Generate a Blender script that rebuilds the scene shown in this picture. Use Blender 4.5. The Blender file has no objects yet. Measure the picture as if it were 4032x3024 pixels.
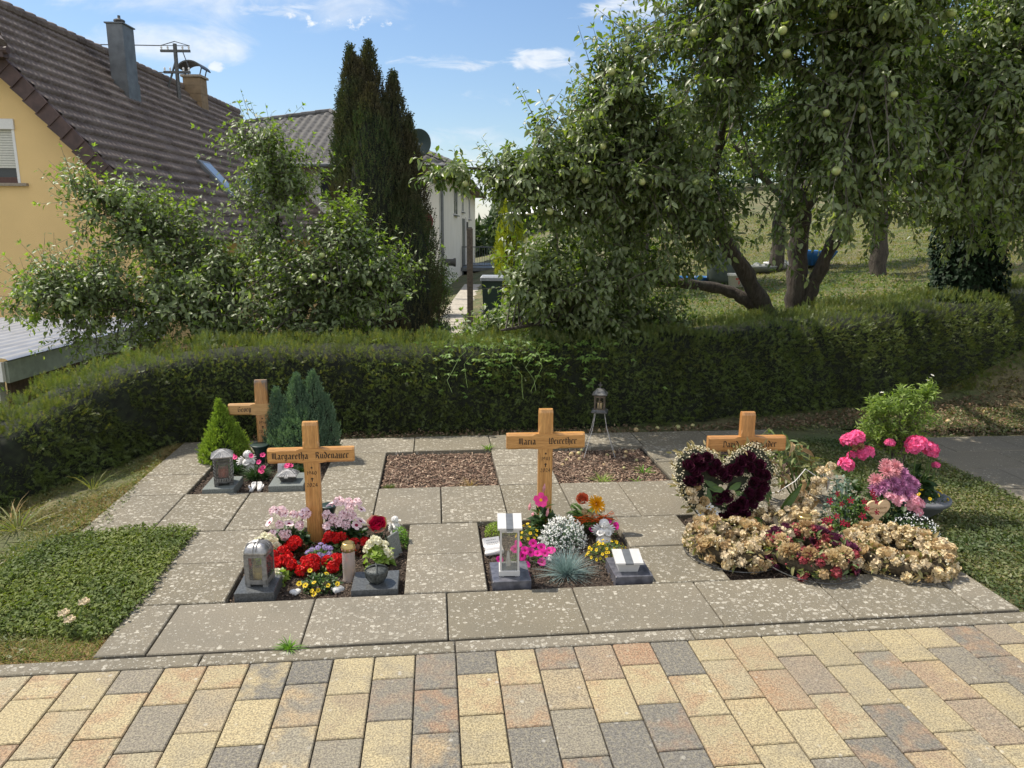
import bpy, math, random
import numpy as np
from mathutils import Vector, Matrix
R = math.radians
rnd = random.Random(11)
rng = np.random.default_rng(11)
scn = bpy.context.scene
COL = scn.collection

# ------------------------------------------------------------------ camera
CAM = Vector((1.5374, -2.6309, 1.6637))
YAW, PITCH, ROLL = -6.117, 12.040, 0.4315
cd = bpy.data.cameras.new('camera')
cam = bpy.data.objects.new('camera', cd)
COL.objects.link(cam)
cam.matrix_world = Matrix.Translation(CAM) @ (Matrix.Rotation(R(YAW), 4, 'Z') @ Matrix.Rotation(math.pi / 2 - R(PITCH), 4, 'X') @ Matrix.Rotation(R(ROLL), 4, 'Z'))
cd.sensor_width = 36
cd.lens = 36 * 2850 / 4032
cd.clip_start = 0.05
cd.clip_end = 3000
scn.camera = cam

# ------------------------------------------------------------------ light, exposure
SD = Vector((-0.56, 0.36, 1.0)).normalized()           # towards the sun
EXPO = 0.85
sl = bpy.data.lights.new('sun', 'SUN')
sl.energy = 3.6
sl.angle = R(0.53)
sl.color = (1.0, 0.92, 0.80)
so = bpy.data.objects.new('sun', sl)
COL.objects.link(so)
so.rotation_euler = SD.to_track_quat('Z', 'Y').to_euler()
so.location = (-20, 15, 35)
scn.view_settings.view_transform = 'Standard'
scn.view_settings.look = 'None'
scn.view_settings.exposure = EXPO
scn.view_settings.gamma = 1
scn.view_settings.use_curve_mapping = False
scn.render.engine = 'CYCLES'
scn.cycles.max_bounces = 6
scn.cycles.transparent_max_bounces = 24


class NT:
    """small helper round a node tree"""
    def __init__(s, tree):
        s.t = tree; s.n = tree.nodes; s.l = tree.links; s.n.clear()

    def node(s, kind, **kw):
        nd = s.n.new(kind)
        for k, v in kw.items():
            setattr(nd, k, v)
        return nd

    def put(s, sock, v):
        if v is None:
            return
        if isinstance(v, bpy.types.NodeSocket):
            s.l.new(v, sock)
        elif isinstance(v, (tuple, list)) and len(v) == 3 and sock.type == 'RGBA':
            sock.default_value = (*v, 1)
        else:
            sock.default_value = v

    def m(s, op, a, b=None, c=None, clamp=False):
        nd = s.node('ShaderNodeMath', operation=op, use_clamp=clamp)
        s.put(nd.inputs[0], a); s.put(nd.inputs[1], b); s.put(nd.inputs[2], c)
        return nd.outputs[0]

    def mix(s, f, a, b, mode='MIX'):
        nd = s.node('ShaderNodeMix', data_type='RGBA', blend_type=mode)
        s.put(nd.inputs[0], f); s.put(nd.inputs[6], a); s.put(nd.inputs[7], b)
        return nd.outputs[2]

    def ramp(s, f, stops, interp='LINEAR'):
        nd = s.node('ShaderNodeValToRGB')
        nd.color_ramp.interpolation = interp
        e = nd.color_ramp.elements
        while len(e) < len(stops):
            e.new(0.5)
        for k, (p, c) in enumerate(stops):
            e[k].position = p
            e[k].color = (*c, 1) if isinstance(c, (tuple, list)) else (c, c, c, 1)
        s.put(nd.inputs[0], f)
        return nd.outputs[0]

    def noise(s, vec, scale, detail=4, rough=0.55, dist=0.0):
        nd = s.node('ShaderNodeTexNoise')
        s.put(nd.inputs['Vector'], vec)
        nd.inputs['Scale'].default_value = scale
        nd.inputs['Detail'].default_value = detail
        nd.inputs['Roughness'].default_value = rough
        nd.inputs['Distortion'].default_value = dist
        return nd.outputs[0]

    def voro(s, vec, scale, feature='F1', rand=1.0):
        nd = s.node('ShaderNodeTexVoronoi', feature=feature)
        s.put(nd.inputs['Vector'], vec)
        nd.inputs['Scale'].default_value = scale
        nd.inputs['Randomness'].default_value = rand
        return nd

    def mapping(s, vec, loc=(0, 0, 0), rot=(0, 0, 0), scale=(1, 1, 1)):
        nd = s.node('ShaderNodeMapping')
        s.put(nd.inputs[0], vec)
        nd.inputs[1].default_value = loc
        nd.inputs[2].default_value = rot
        nd.inputs[3].default_value = scale
        return nd.outputs[0]


def world():
    w = bpy.data.worlds.new('World')
    scn.world = w
    w.use_nodes = True
    t = NT(w.node_tree)
    sky = t.node('ShaderNodeTexSky', sky_type='NISHITA')
    sky.sun_disc = False
    sky.sun_elevation = math.asin(SD.z)
    sky.sun_rotation = math.atan2(SD.x, SD.y)
    sky.altitude = 200
    sky.air_density = 1.35
    sky.dust_density = 0.25
    sky.ozone_density = 3.5
    tc = t.node('ShaderNodeTexCoord').outputs['Generated']
    sep = t.node('ShaderNodeSeparateXYZ'); t.l.new(tc, sep.inputs[0])
    yy = t.m('MAXIMUM', sep.outputs[1], 0.15)
    u = t.m('DIVIDE', sep.outputs[0], yy)
    v = t.m('DIVIDE', sep.outputs[2], yy)
    cmb = t.node('ShaderNodeCombineXYZ'); t.l.new(u, cmb.inputs[0]); t.l.new(v, cmb.inputs[1])
    uv = cmb.outputs[0]
    n1 = t.noise(t.mapping(uv, scale=(1, 2.2, 1)), 7, 8, 0.62, 0.6)
    n2 = t.noise(t.mapping(uv, (3, 1, 0), scale=(1, 3.2, 1)), 16, 8, 0.6, 0.8)
    n3 = t.noise(t.mapping(uv, (5, 2, 0), scale=(1, 1.2, 1)), 42, 5, 0.6)

    def blob(cx, cy, rx, ry, noise, gain, lo, hi, amp, tilt=0.0):
        du = t.m('SUBTRACT', u, cx); dv = t.m('SUBTRACT', v, cy)
        if tilt:
            dv = t.m('SUBTRACT', dv, t.m('MULTIPLY', du, tilt))
        a = t.m('POWER', t.m('DIVIDE', du, rx), 2.0)
        b = t.m('POWER', t.m('DIVIDE', dv, ry), 2.0)
        f = t.m('SUBTRACT', 1.0, t.m('ADD', a, b))            # 1 in the middle
        f = t.m('ADD', t.m('MAXIMUM', f, -1.5), t.m('MULTIPLY', t.m('SUBTRACT', noise, 0.5), gain))
        mr = t.node('ShaderNodeMapRange', interpolation_type='SMOOTHSTEP')
        t.put(mr.inputs[0], f)
        mr.inputs[1].default_value = lo; mr.inputs[2].default_value = hi
        mr.inputs[3].default_value = 0; mr.inputs[4].default_value = amp
        return mr.outputs[0]
    px = lambda x, y: (math.tan(math.atan((x - 1080) / 1563) + R(6.1)), (494 - y) / 1563)
    B = []
    for (x, y, rx, ry, nn, g, lo, hi, amp, tl) in CLOUDS:
        cx, cy = px(x, y)
        B.append(blob(cx, cy, rx / 1563, ry / 1563, (n1, n2, n3)[nn], g, lo, hi, amp, tl))
    tot = B[0]
    for b in B[1:]:
        tot = t.m('MAXIMUM', tot, b)
    # unseen clouds added behind the camera as bright frontal fill
    fill_cloud = t.noise(t.mapping(tc, scale=(1, 1, 2.5)), 3.2, 7, 0.6, 0.4)
    vm = t.node('ShaderNodeMapRange'); t.put(vm.inputs[0], fill_cloud)
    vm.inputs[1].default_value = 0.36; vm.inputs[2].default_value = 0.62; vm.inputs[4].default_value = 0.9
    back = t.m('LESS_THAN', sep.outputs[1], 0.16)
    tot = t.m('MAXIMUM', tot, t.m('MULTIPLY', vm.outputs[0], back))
    hz = t.node('ShaderNodeMapRange', interpolation_type='SMOOTHSTEP')
    t.put(hz.inputs[0], sep.outputs[2])
    hz.inputs[1].default_value = 0.12; hz.inputs[2].default_value = -0.02
    hz.inputs[3].default_value = 0; hz.inputs[4].default_value = 0.4
    tot = t.m('MAXIMUM', tot, hz.outputs[0])
    shade = t.ramp(n3, [(0.3, (3.1, 3.35, 3.7)), (0.7, (3.9, 4.05, 4.2))])
    shade = t.mix(back, shade, (6.6, 6.5, 6.3))  # added rear clouds set brighter than the visible ones, to fill front faces
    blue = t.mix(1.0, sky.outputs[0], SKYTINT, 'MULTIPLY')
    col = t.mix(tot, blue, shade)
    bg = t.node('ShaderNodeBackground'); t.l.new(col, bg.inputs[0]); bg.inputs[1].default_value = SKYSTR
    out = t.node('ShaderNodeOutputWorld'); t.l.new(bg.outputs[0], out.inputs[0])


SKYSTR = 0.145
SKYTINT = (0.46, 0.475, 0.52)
# x, y, rx, ry in picture-independent angular units about the horizon point; noise, gain, lo, hi, amount, tilt
CLOUDS = [(400, 25, 560, 95, 0, 3.6, 0.1, 1.7, 0.9, -0.04), 
          (360, 150, 190, 50, 0, 3.0, 0.1, 1.3, 0.9, 0), (745, 90, 120, 26, 2, 7.0, 0.9, 2.0, 0.95, 0),
          (1130, 150, 110, 24, 1, 3.5, 0.2, 1.2, 0.85, 0.1), (990, 165, 170, 22, 1, 4.5, 0.5, 1.7, 0.7, 0),
          (1330, 48, 150, 34, 1, 3.4, 0.2, 1.3, 0.8, 0.15), (800, 30, 260, 45, 1, 5.0, 0.7, 2.2, 0.55, 0),
          (560, 70, 300, 55, 1, 4.0, 0.5, 2.0, .7, 0), (630, 92, 20, 12, 2, 4.0, 0.2, 1.0, 0.9, 0), (480, 185, 22, 14, 2, 3.5, 0.2, 1.0, 0.8, 0),
          (980, 320, 190, 40, 1, 4.0, 0.3, 1.8, 0.45, 0), (1000, 230, 170, 26, 1, 5.0, 0.9, 2.4, 0.4, 0),
          (1400, 200, 500, 150, 0, 4.0, 0.9, 2.3, 0.4, 0), (1040, 400, 120, 70, 0, 2.5, 0.0, 1.2, 0.8, 0)]
world()

# ------------------------------------------------------------------ frame turned with the valley (x right, y away)
HD = R(6.117)
FX, FY = math.sin(HD), math.cos(HD)


def W(r, d, z=0.0):
    return Vector((CAM.x + r * FY + d * FX, CAM.y - r * FX + d * FY, z))


def sstep(a, b, x):
    t = min(1, max(0, (x - a) / (b - a)))
    return t * t * (3 - 2 * t)


def tz_rd(r, d):
    x = CAM.x + r * FY + d * FX; y = CAM.y - r * FX + d * FY
    near = -0.012
    if x < -0.5:
        near -= 0.13 * (-0.5 - x)
    near = max(near, -1.1)
    if r > 0.5:
        f = 0.115 * (r - 0.5)
    else:
        f = 0.16 * (r - 0.5)
    f = max(-1.25, min(2.2, f))
    f += 0.02 * (d - 8) * sstep(-3, 3, r) + 0.0035 * max(0, d - 16) ** 1.6 * sstep(2, 8, r)
    f += 0.10 - 0.2 * (1 - sstep(-.2, 1.2, r))
    f = min(f, 9)
    s = sstep(6.9, 8.0, d)
    if x < -0.4:
        s = sstep(5.4, 8.5, d)
    return near * (1 - s) + f * s


def tz(x, y):
    dx, dy = x - CAM.x, y - CAM.y
    return tz_rd(dx * FY - dy * FX, dx * FX + dy * FY)


# ------------------------------------------------------------------ mesh helpers
class MB:
    def __init__(s):
        s.v = []; s.f = []; s.mi = []; s.M = None; s.mat = 0

    def pt(s, p):
        p = Vector(p)
        if s.M is not None:
            p = s.M @ p
        s.v.append(tuple(p)); return len(s.v) - 1

    def face(s, idx):
        s.f.append(tuple(idx)); s.mi.append(s.mat)

    def poly(s, pts):
        s.face([s.pt(p) for p in pts])

    def box(s, x0, x1, y0, y1, z0, z1, bev=0.0, taper=0.0):
        t = taper
        if bev <= 0:
            c = [s.pt(p) for p in ((x0, y0, z0), (x1, y0, z0), (x1, y1, z0), (x0, y1, z0), (x0 + t, y0 + t, z1), (x1 - t, y0 + t, z1), (x1 - t, y1 - t, z1), (x0 + t, y1 - t, z1))]
            for q in ((3, 2, 1, 0), (4, 5, 6, 7), (0, 1, 5, 4), (1, 2, 6, 5), (2, 3, 7, 6), (3, 0, 4, 7)):
                s.face([c[k] for k in q])
        else:
            b = bev
            lv = [(z0, 0, b), (z1 - b, 0, b), (z1, b, b)]
            rings = []
            for z, ins, cc in lv:
                a, bb, c_, d_ = x0 + ins, x1 - ins, y0 + ins, y1 - ins
                k = cc * 0.6
                rings.append([s.pt(p) for p in ((a + k, c_, z), (bb - k, c_, z), (bb, c_ + k, z), (bb, d_ - k, z), (bb - k, d_, z), (a + k, d_, z), (a, d_ - k, z), (a, c_ + k, z))])
            s.face(rings[0][::-1]); s.face(rings[-1])
            for A, B_ in zip(rings[:-1], rings[1:]):
                for k in range(8):
                    s.face((A[k], A[(k + 1) % 8], B_[(k + 1) % 8], B_[k]))

    def loft(s, rings, cap=True, closed=True):
        ids = [[s.pt(p) for p in r] for r in rings]
        n = len(ids[0])
        for A, B_ in zip(ids[:-1], ids[1:]):
            for k in range(n if closed else n - 1):
                s.face((A[k], A[(k + 1) % n], B_[(k + 1) % n], B_[k]))
        if cap and closed:
            s.face(ids[0][::-1]); s.face(ids[-1])

    def tube(s, pts, rad, n=8, cap=True, sq=1.0):
        pts = [Vector(p) for p in pts]
        if not hasattr(rad, '__len__'):
            rad = [rad] * len(pts)
        rings = []
        a = None
        for k, p in enumerate(pts):
            t = (pts[min(k + 1, len(pts) - 1)] - pts[max(k - 1, 0)])
            if t.length < 1e-9:
                t = Vector((0, 0, 1))
            t.normalize()
            if a is None:
                a = t.orthogonal().normalized()
            a = (a - t * a.dot(t)).normalized()
            b = t.cross(a)
            rings.append([p + (a * math.cos(2 * math.pi * j / n) + b * math.sin(2 * math.pi * j / n) * sq) * rad[k] for j in range(n)])
        s.loft(rings, cap)

    def lathe(s, prof, n=24, sx=1, sy=1, c=(0, 0, 0)):
        rings = [[(c[0] + r * sx * math.cos(2 * math.pi * j / n), c[1] + r * sy * math.sin(2 * math.pi * j / n), c[2] + z) for j in range(n)] for r, z in prof]
        s.loft(rings, True)

    def ball(s, c, r, n=8, m=6, sz=1.0):
        prof = [(max(1e-4, r * math.sin(math.pi * k / m)), -r * sz * math.cos(math.pi * k / m)) for k in range(m + 1)]
        s.lathe(prof, n, c=c)

    def octa(s, c, r):
        c = Vector(c)
        q = [s.pt(c + Vector(d) * r) for d in ((1, 0, 0), (0, 1, 0), (-1, 0, 0), (0, -1, 0), (0, 0, 1), (0, 0, -1))]
        for k in range(4):
            s.face((q[k], q[(k + 1) % 4], q[4])); s.face((q[(k + 1) % 4], q[k], q[5]))

    def build(s, name, mats, parent=None, smooth=False, loc=None, rz=0, weld=False):
        me = bpy.data.meshes.new(name)
        me.from_pydata(s.v, [], s.f)
        if not isinstance(mats, (list, tuple)):
            mats = [mats]
        for m in mats:
            me.materials.append(m)
        if len(mats) > 1:
            me.polygons.foreach_set('material_index', s.mi)
        if smooth:
            me.polygons.foreach_set('use_smooth', [True] * len(s.f))
        me.update()
        return link(name, me, parent, loc, rz)


def link(name, me, parent=None, loc=None, rz=0):
    o = bpy.data.objects.new(name, me)
    COL.objects.link(o)
    if parent is not None:
        o.parent = parent
    if loc is not None:
        o.location = loc
    if rz:
        o.rotation_euler = (0, 0, rz)
    return o


def np_build(name, V, F, mats, parent=None, mi=None, smooth=False):
    """F: list of (n,k) index arrays"""
    me = bpy.data.meshes.new(name)
    V = np.ascontiguousarray(V, dtype=np.float32)
    me.vertices.add(len(V)); me.vertices.foreach_set('co', V.ravel())
    loops = np.concatenate([f.ravel() for f in F]).astype(np.int32)
    tot = np.concatenate([np.full(len(f), f.shape[1]) for f in F]).astype(np.int32)
    st = np.concatenate([[0], np.cumsum(tot)[:-1]]).astype(np.int32)
    me.loops.add(len(loops)); me.loops.foreach_set('vertex_index', loops)
    me.polygons.add(len(tot))
    me.polygons.foreach_set('loop_start', st)
    me.polygons.foreach_set('loop_total', tot)
    if not isinstance(mats, (list, tuple)):
        mats = [mats]
    for m in mats:
        me.materials.append(m)
    if mi is not None:
        me.polygons.foreach_set('material_index', np.asarray(mi, dtype=np.int32))
    if smooth:
        me.polygons.foreach_set('use_smooth', np.ones(len(tot), dtype=bool))
    me.update(calc_edges=True)
    return link(name, me, parent)


def nrm(a):
    return a / np.maximum(np.linalg.norm(a, axis=-1, keepdims=True), 1e-9)


def leaf_arrays(P, D, N, L, Wd, fold=0.25, droop=0.25, simple=False, wide=0.45):
    """folded, curved leaves: returns V, [faces]"""
    P = np.asarray(P); D = nrm(np.asarray(D)); n = len(P)
    N = np.asarray(N); N = nrm(N - D * (N * D).sum(1, keepdims=True))
    S = np.cross(D, N)
    L = np.broadcast_to(np.asarray(L, float), (n,))[:, None]; Wd = np.broadcast_to(np.asarray(Wd, float), (n,))[:, None]
    dr = droop * (0.5 + rng.random((n, 1)))
    if simple:
        T = [(0, 0, 0), (wide, -.5, 1), (wide, 0, 0), (wide, .5, 1), (1, 0, 0)]
        F3 = np.array([[0, 1, 2], [0, 2, 3], [1, 4, 2], [2, 4, 3]])
        F4 = None
    else:
        T = [(0, 0, 0), (.28, -.42, 1), (.28, 0, 0), (.28, .42, 1), (.66, -.4, 1), (.66, 0, 0), (.66, .4, 1), (1, 0, 0)]
        F3 = np.array([[0, 1, 2], [0, 2, 3], [4, 7, 5], [5, 7, 6]])
        F4 = np.array([[1, 4, 5, 2], [2, 5, 6, 3]])
    k = len(T)
    V = np.empty((n, k, 3))
    for j, (t, w, f) in enumerate(T):
        V[:, j] = P + D * (L * t) + S * (Wd * w) + N * (Wd * fold * f * abs(w) * 2 - L * dr * t * t)
    off = (np.arange(n) * k)[:, None, None]
    F = [(F3[None] + off).reshape(-1, 3)]
    if F4 is not None:
        F.append((F4[None] + off).reshape(-1, 4))
    return V.reshape(-1, 3), F


def merge(parts):
    Vs = []; F3 = []; F4 = []; o = 0
    for V, F in parts:
        Vs.append(V)
        for f in F:
            (F3 if f.shape[1] == 3 else F4).append(f + o)
        o += len(V)
    out = []
    if F3: out.append(np.concatenate(F3))
    if F4: out.append(np.concatenate(F4))
    return np.concatenate(Vs), out


def sprig_arrays(P, U, L, k=10, nl=0.35, nw=0.045, spread=0.9, flat=True):
    """needle shoots: k needles either side of an axis, one triangle each, plus the axis"""
    n = len(P); U = nrm(U)
    A = nrm(np.cross(U, rng.normal(size=(n, 3)))); B = np.cross(U, A)
    L = np.asarray(L, float)[:, None]
    V = np.empty((n, k * 3, 3))
    for j in range(k):
        t = (j // 2 + 0.5) / (k / 2)
        ph = (0 if j % 2 else math.pi) + (0 if flat else j * 1.1)
        side = A * math.cos(ph) + B * math.sin(ph) + B * rng.normal(0, .25, (n, 1))
        base = P + U * L * t * 0.9
        tip = base + (nrm(side * spread + U * 0.75)) * L * nl * (1.1 - .5 * t)
        wv = U * L * nw
        V[:, j * 3] = base - wv; V[:, j * 3 + 1] = base + wv; V[:, j * 3 + 2] = tip
    F = (np.arange(n * k * 3).reshape(-1, 3))
    return V.reshape(-1, 3), [F]


def blade_arrays(P, U, L, w, bend=0.4, segs=2):
    n = len(P); U = nrm(U)
    S = nrm(np.cross(U, np.array([0, 0, 1.0]) + rng.normal(0, .3, (n, 3))))
    H = nrm(U * np.array([1, 1, 0]) + rng.normal(0, .2, (n, 3)) * np.array([1, 1, 0]))
    L = np.asarray(L, float)[:, None]; w = np.broadcast_to(np.asarray(w, float), (n,))[:, None]
    k = segs * 2 + 1
    V = np.empty((n, k, 3))
    for j in range(segs + 1):
        t = j / segs
        c = P + U * L * t + H * (L * bend * t * t) - np.array([0, 0, 1.0]) * (L * bend * .5 * t * t * t)
        ww = w * (1 - t) * .5
        if j == segs:
            V[:, 2 * j] = c
        else:
            V[:, 2 * j] = c - S * (w * (1 - .5 * t) * .5); V[:, 2 * j + 1] = c + S * (w * (1 - .5 * t) * .5)
    off = (np.arange(n) * k)[:, None, None]
    F4 = np.array([[2 * j, 2 * j + 1, 2 * j + 3, 2 * j + 2] for j in range(segs - 1)]).reshape(-1, 4)
    F3 = np.array([[2 * segs - 2, 2 * segs - 1, 2 * segs]])
    F = [(F3[None] + off).reshape(-1, 3)]
    if len(F4):
        F.append((F4[None] + off).reshape(-1, 4))
    return V.reshape(-1, 3), F


def rod_arrays(P, Q, r0, r1):
    """3-sided sticks"""
    n = len(P); U = nrm(Q - P)
    A = nrm(np.cross(U, np.array([.3, .5, .8]) + rng.normal(0, .01, (n, 3)))); B = np.cross(U, A)
    r0 = np.broadcast_to(np.asarray(r0, float), (n,))[:, None]; r1 = np.broadcast_to(np.asarray(r1, float), (n,))[:, None]
    V = np.empty((n, 6, 3))
    for j in range(3):
        a = 2 * math.pi * j / 3
        d = A * math.cos(a) + B * math.sin(a)
        V[:, j] = P + d * r0; V[:, 3 + j] = Q + d * r1
    off = (np.arange(n) * 6)[:, None, None]
    F4 = np.array([[0, 1, 4, 3], [1, 2, 5, 4], [2, 0, 3, 5]])
    return V.reshape(-1, 3), [(F4[None] + off).reshape(-1, 4)]


# ------------------------------------------------------------------ naming helpers
def tag(o, label=None, cat=None, group=None, kind=None):
    if label: o['label'] = label
    if cat: o['category'] = cat
    if group: o['group'] = group
    if kind: o['kind'] = kind
    return o


def thing(name, label, cat, loc=(0, 0, 0), rz=0, group=None):
    o = bpy.data.objects.new(name, None)
    o.empty_display_size = 0.1
    COL.objects.link(o)
    o.location = loc
    o.rotation_euler = (0, 0, rz)
    return tag(o, label, cat, group)


def child(name, me, parent, loc, rot=(0, 0, 0), s=1.0, label=None):
    o = bpy.data.objects.new(name, me)
    COL.objects.link(o)
    o.parent = parent
    o.location = loc
    o.rotation_euler = rot
    o.scale = s if hasattr(s, '__len__') else (s, s, s)
    if label: o['label'] = label
    return o


# ------------------------------------------------------------------ materials
def mat(name):
    m = bpy.data.materials.new(name)
    m.use_nodes = True
    t = NT(m.node_tree)
    out = t.node('ShaderNodeOutputMaterial')
    p = t.node('ShaderNodeBsdfPrincipled')
    t.l.new(p.outputs[0], out.inputs[0])
    t.p = p; t.out = out
    t.obj = t.node('ShaderNodeTexCoord').outputs['Object']
    return m, t


def bump(t, h, dist=0.01, strength=0.6):
    b = t.node('ShaderNodeBump')
    b.inputs['Distance'].default_value = dist
    b.inputs['Strength'].default_value = strength
    t.put(b.inputs['Height'], h)
    t.l.new(b.outputs[0], t.p.inputs['Normal'])
    return b.outputs[0]


def island(t):
    return t.node('ShaderNodeNewGeometry').outputs['Random Per Island']


def simple(name, c, rough=0.6, metal=0.0, var=0.15, scale=30, bmp=0.0, spec=0.5, c2=None):
    m, t = mat(name)
    n = t.noise(t.obj, scale, 5)
    c2 = c2 or tuple(x * (1 - var * 1.6) for x in c)
    col = t.mix(t.ramp(n, [(0.35, 0.0), (0.65, 1.0)]), c2, c)
    t.l.new(col, t.p.inputs['Base Color'])
    t.p.inputs['Roughness'].default_value = rough
    t.p.inputs['Metallic'].default_value = metal
    t.p.inputs['Specular IOR Level'].default_value = spec
    if bmp:
        bump(t, n, bmp)
    return m


def leafmat(name, cols, rough=0.45, trans=0.3, spec=0.5, tint=None, patch=None, back=None):
    """cols: list of colours picked per leaf"""
    m, t = mat(name)
    i = island(t)
    k = len(cols)
    col = t.ramp(i, [((j + .5) / k, c) for j, c in enumerate(cols)])
    if patch:
        n = t.noise(t.obj, patch[0], 3)
        col = t.mix(t.ramp(n, [(0.45, 0.0), (0.62, 1.0)]), col, patch[1])
    if back:
        bf = t.node('ShaderNodeNewGeometry').outputs['Backfacing']
        col = t.mix(t.m('MULTIPLY', bf, 0.6), col, back)
    t.l.new(col, t.p.inputs['Base Color'])
    t.p.inputs['Roughness'].default_value = rough
    t.p.inputs['Specular IOR Level'].default_value = spec
    if trans > 0:
        tr = t.node('ShaderNodeBsdfTranslucent')
        t.l.new(t.mix(1.0, col, tint or (1.7, 1.9, 0.6), 'MULTIPLY'), tr.inputs[0])
        ms = t.node('ShaderNodeMixShader'); ms.inputs[0].default_value = trans
        t.l.new(t.p.outputs[0], ms.inputs[1]); t.l.new(tr.outputs[0], ms.inputs[2])
        t.l.new(ms.outputs[0], t.out.inputs[0])
    return m


def m_paver():
    m, t = mat('concrete_paver')
    i = island(t)
    base = t.ramp(i, [(0.0, (.285, .24, .142)), (.34, (.325, .275, .165)), (.50, (.27, .235, .155)), (.60, (.25, .165, .105)), (.68, (.21, .19, .145)),
                      (.78, (.135, .128, .112)), (.9, (.115, .11, .10)), (1.0, (.185, .165, .13))])
    off = t.node('ShaderNodeCombineXYZ'); t.put(off.inputs[0], t.m('MULTIPLY', i, 37.0)); t.put(off.inputs[1], t.m('MULTIPLY', i, 91.0))
    vv = t.node('ShaderNodeVectorMath', operation='ADD'); t.l.new(t.obj, vv.inputs[0]); t.l.new(off.outputs[0], vv.inputs[1])
    big = t.noise(vv.outputs[0], 8, 3, .6)
    i2 = t.m('FRACT', t.m('MULTIPLY', i, 17.31))
    alt = t.ramp(i2, [(0.0, (.115, .115, .112)), (.35, (.16, .145, .115)), (.55, (.25, .145, .085)), (1.0, (.32, .27, .16))])
    col = t.mix(t.m('MULTIPLY', t.ramp(big, [(0.44, 0.0), (0.62, 1.0)]), t.ramp(i2, [(0.2, 0.35), (0.8, .9)])), base, alt)
    fine = t.noise(t.obj, 150, 3, .8)
    mid = t.noise(t.obj, 70, 4, .8)
    col = t.mix(t.ramp(fine, [(0.42, 0.0), (0.60, .9)]), t.mix(1, col, (.58, .56, .54), 'MULTIPLY'), t.mix(1, col, (1.62, 1.58, 1.48), 'MULTIPLY'))
    vc = t.voro(t.obj, 150)
    col = t.mix(t.ramp(mid, [(0.5, 0.0), (0.62, .4)]), col, (.38, .335, .215))
    lich = t.voro(t.mapping(t.obj, scale=(1, 1, 1)), 22)
    lm = t.m('MULTIPLY', t.ramp(lich.outputs['Distance'], [(0.12, 1.0), (0.2, 0.0)]), t.ramp(t.noise(t.obj, 5, 3), [(.52, 0.0), (.62, .8)]))
    sepp = t.node('ShaderNodeSeparateXYZ'); t.l.new(t.obj, sepp.inputs[0])
    lm = t.m('MULTIPLY', lm, t.ramp(sepp.outputs[1], [(0.0, 0.0), (1.0, 1.0)])) if False else t.m('MULTIPLY', lm, .6)
    col = t.mix(lm, col, (.48, .46, .40))
    st = t.noise(t.obj, 1.6, 4)
    col = t.mix(t.ramp(st, [(.35, .22), (.6, 0.0)]), col, (.16, .15, .13))
    t.l.new(col, t.p.inputs['Base Color'])
    t.p.inputs['Roughness'].default_value = 0.85
    bump(t, t.m('ADD', fine, t.m('MULTIPLY', mid, 0.8)), 0.002, 0.7)
    return m


def m_slab(name='washed_concrete_slab', chips=1.0):
    m, t = mat(name)
    i = island(t)
    n = t.noise(t.obj, 3.2, 5, .6)
    base = t.mix(n, (.130, .114, .080), (.195, .172, .124))
    base = t.mix(t.ramp(i, [(0.0, 0.0), (1.0, .5)]), base, (.25, .225, .185))
    fine = t.noise(t.obj, 190, 3, .8)
    base = t.mix(t.ramp(fine, [(.38, .0), (.62, .6)]), t.mix(1, base, (.64, .63, .61), 'MULTIPLY'), t.mix(1, base, (1.5, 1.48, 1.42), 'MULTIPLY'))
    wob = t.node('ShaderNodeVectorMath', operation='ADD')
    nn = t.node('ShaderNodeTexNoise'); t.l.new(t.obj, nn.inputs['Vector']); nn.inputs['Scale'].default_value = 90
    sc = t.node('ShaderNodeVectorMath', operation='SCALE'); t.l.new(nn.outputs['Color'], sc.inputs[0]); sc.inputs['Scale'].default_value = .014
    t.l.new(t.obj, wob.inputs[0]); t.l.new(sc.outputs[0], wob.inputs[1])
    v = t.voro(t.mapping(wob.outputs[0], scale=(1, 1.25, 1)), 38)
    sep = t.node('ShaderNodeSeparateColor'); t.l.new(v.outputs['Color'], sep.inputs[0])
    size = t.ramp(sep.outputs[0], [(0.0, .0), (.35, .10), (.6, .30), (1.0, .46)])
    dens = t.ramp(t.m('ADD', t.m('MULTIPLY', t.m('FRACT', t.m('MULTIPLY', i, 7.7)), .5), t.m('MULTIPLY', t.noise(t.obj, 2.3, 3), .8)), [(.25, .6 * chips), (.7, 1.15 * chips)])
    msk = t.m('LESS_THAN', v.outputs['Distance'], t.m('MULTIPLY', size, dens))
    chipc = t.ramp(sep.outputs[1], [(0.0, (.27, .245, .19)), (.5, (.37, .34, .275)), (1.0, (.50, .47, .39))])
    col = t.mix(t.m('MULTIPLY', msk, t.ramp(t.noise(t.obj, 60, 4), [(.35, .35), (.6, .95)])), base, chipc)
    v2 = t.voro(wob.outputs[0], 110)
    sep2 = t.node('ShaderNodeSeparateColor'); t.l.new(v2.outputs['Color'], sep2.inputs[0])
    m2 = t.m('LESS_THAN', v2.outputs['Distance'], t.m('MULTIPLY', t.ramp(sep2.outputs[0], [(.55, 0.0), (1.0, .42)]), dens))
    col = t.mix(t.m('MULTIPLY', m2, .7), col, (.5, .48, .42))
    stain = t.noise(t.obj, 1.7, 6, .65)
    col = t.mix(t.ramp(stain, [(.36, .45), (.56, 0.0)]), col, (.12, .11, .085))
    t.l.new(col, t.p.inputs['Base Color'])
    t.p.inputs['Roughness'].default_value = 0.88
    bump(t, fine, 0.002, 0.6)
    return m


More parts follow.
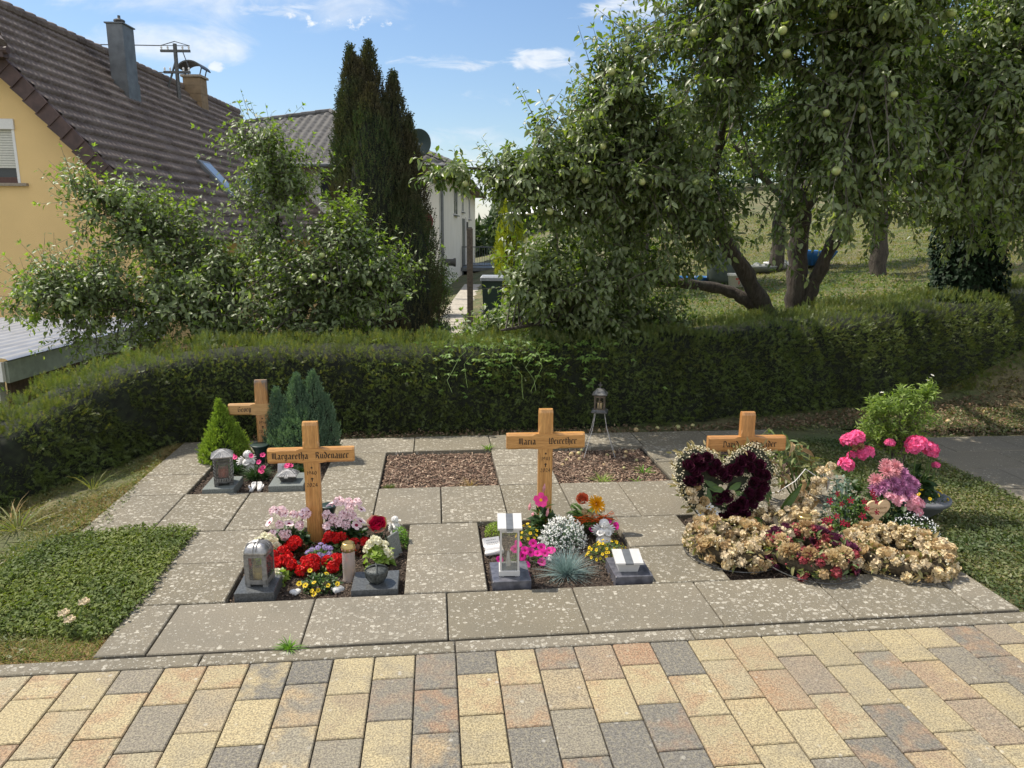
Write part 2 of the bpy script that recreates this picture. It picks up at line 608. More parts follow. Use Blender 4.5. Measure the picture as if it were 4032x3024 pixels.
def m_ground():
    m, t = mat('ground_earth')
    n = t.noise(t.obj, 1.3, 6, .6)
    n2 = t.noise(t.obj, 28, 5, .65)
    col = t.mix(t.ramp(n, [(.4, 0.0), (.62, 1.0)]), (.075, .10, .028), (.17, .145, .07))
    col = t.mix(t.ramp(n2, [(.4, 0.0), (.7, .7)]), col, (.05, .045, .025))
    t.l.new(col, t.p.inputs['Base Color'])
    t.p.inputs['Roughness'].default_value = 0.95
    bump(t, n2, 0.03, 0.8)
    return m


def m_soil():
    m, t = mat('bed_soil')
    n = t.noise(t.obj, 40, 6, .7); n2 = t.noise(t.obj, 170, 4, .7)
    col = t.mix(t.ramp(n, [(.38, 0.0), (.66, 1.0)]), (.030, .020, .013), (.095, .066, .045))
    col = t.mix(t.ramp(n2, [(.55, 0.0), (.75, .6)]), col, (.17, .125, .09))
    t.l.new(col, t.p.inputs['Base Color'])
    t.p.inputs['Roughness'].default_value = 0.95
    bump(t, t.m('ADD', n, t.m('MULTIPLY', n2, .5)), 0.02, 1.0)
    return m


def m_wood(name, c1, c2, scale=1.0, vertical=True, rough=0.4, weather=None, coat=0.3):
    m, t = mat(name)
    sc = (60, 60, 3.5) if vertical else (3.5, 60, 60)
    v = t.mapping(t.obj, scale=tuple(x * scale for x in sc))
    n = t.noise(v, 1.0, 6, .6, 1.2)
    n2 = t.noise(t.mapping(t.obj, scale=tuple(x * scale * 5 for x in sc)), 1.0, 3)
    col = t.mix(t.ramp(n, [(.3, 0.0), (.7, 1.0)]), c1, c2)
    col = t.mix(t.ramp(n2, [(.5, 0.0), (.68, .6)]), col, tuple(x * .55 for x in c1))
    i = island(t)
    if weather:
        wn = t.noise(t.mapping(t.obj, scale=(9, 9, 2.5) if vertical else (2.5, 9, 14)), 1.0, 6, .7)
        sp = t.node('ShaderNodeSeparateXYZ'); t.l.new(t.obj, sp.inputs[0])
        mr = t.node('ShaderNodeMapRange'); t.l.new(sp.outputs[2], mr.inputs[0])
        mr.inputs[1].default_value = weather[0]; mr.inputs[2].default_value = weather[1]
        mr.inputs[3].default_value = 0.0; mr.inputs[4].default_value = 0.42
        wf = t.ramp(t.m('ADD', wn, t.m('SUBTRACT', mr.outputs[0], .2)), [(.55, 0.0), (.66, .85)])
        col = t.mix(wf, col, weather[2])
    t.l.new(col, t.p.inputs['Base Color'])
    t.p.inputs['Roughness'].default_value = rough
    t.p.inputs['Coat Weight'].default_value = coat
    t.p.inputs['Coat Roughness'].default_value = .25
    bump(t, n, 0.002, .3)
    return m


def m_glass(name, c=(1, 1, 1), rough=0.03, alpha=0.75):
    m, t = mat(name)
    tr = t.node('ShaderNodeBsdfTransparent'); t.put(tr.inputs[0], c)
    t.p.inputs['Base Color'].default_value = (*c, 1)
    t.p.inputs['Roughness'].default_value = rough
    t.p.inputs['Specular IOR Level'].default_value = 1.0
    gl = t.node('ShaderNodeBsdfGlossy'); gl.inputs[1].default_value = rough
    fr = t.node('ShaderNodeFresnel'); fr.inputs[0].default_value = 1.5
    ms = t.node('ShaderNodeMixShader')
    t.l.new(fr.outputs[0], ms.inputs[0]); t.l.new(tr.outputs[0], ms.inputs[1]); t.l.new(gl.outputs[0], ms.inputs[2])
    m2 = t.node('ShaderNodeMixShader'); m2.inputs[0].default_value = 1 - alpha
    n = t.noise(t.obj, 40, 4)
    di = t.node('ShaderNodeBsdfDiffuse'); t.put(di.inputs[0], tuple(x * .75 for x in c))
    t.l.new(ms.outputs[0], m2.inputs[1]); t.l.new(di.outputs[0], m2.inputs[2])
    t.l.new(m2.outputs[0], t.out.inputs[0])
    return m


def m_rooftile():
    m, t = mat('concrete_roof_tiles')
    n = t.noise(t.obj, 1.2, 5, .6); n2 = t.noise(t.obj, 22, 5, .7)
    col = t.mix(t.ramp(n, [(.35, 0.0), (.65, 1.0)]), (.080, .057, .046), (.150, .115, .095))
    col = t.mix(t.ramp(n2, [(.5, 0.0), (.68, .65)]), col, (.21, .19, .17))
    v = t.voro(t.mapping(t.obj, scale=(3.3, 3.3, 3)), 1.0)
    sp = t.node('ShaderNodeSeparateColor'); t.l.new(v.outputs['Color'], sp.inputs[0])
    col = t.mix(t.ramp(sp.outputs[0], [(.8, 0.0), (1.0, .35)]), col, (.24, .2, .17))
    t.l.new(col, t.p.inputs['Base Color'])
    t.p.inputs['Roughness'].default_value = 0.8
    bump(t, n2, 0.01, .4)
    return m


def m_render_wall(name, c, scale=90):
    m, t = mat(name)
    n = t.noise(t.obj, scale, 4, .7); n2 = t.noise(t.obj, 1.1, 4)
    col = t.mix(t.ramp(n2, [(.3, 0.0), (.7, 1.0)]), tuple(x * .9 for x in c), c)
    col = t.mix(t.ramp(n, [(.35, .25), (.6, 0.0)]), col, tuple(x * .72 for x in c))
    t.l.new(col, t.p.inputs['Base Color'])
    t.p.inputs['Roughness'].default_value = 0.9
    bump(t, n, 0.012, .8)
    return m


def m_bark(name, c1=(.035, .027, .020), c2=(.095, .078, .060), moss=None):
    m, t = mat(name)
    v = t.mapping(t.obj, scale=(1, 1, .3))
    n = t.noise(v, 30, 6, .7, 1.0)
    n2 = t.noise(t.obj, 7, 4)
    col = t.mix(t.ramp(n, [(.35, 0.0), (.65, 1.0)]), c1, c2)
    col = t.mix(t.ramp(n2, [(.55, 0.0), (.68, .6)]), col, moss or (.065, .065, .04))
    t.l.new(col, t.p.inputs['Base Color'])
    t.p.inputs['Roughness'].default_value = 0.92
    bump(t, n, 0.03, 1.0)
    return m


M = {}
M['paver'] = m_paver()
M['slab'] = m_slab()
M['slabpath'] = m_slab('old_path_slab', .7)
M['joint'] = simple('joint_sand', (.075, .062, .045), .95, scale=60, bmp=.01, var=.4)
M['ground'] = m_ground()
M['soil'] = m_soil()
M['chips'] = leafmat('wood_chips', [(.085, .048, .03), (.20, .12, .08), (.13, .08, .055), (.36, .245, .165), (.17, .10, .07), (.46, .35, .25), (.10, .06, .04)], .85, 0)
M['crumbs'] = leafmat('soil_crumbs', [(.03, .02, .013), (.075, .05, .034), (.11, .08, .056), (.05, .034, .024), (.19, .14, .10)], .9, 0)
M['oak'] = m_wood('varnished_oak', (.40, .185, .048), (.62, .33, .105))
M['oakh'] = m_wood('varnished_oak_bar', (.40, .185, .048), (.62, .33, .105), vertical=False)
M['oakd'] = m_wood('varnished_oak_reddish', (.36, .155, .042), (.56, .28, .095))
M['oakdh'] = m_wood('varnished_oak_reddish_bar', (.36, .155, .042), (.56, .28, .095), vertical=False)
M['oakw'] = m_wood('weathered_oak', (.36, .17, .055), (.50, .27, .10), weather=(.33, .6, (.12, .11, .10)), rough=.5)
M['oakwh'] = m_wood('weathered_oak_bar', (.42, .23, .08), (.54, .32, .13), vertical=False, weather=(.33, .52, (.40, .38, .33)), rough=.5)
M['ink'] = simple('burnt_lettering', (.010, .006, .004), .6)
M['granite'] = simple('dark_granite', (.105, .112, .115), .35, scale=120, var=.35)
M['granite2'] = simple('polished_blue_granite', (.06, .062, .075), .18, scale=26, var=.5, c2=(.13, .13, .15))
M['granite3'] = simple('green_grey_granite', (.20, .22, .205), .5, scale=140, var=.3)
M['alu'] = simple('cast_aluminium', (.40, .39, .38), .38, .75, scale=60, var=.25, bmp=.002)
M['alud'] = simple('dark_cast_metal', (.15, .15, .145), .5, .55, scale=60, var=.4, bmp=.003)
M['alul'] = simple('grey_painted_metal', (.27, .265, .25), .45, .35, scale=60, var=.25, bmp=.002)
M['alub'] = simple('brushed_metal_edges', (.52, .51, .49), .42, .4, scale=90, var=.3)
M['white_metal'] = simple('satin_grey_metal', (.56, .55, .53), .4, .1, scale=30, var=.06)
M['grey_band'] = simple('dark_grey_band', (.14, .15, .16), .4, .1)
M['glass'] = m_glass('clear_glass', (.98, .98, .96), alpha=.965)
M['plastic_clear'] = m_glass('cloudy_plastic', (.92, .80, .74), .12, .62)
M['wax'] = leafmat('yellow_wax', [(.78, .62, .18)], .5, .5, .3, tint=(1.1, 1.1, 1.0))
M['waxp'] = leafmat('pale_wax', [(.82, .66, .38)], .5, .5, .3, tint=(1.1, 1.1, 1.0))
M['waxr'] = simple('red_wax', (.42, .05, .03), .45, var=.1)
M['gold'] = simple('gold_tin', (.55, .40, .16), .32, .85, var=.2)
M['bronze'] = simple('aged_bronze', (.09, .10, .095), .55, .3, scale=60, var=.4, bmp=.004)
M['pottery'] = simple('white_stoneware', (.72, .70, .67), .55, scale=40, var=.08)
M['greenplastic'] = simple('dark_green_plastic', (.018, .04, .034), .4, var=.2)
M['potgrey'] = simple('grey_plastic_pot', (.13, .135, .145), .5, var=.1)
M['zinc'] = simple('zinc_sheet', (.17, .18, .185), .5, .4, scale=5, var=.2)
M['roof'] = m_rooftile()
M['roof2'] = simple('dark_grey_roof_tiles', (.13, .125, .12), .75, scale=4, var=.3)
M['verge'] = simple('brown_verge_slate', (.085, .05, .042), .7, scale=8, var=.25)
M['yellow'] = m_render_wall('yellow_roughcast', (.86, .60, .27))
M['whitewall'] = m_render_wall('cream_render', (.80, .76, .66), 60)
M['whitepaint'] = simple('white_frame', (.74, .72, .68), .5, var=.05)
M['shutter'] = simple('roller_shutter', (.62, .60, .52), .5, var=.08)
M['window'] = simple('window_glass', (.03, .035, .04), .08, var=.1)
M['sky_glass'] = simple('skylight_glass', (.16, .20, .25), .12, var=.1)
M['browntrim'] = simple('brown_window_wood', (.12, .055, .04), .6, var=.2)
M['stone'] = simple('sill_stone', (.34, .28, .21), .8, scale=50, var=.2)
M['chimclad'] = simple('tan_chimney_cladding', (.26, .18, .10), .8, scale=6, var=.15)
M['bark'] = m_bark('apple_bark')
M['bark2'] = m_bark('grey_twig_bark', (.09, .075, .055), (.22, .20, .165))
M['apleaf'] = leafmat('apple_leaf', [(.050, .085, .020), (.075, .115, .030), (.105, .145, .040), (.060, .095, .026), (.17, .21, .07)], .42, .38, .6, tint=(2.1, 2.3, .5), back=(.21, .25, .13))
M['apleaf2'] = leafmat('apple_leaf_fresh', [(.058, .092, .022), (.078, .12, .03), (.10, .15, .036), (.064, .10, .028), (.15, .20, .05)], .48, .38, .5, tint=(2.2, 2.4, .6), back=(.24, .28, .16))
M['tipleaf'] = leafmat('young_apple_leaf', [(.13, .20, .04), (.19, .27, .06), (.15, .23, .05)], .4, .45, .5, tint=(2.2, 2.3, .6))
M['apple'] = simple('green_apple', (.30, .38, .13), .3, scale=9, var=.12, c2=(.36, .36, .15))
M['windfall'] = simple('windfall_apple', (.38, .40, .16), .45, scale=9, var=.2, c2=(.42, .25, .14))
M['yew'] = leafmat('yew_needles', [(.10, .145, .036), (.13, .18, .05), (.17, .22, .06), (.11, .155, .04)], .45, .25, .5, tint=(1.8, 1.7, .5), patch=(2.2, (.085, .11, .026)))
M['yewtip'] = leafmat('yew_young_tips', [(.10, .14, .03), (.14, .17, .04), (.12, .155, .035), (.21, .20, .07)], .5, .35, .35, tint=(1.8, 1.7, .6))
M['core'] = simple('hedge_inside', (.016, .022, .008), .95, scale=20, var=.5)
M['cypress'] = leafmat('dark_cypress_needles', [(.030, .052, .020), (.042, .068, .026), (.058, .082, .03), (.075, .075, .032)], .6, .15, .25, patch=(.8, (.060, .052, .026)))
M['juniper'] = leafmat('blue_green_juniper', [(.085, .15, .095), (.12, .19, .12), (.07, .13, .08), (.16, .23, .15)], .6, .2, .25)
M['thuja'] = leafmat('lime_dwarf_conifer', [(.16, .26, .035), (.23, .34, .05), (.12, .20, .03), (.28, .38, .07)], .6, .3, .25, tint=(1.6, 1.6, .6))
M['goldconifer'] = leafmat('golden_conifer', [(.30, .36, .03), (.40, .44, .04), (.22, .28, .03)], .6, .3, .25, tint=(1.5, 1.4, .6))
M['ivy'] = leafmat('dark_ivy', [(.010, .022, .010), (.016, .034, .014), (.022, .042, .018)], .6, .1, .15)
M['bushleaf'] = leafmat('garden_bush_leaf', [(.045, .085, .02), (.075, .12, .03), (.055, .10, .025), (.11, .16, .04)], .5, .3, .4)
M['wood_far'] = leafmat('distant_tree_leaf', [(.03, .055, .02), (.045, .075, .025), (.06, .09, .03)], .6, .2, .3)
M['fern'] = leafmat('vine_leaf', [(.15, .24, .05), (.19, .29, .07), (.12, .20, .05)], .5, .35, .4)
M['grass'] = leafmat('grass_blades', [(.10, .14, .026), (.13, .17, .035), (.17, .20, .05), (.28, .24, .11)], .6, .3, .3, patch=(1.4, (.20, .17, .075)))
M['drygrass'] = leafmat('dry_grass', [(.36, .25, .11), (.28, .18, .08), (.42, .31, .15), (.20, .13, .06)], .8, .2, .2)
M['privet'] = leafmat('groundcover_leaf', [(.11, .145, .036), (.15, .19, .045), (.20, .22, .07), (.12, .155, .042)], .6, .25, .2, patch=(2.5, (.10, .135, .045)))
M['weed'] = leafmat('weedy_groundcover', [(.11, .13, .045), (.15, .17, .065), (.12, .15, .055), (.24, .21, .11)], .5, .25, .35, patch=(2.0, (.07, .10, .035)))
M['litter'] = leafmat('fallen_leaves', [(.16, .10, .06), (.22, .15, .10), (.11, .07, .045), (.30, .23, .15), (.08, .09, .04)], .8, .15, .2)
M['jasmine'] = leafmat('pale_bush_leaf', [(.15, .22, .045), (.20, .28, .06), (.12, .18, .04), (.26, .33, .09)], .5, .35, .4)
M['gerleaf'] = leafmat('dark_geranium_leaf', [(.025, .055, .018), (.035, .075, .022), (.05, .095, .03)], .5, .2, .4)
M['midleaf'] = leafmat('bedding_leaf', [(.06, .11, .025), (.085, .15, .035), (.11, .18, .045)], .45, .28, .4)
M['limeleaf'] = leafmat('lime_leaf', [(.18, .27, .04), (.25, .34, .06), (.21, .30, .06)], .5, .3, .4)
M['tuft'] = leafmat('lime_cushion_leaf', [(.22, .32, .03), (.30, .40, .05), (.17, .25, .03)], .5, .3, .4)
M['tuft2'] = leafmat('bright_green_tuft', [(.12, .24, .03), (.16, .30, .04), (.10, .19, .03)], .5, .3, .4)
M['greyleaf'] = leafmat('silver_leaf', [(.18, .25, .20), (.24, .31, .26), (.13, .20, .15)], .6, .2, .3)
M['fescue'] = leafmat('blue_fescue_blade', [(.22, .31, .30), (.28, .37, .35), (.15, .23, .22)], .6, .2, .3, tint=(1.1, 1.2, 1.1))
M['redleaf'] = leafmat('bronze_leaf', [(.10, .035, .02), (.07, .05, .02), (.14, .05, .025)], .45, .25, .4)
M['dryleaf'] = leafmat('withered_leaf', [(.30, .22, .10), (.24, .20, .09), (.40, .31, .17), (.16, .17, .06)], .7, .2, .3)
M['greendry'] = leafmat('half_dry_leaf', [(.09, .14, .04), (.16, .19, .07), (.30, .28, .12), (.12, .17, .06)], .55, .25, .4)


def petal(name, c, var=.25, trans=.25, rough=.55, c2=None):
    d = tuple(x * (1 - var) for x in c)
    b = tuple(min(1, x * (1 + var * .6)) for x in c)
    return leafmat(name, [d, c, b] if c2 is None else [d, c, c2, b], rough, trans, .3, tint=(1.1, 1.1, 1.1))


M['red'] = petal('red_petal', (.58, .012, .012), .35)
M['pinkwhite'] = petal('pale_pink_petal', (.86, .68, .70), .08)
M['crimson'] = petal('crimson_blotch', (.22, .008, .05))
M['lilac'] = petal('lilac_petal', (.46, .36, .66), .2)
M['yellowp'] = petal('yellow_petal', (.78, .55, .015), .15)
M['brownc'] = petal('brown_flower_centre', (.16, .08, .02))
M['creamp'] = petal('cream_white_petal', (.80, .77, .58), .1)
M['whitep'] = petal('white_petal', (.82, .82, .78), .06)
M['hotpink'] = petal('hot_pink_petal', (.78, .05, .26), .25)
M['magenta'] = petal('magenta_petal', (.62, .015, .26), .25)
M['rosered'] = petal('rose_red_petal', (.62, .012, .08), .3)
M['roseyel'] = petal('rose_outer_petal', (.80, .42, .30), .2, c2=(.75, .62, .2))
M['orangep'] = petal('orange_petal', (.80, .40, .01), .2)
M['coral'] = petal('coral_petal', (.70, .16, .07), .25)
M['raffia'] = petal('orange_raffia', (.68, .12, .015), .3)
M['pinkger'] = petal('pink_geranium_petal', (.85, .13, .32), .25)
M['palepinkger'] = petal('light_pink_petal', (.85, .42, .50), .15)
M['mauve'] = petal('mauve_petal', (.50, .20, .37), .3)
M['salmon'] = petal('salmon_petal', (.70, .32, .35), .2)
M['darkred'] = petal('dark_red_petal', (.30, .008, .03), .35)
M['driedrose'] = petal('dried_dark_rose', (.052, .008, .020), .45, trans=.08, c2=(.09, .012, .04))
M['driedpurple'] = petal('dried_purple_rose', (.13, .03, .065), .35, trans=.1)
M['driedcream'] = petal('dried_cream_petal', (.62, .48, .26), .2, c2=(.70, .60, .40))
M['driedtan'] = petal('dried_tan_petal', (.46, .31, .15), .3, c2=(.56, .42, .24))
M['driedpale'] = petal('dried_pale_petal', (.66, .56, .38), .15, c2=(.58, .46, .30))
M['driedred'] = petal('dried_red_berries', (.30, .05, .06), .35)
M['gyps'] = petal('babys_breath', (.68, .62, .44), .15)
M['alyssum'] = petal('tiny_white_blossoms', (.85, .85, .83), .05)
M['pinkc'] = petal('dianthus_pink', (.80, .07, .25), .25)

# ================================================================== GROUND
def make_ground():
    rs = np.concatenate([np.linspace(-1500, -60, 10), np.linspace(-45, -14, 12), np.linspace(-13, 20, 133), np.linspace(21, 60, 16), np.linspace(80, 1500, 10)])
    ds = np.concatenate([np.linspace(-60, -4, 12), np.linspace(-3, 26, 117), np.linspace(27.5, 70, 18), np.linspace(90, 2000, 12)])
    V = []
    for d in ds:
        for r in rs:
            z = tz_rd(r, d)
            p = W(r, d, 0)
            inside = -0.75 < p.x < 12 and -6 < p.y < 3.4
            if inside and -0.47 < p.x:
                z = -0.075
            else:
                z += 0.012 * math.sin(p.x * 5.1 + p.y * 3.3) + 0.01 * math.sin(p.x * 11 - p.y * 9)
            V.append((p.x, p.y, z))
    n = len(rs)
    i = np.arange(len(ds) - 1)[:, None] * n + np.arange(n - 1)[None]
    F = np.stack([i, i + 1, i + n + 1, i + n], -1).reshape(-1, 4)
    o = np_build('ground', np.array(V), [F], M['ground'], smooth=True)
    tag(o, kind='structure')


make_ground()


def grass_sheet(name, poly, z, kind='structure', m='ground'):
    """a soil sheet that reaches the slabs' edges"""
    mb = MB(); mb.poly([(x, y, z) for x, y in poly])
    o = mb.build(name, M[m]); tag(o, kind=kind); return o


XL = -0.45
sheet = MB()
sheet.poly([(-0.9, -0.0, -.012), (0.17, -0.0, -.012), (0.17, 1.315, -.012), (-0.9, 1.315, -.03)])
sheet.poly([(-0.9, 1.315, -.03), (XL, 1.315, -.012), (XL, 3.12, -.012), (-0.9, 3.12, -.04)])
sheet.poly([(-0.9, 3.12, -.02), (5.0, 3.12, -.012), (12, 2.78, -.012), (12, 3.35, -.014), (-0.9, 3.35, -.03)])
sheet.poly([(4.15, 0.09, -.012), (5.25, 0.09, -.012), (5.25, 2.78, -.012), (4.36, 2.78, -.012), (4.15, 2.6, -.012)])
sheet.poly([(4.36, 2.78, -.012), (5.25, 2.78, -.012), (5.0, 3.12, -.012), (4.36, 3.12, -.012)])
o = sheet.build('lawn_soil', M['ground']); tag(o, kind='structure')

# ------------------------------------------------------------------ pavers
mb = MB()
g = 0.0022
for k in range(-34, 75):
    x0, x1 = k * .16 + g, (k + 1) * .16 - g
    y = -0.002
    ln = .150 if k % 2 == 0 else .2296
    while y > -4.2:
        yy = y - ln
        a = rnd.uniform(-.0012, .0012)
        mb.box(x0 + rnd.uniform(0, .001), x1 - rnd.uniform(0, .001), yy + g, y - g, -.05, a, bev=.0035)
        y = yy; ln = .2398
pv = mb.build('paving', M['paver']); tag(pv, kind='structure')
mb = MB(); mb.poly([(-6, -4.5, -.010), (13, -4.5, -.010), (13, 0.097, -.010), (-6, 0.097, -.010)])
tag(mb.build('paving_joints', M['joint']), kind='structure')

# kerb strip
mb = MB()
x = -5.4
while x < 12:
    mb.box(x + .002, x + .996, .003, .080, -.08, .001, bev=.004); x += 1.0
tag(mb.build('kerb', M['slab']), kind='structure')

# ------------------------------------------------------------------ slabs round the graves
mb = MB()


def slab(x0, x1, y0, y1):
    h = rnd.uniform(-.0025, .0025)
    q = .0035
    mb.box(x0 + q, x1 - q, y0 + q, y1 - q, -.06, h + 0.002, bev=.004)


Y0, Y1, Y2, Y3, Y4, Y5 = .094, .493, 1.314, 1.918, 2.717, 3.110
xs = [.17, .371, .972, 1.572, 2.168, 2.763, 3.36, 3.96, 4.15]
for a, b in zip(xs[:-1], xs[1:]):
    slab(a, b, Y0, Y1)
for x0, x1 in ((.17, .569), (1.372, 1.767), (2.562, 2.957), (3.75, 4.15)):
    slab(x0, x1, Y1, .905); slab(x0, x1, .905, Y2)
x = XL
for x1 in (-.061, .341, .75, 1.155, 1.558, 1.950, 2.35, 2.746, 3.15, 3.55, 3.95, 4.36):
    slab(x, x1, Y2, Y3); x = x1
for x0, x1 in ((XL, -.055), (.76, 1.156), (1.950, 2.35), (3.137, 3.55)):
    slab(x0, x1, Y3, 2.315); slab(x0, x1, 2.315, Y4)
x = XL
for x1 in (.17, .767, 1.36, 1.96, 2.56, 3.16, 3.76, 4.36):
    slab(x, x1, Y4, Y5); x = x1
tag(mb.build('grave_slabs', M['slab']), kind='structure')
mb = MB(); 
for a in ((.17, 4.15, .08, .497), (.17, .56, .49, 1.32), (1.38, 1.76, .49, 1.32), (2.57, 2.95, .49, 1.32), (3.76, 4.15, .49, 1.32), (XL, 4.36, 1.32, 1.91), (XL, -.06, 1.9, 2.73), (.765, 1.15, 1.9, 2.73), (1.955, 2.345, 1.9, 2.73), (3.14, 3.545, 1.9, 2.73), (XL, 4.36, 2.725, 3.11)):
    mb.box(a[0], a[1], a[2], a[3], -.07, -.018)
tag(mb.build('slab_bedding', M['joint']), kind='structure')

# side path on the right
mb = MB()
y = 2.77
ry = 0
while y > -0.02:
    yy = max(y - .40, .09)
    x = 5.26 + (0.0 if ry % 2 else -.0)
    first = .6 if ry % 2 else .3
    while x < 12.5:
        h = rnd.uniform(-.003, .003)
        mb.box(x + .003, x + first - .003, yy + .003, y - .003, -.05, h, bev=.004)
        x += first; first = .6
    y = yy; ry += 1
    if yy <= .091: break
tag(mb.build('side_path', M['slabpath']), kind='structure')
mb = MB(); mb.box(5.25, 12.5, .1, 2.77, -.07, -.012)
tag(mb.build('side_path_bedding', M['joint']), kind='structure')


# ------------------------------------------------------------------ grave beds
def bed(name, x0, x1, y0, y1, z=-.028, chips=0, crumb=0, mound=.012):
    nx, ny = int((x1 - x0) / .02), int((y1 - y0) / .02)
    V = np.array([(x0 + (x1 - x0) * i / nx, y0 + (y1 - y0) * j / ny, 0) for j in range(ny + 1) for i in range(nx + 1)])
    V[:, 2] = z + mound * (np.sin(V[:, 0] * 23) * np.cos(V[:, 1] * 19) * .5) + rng.normal(0, .0035, len(V))
    i = np.arange(ny)[:, None] * (nx + 1) + np.arange(nx)[None]
    F = np.stack([i, i + 1, i + nx + 2, i + nx + 1], -1).reshape(-1, 4)
    o = np_build(name, V, [F], M['soil'], smooth=True); tag(o, kind='structure')


def flakes(n, x0, x1, y0, y1, z, L, Wd, m, name, zr=.01, parent=None, aspect=None):
    P = np.stack([rng.uniform(x0, x1, n), rng.uniform(y0, y1, n), rng.uniform(z, z + zr, n)], 1)
    D = rng.normal(size=(n, 3)) * np.array([1, 1, .28])
    N = np.array([0, 0, 1.0]) + rng.normal(0, .45, (n, 3))
    ll = rng.uniform(L[0], L[1], n); ww = rng.uniform(Wd[0], Wd[1], n)
    D = nrm(D); N = nrm(N - D * (N * D).sum(1, keepdims=True)); S = np.cross(D, N)
    th = ww * .22
    V = np.empty((n, 8, 3))
    c = [(-.5, -.5), (.5, -.3), (.5, .5), (-.5, .35)]
    for j, (a, b) in enumerate(c):
        q = P + D * (ll * a)[:, None] + S * (ww * b)[:, None]
        V[:, j] = q; V[:, 4 + j] = q + N * th[:, None]
    off = (np.arange(n) * 8)[:, None, None]
    F4 = np.array([[4, 5, 6, 7], [0, 1, 5, 4], [1, 2, 6, 5], [2, 3, 7, 6], [3, 0, 4, 7]])
    return V.reshape(-1, 3), [(F4[None] + off).reshape(-1, 4)]


BEDS = {'f1': (.569, 1.372, Y1, Y2), 'f2': (1.767, 2.562, Y1, Y2), 'f3': (2.957, 3.75, Y1, Y2),
        'b1': (-.055, .76, Y3, Y4), 'b2': (1.156, 1.950, Y3, Y4), 'b3': (2.35, 3.137, Y3, Y4), 'b4': (3.55, 4.36, Y3, Y4)}
for k, (a, b, c, d) in BEDS.items():
    bed('grave_bed', a - .006, b + .006, c - .006, d + .006, z=-.030)
# bark chips in the two empty beds and behind the heart wreath
for k, n in (('b2', 2600), ('b3', 2400), ('b4', 1700)):
    a, b, c, d = BEDS[k]
    V, F = merge([flakes(n, a + .012, b - .012, c + .012, d - .012, -.030, (.012, .040), (.004, .011), 0, '', .016),
                  flakes(n * 2, a + .01, b - .01, c + .01, d - .01, -.032, (.004, .015), (.003, .007), 0, '', .012)])
    o = np_build('bark_chips', V, F, M['chips'])
    tag(o, {'b2': 'reddish brown bark chips filling the empty bed left of the tripod lantern', 'b3': 'brown bark chips strewn with fallen apples under the tripod lantern', 'b4': 'dark bark chips in the shaded bed behind the heart wreath'}[k], 'bark chips', kind='stuff')
for k in ('f1', 'f2', 'f3', 'b1'):
    a, b, c, d = BEDS[k]
    V, F = merge([flakes(5200, a + .004, b - .004, c + .004, d - .004, -.032, (.004, .012), (.003, .008), 0, '', .014), flakes(420, a + .01, b - .01, c + .01, d - .01, -.022, (.012, .028), (.003, .007), 0, '', .010)])
    o = np_build('bark_mulch', V, F, M['crumbs'])
    tag(o, {'f1': 'dark crumbly mulch in the bed with the red begonias', 'f2': 'dark crumbly mulch in the bed with the fescue tuft', 'f3': 'dark mulch under the dried wreaths', 'b1': 'dark mulch in the bed with the lime dwarf conifer'}[k], 'mulch', kind='stuff')


# ------------------------------------------------------------------ lawns and ground cover
def scatter_poly(poly, n):
    poly = np.array(poly); mn, mx = poly.min(0), poly.max(0)
    out = []
    cnt = 0
    while cnt < n:
        p = rng.uniform(mn, mx, (n * 2, 2))
        ins = np.zeros(len(p), bool)
        j = len(poly) - 1
        for i in range(len(poly)):
            c = ((poly[i, 1] > p[:, 1]) != (poly[j, 1] > p[:, 1])) & (p[:, 0] < (poly[j, 0] - poly[i, 0]) * (p[:, 1] - poly[i, 1]) / (poly[j, 1] - poly[i, 1] + 1e-12) + poly[i, 0])
            ins ^= c; j = i
        out.append(p[ins]); cnt += ins.sum()
    return np.concatenate(out)[:n]


def onground(p, f=tz):
    out = []
    for x, y in p:
        z = f(x, y)
        if x < -.47 or y > 3.35:
            z += .012 * math.sin(x * 5.1 + y * 3.3) + .01 * math.sin(x * 11 - y * 9) + .006
        out.append(z)
    return np.array(out)


def cover(poly, n, leafL, leafW, hgt, m, name, label, cat, clump=0.0):
    p = scatter_poly(poly, n)
    if clump:
        keep = (np.sin(p[:, 0] * 9 + 1.3) * np.cos(p[:, 1] * 11) + np.sin(p[:, 0] * 23 + p[:, 1] * 17) * .6 + rng.normal(0, .7, n)) > -clump
        p = p[keep]
    z = onground(p)
    P = np.stack([p[:, 0], p[:, 1], z + rng.uniform(0, hgt, len(p))], 1)
    D = nrm(rng.normal(size=P.shape) * np.array([1, 1, .55]) + np.array([0, 0, .25]))
    N = np.array([0, 0, 1.0]) + rng.normal(0, .5, P.shape)
    V, F = leaf_arrays(P, D, N, rng.uniform(leafL[0], leafL[1], len(P)), rng.uniform(leafW[0], leafW[1], len(P)), simple=True)
    o = np_build(name, V, F, M[m]); tag(o, label, cat, kind='stuff')
    return o


def blades(poly, n, L, w, m, name, label, bend=.5):
    p = scatter_poly(poly, n)
    z = onground(p)
    P = np.stack([p[:, 0], p[:, 1], z - .005], 1)
    U = np.array([0, 0, 1.0]) + rng.normal(0, .45, P.shape)
    V, F = blade_arrays(P, U, rng.uniform(L[0], L[1], len(P)), w, bend)
    o = np_build(name, V, F, M[m]); tag(o, label, 'grass', kind='stuff')
    return o


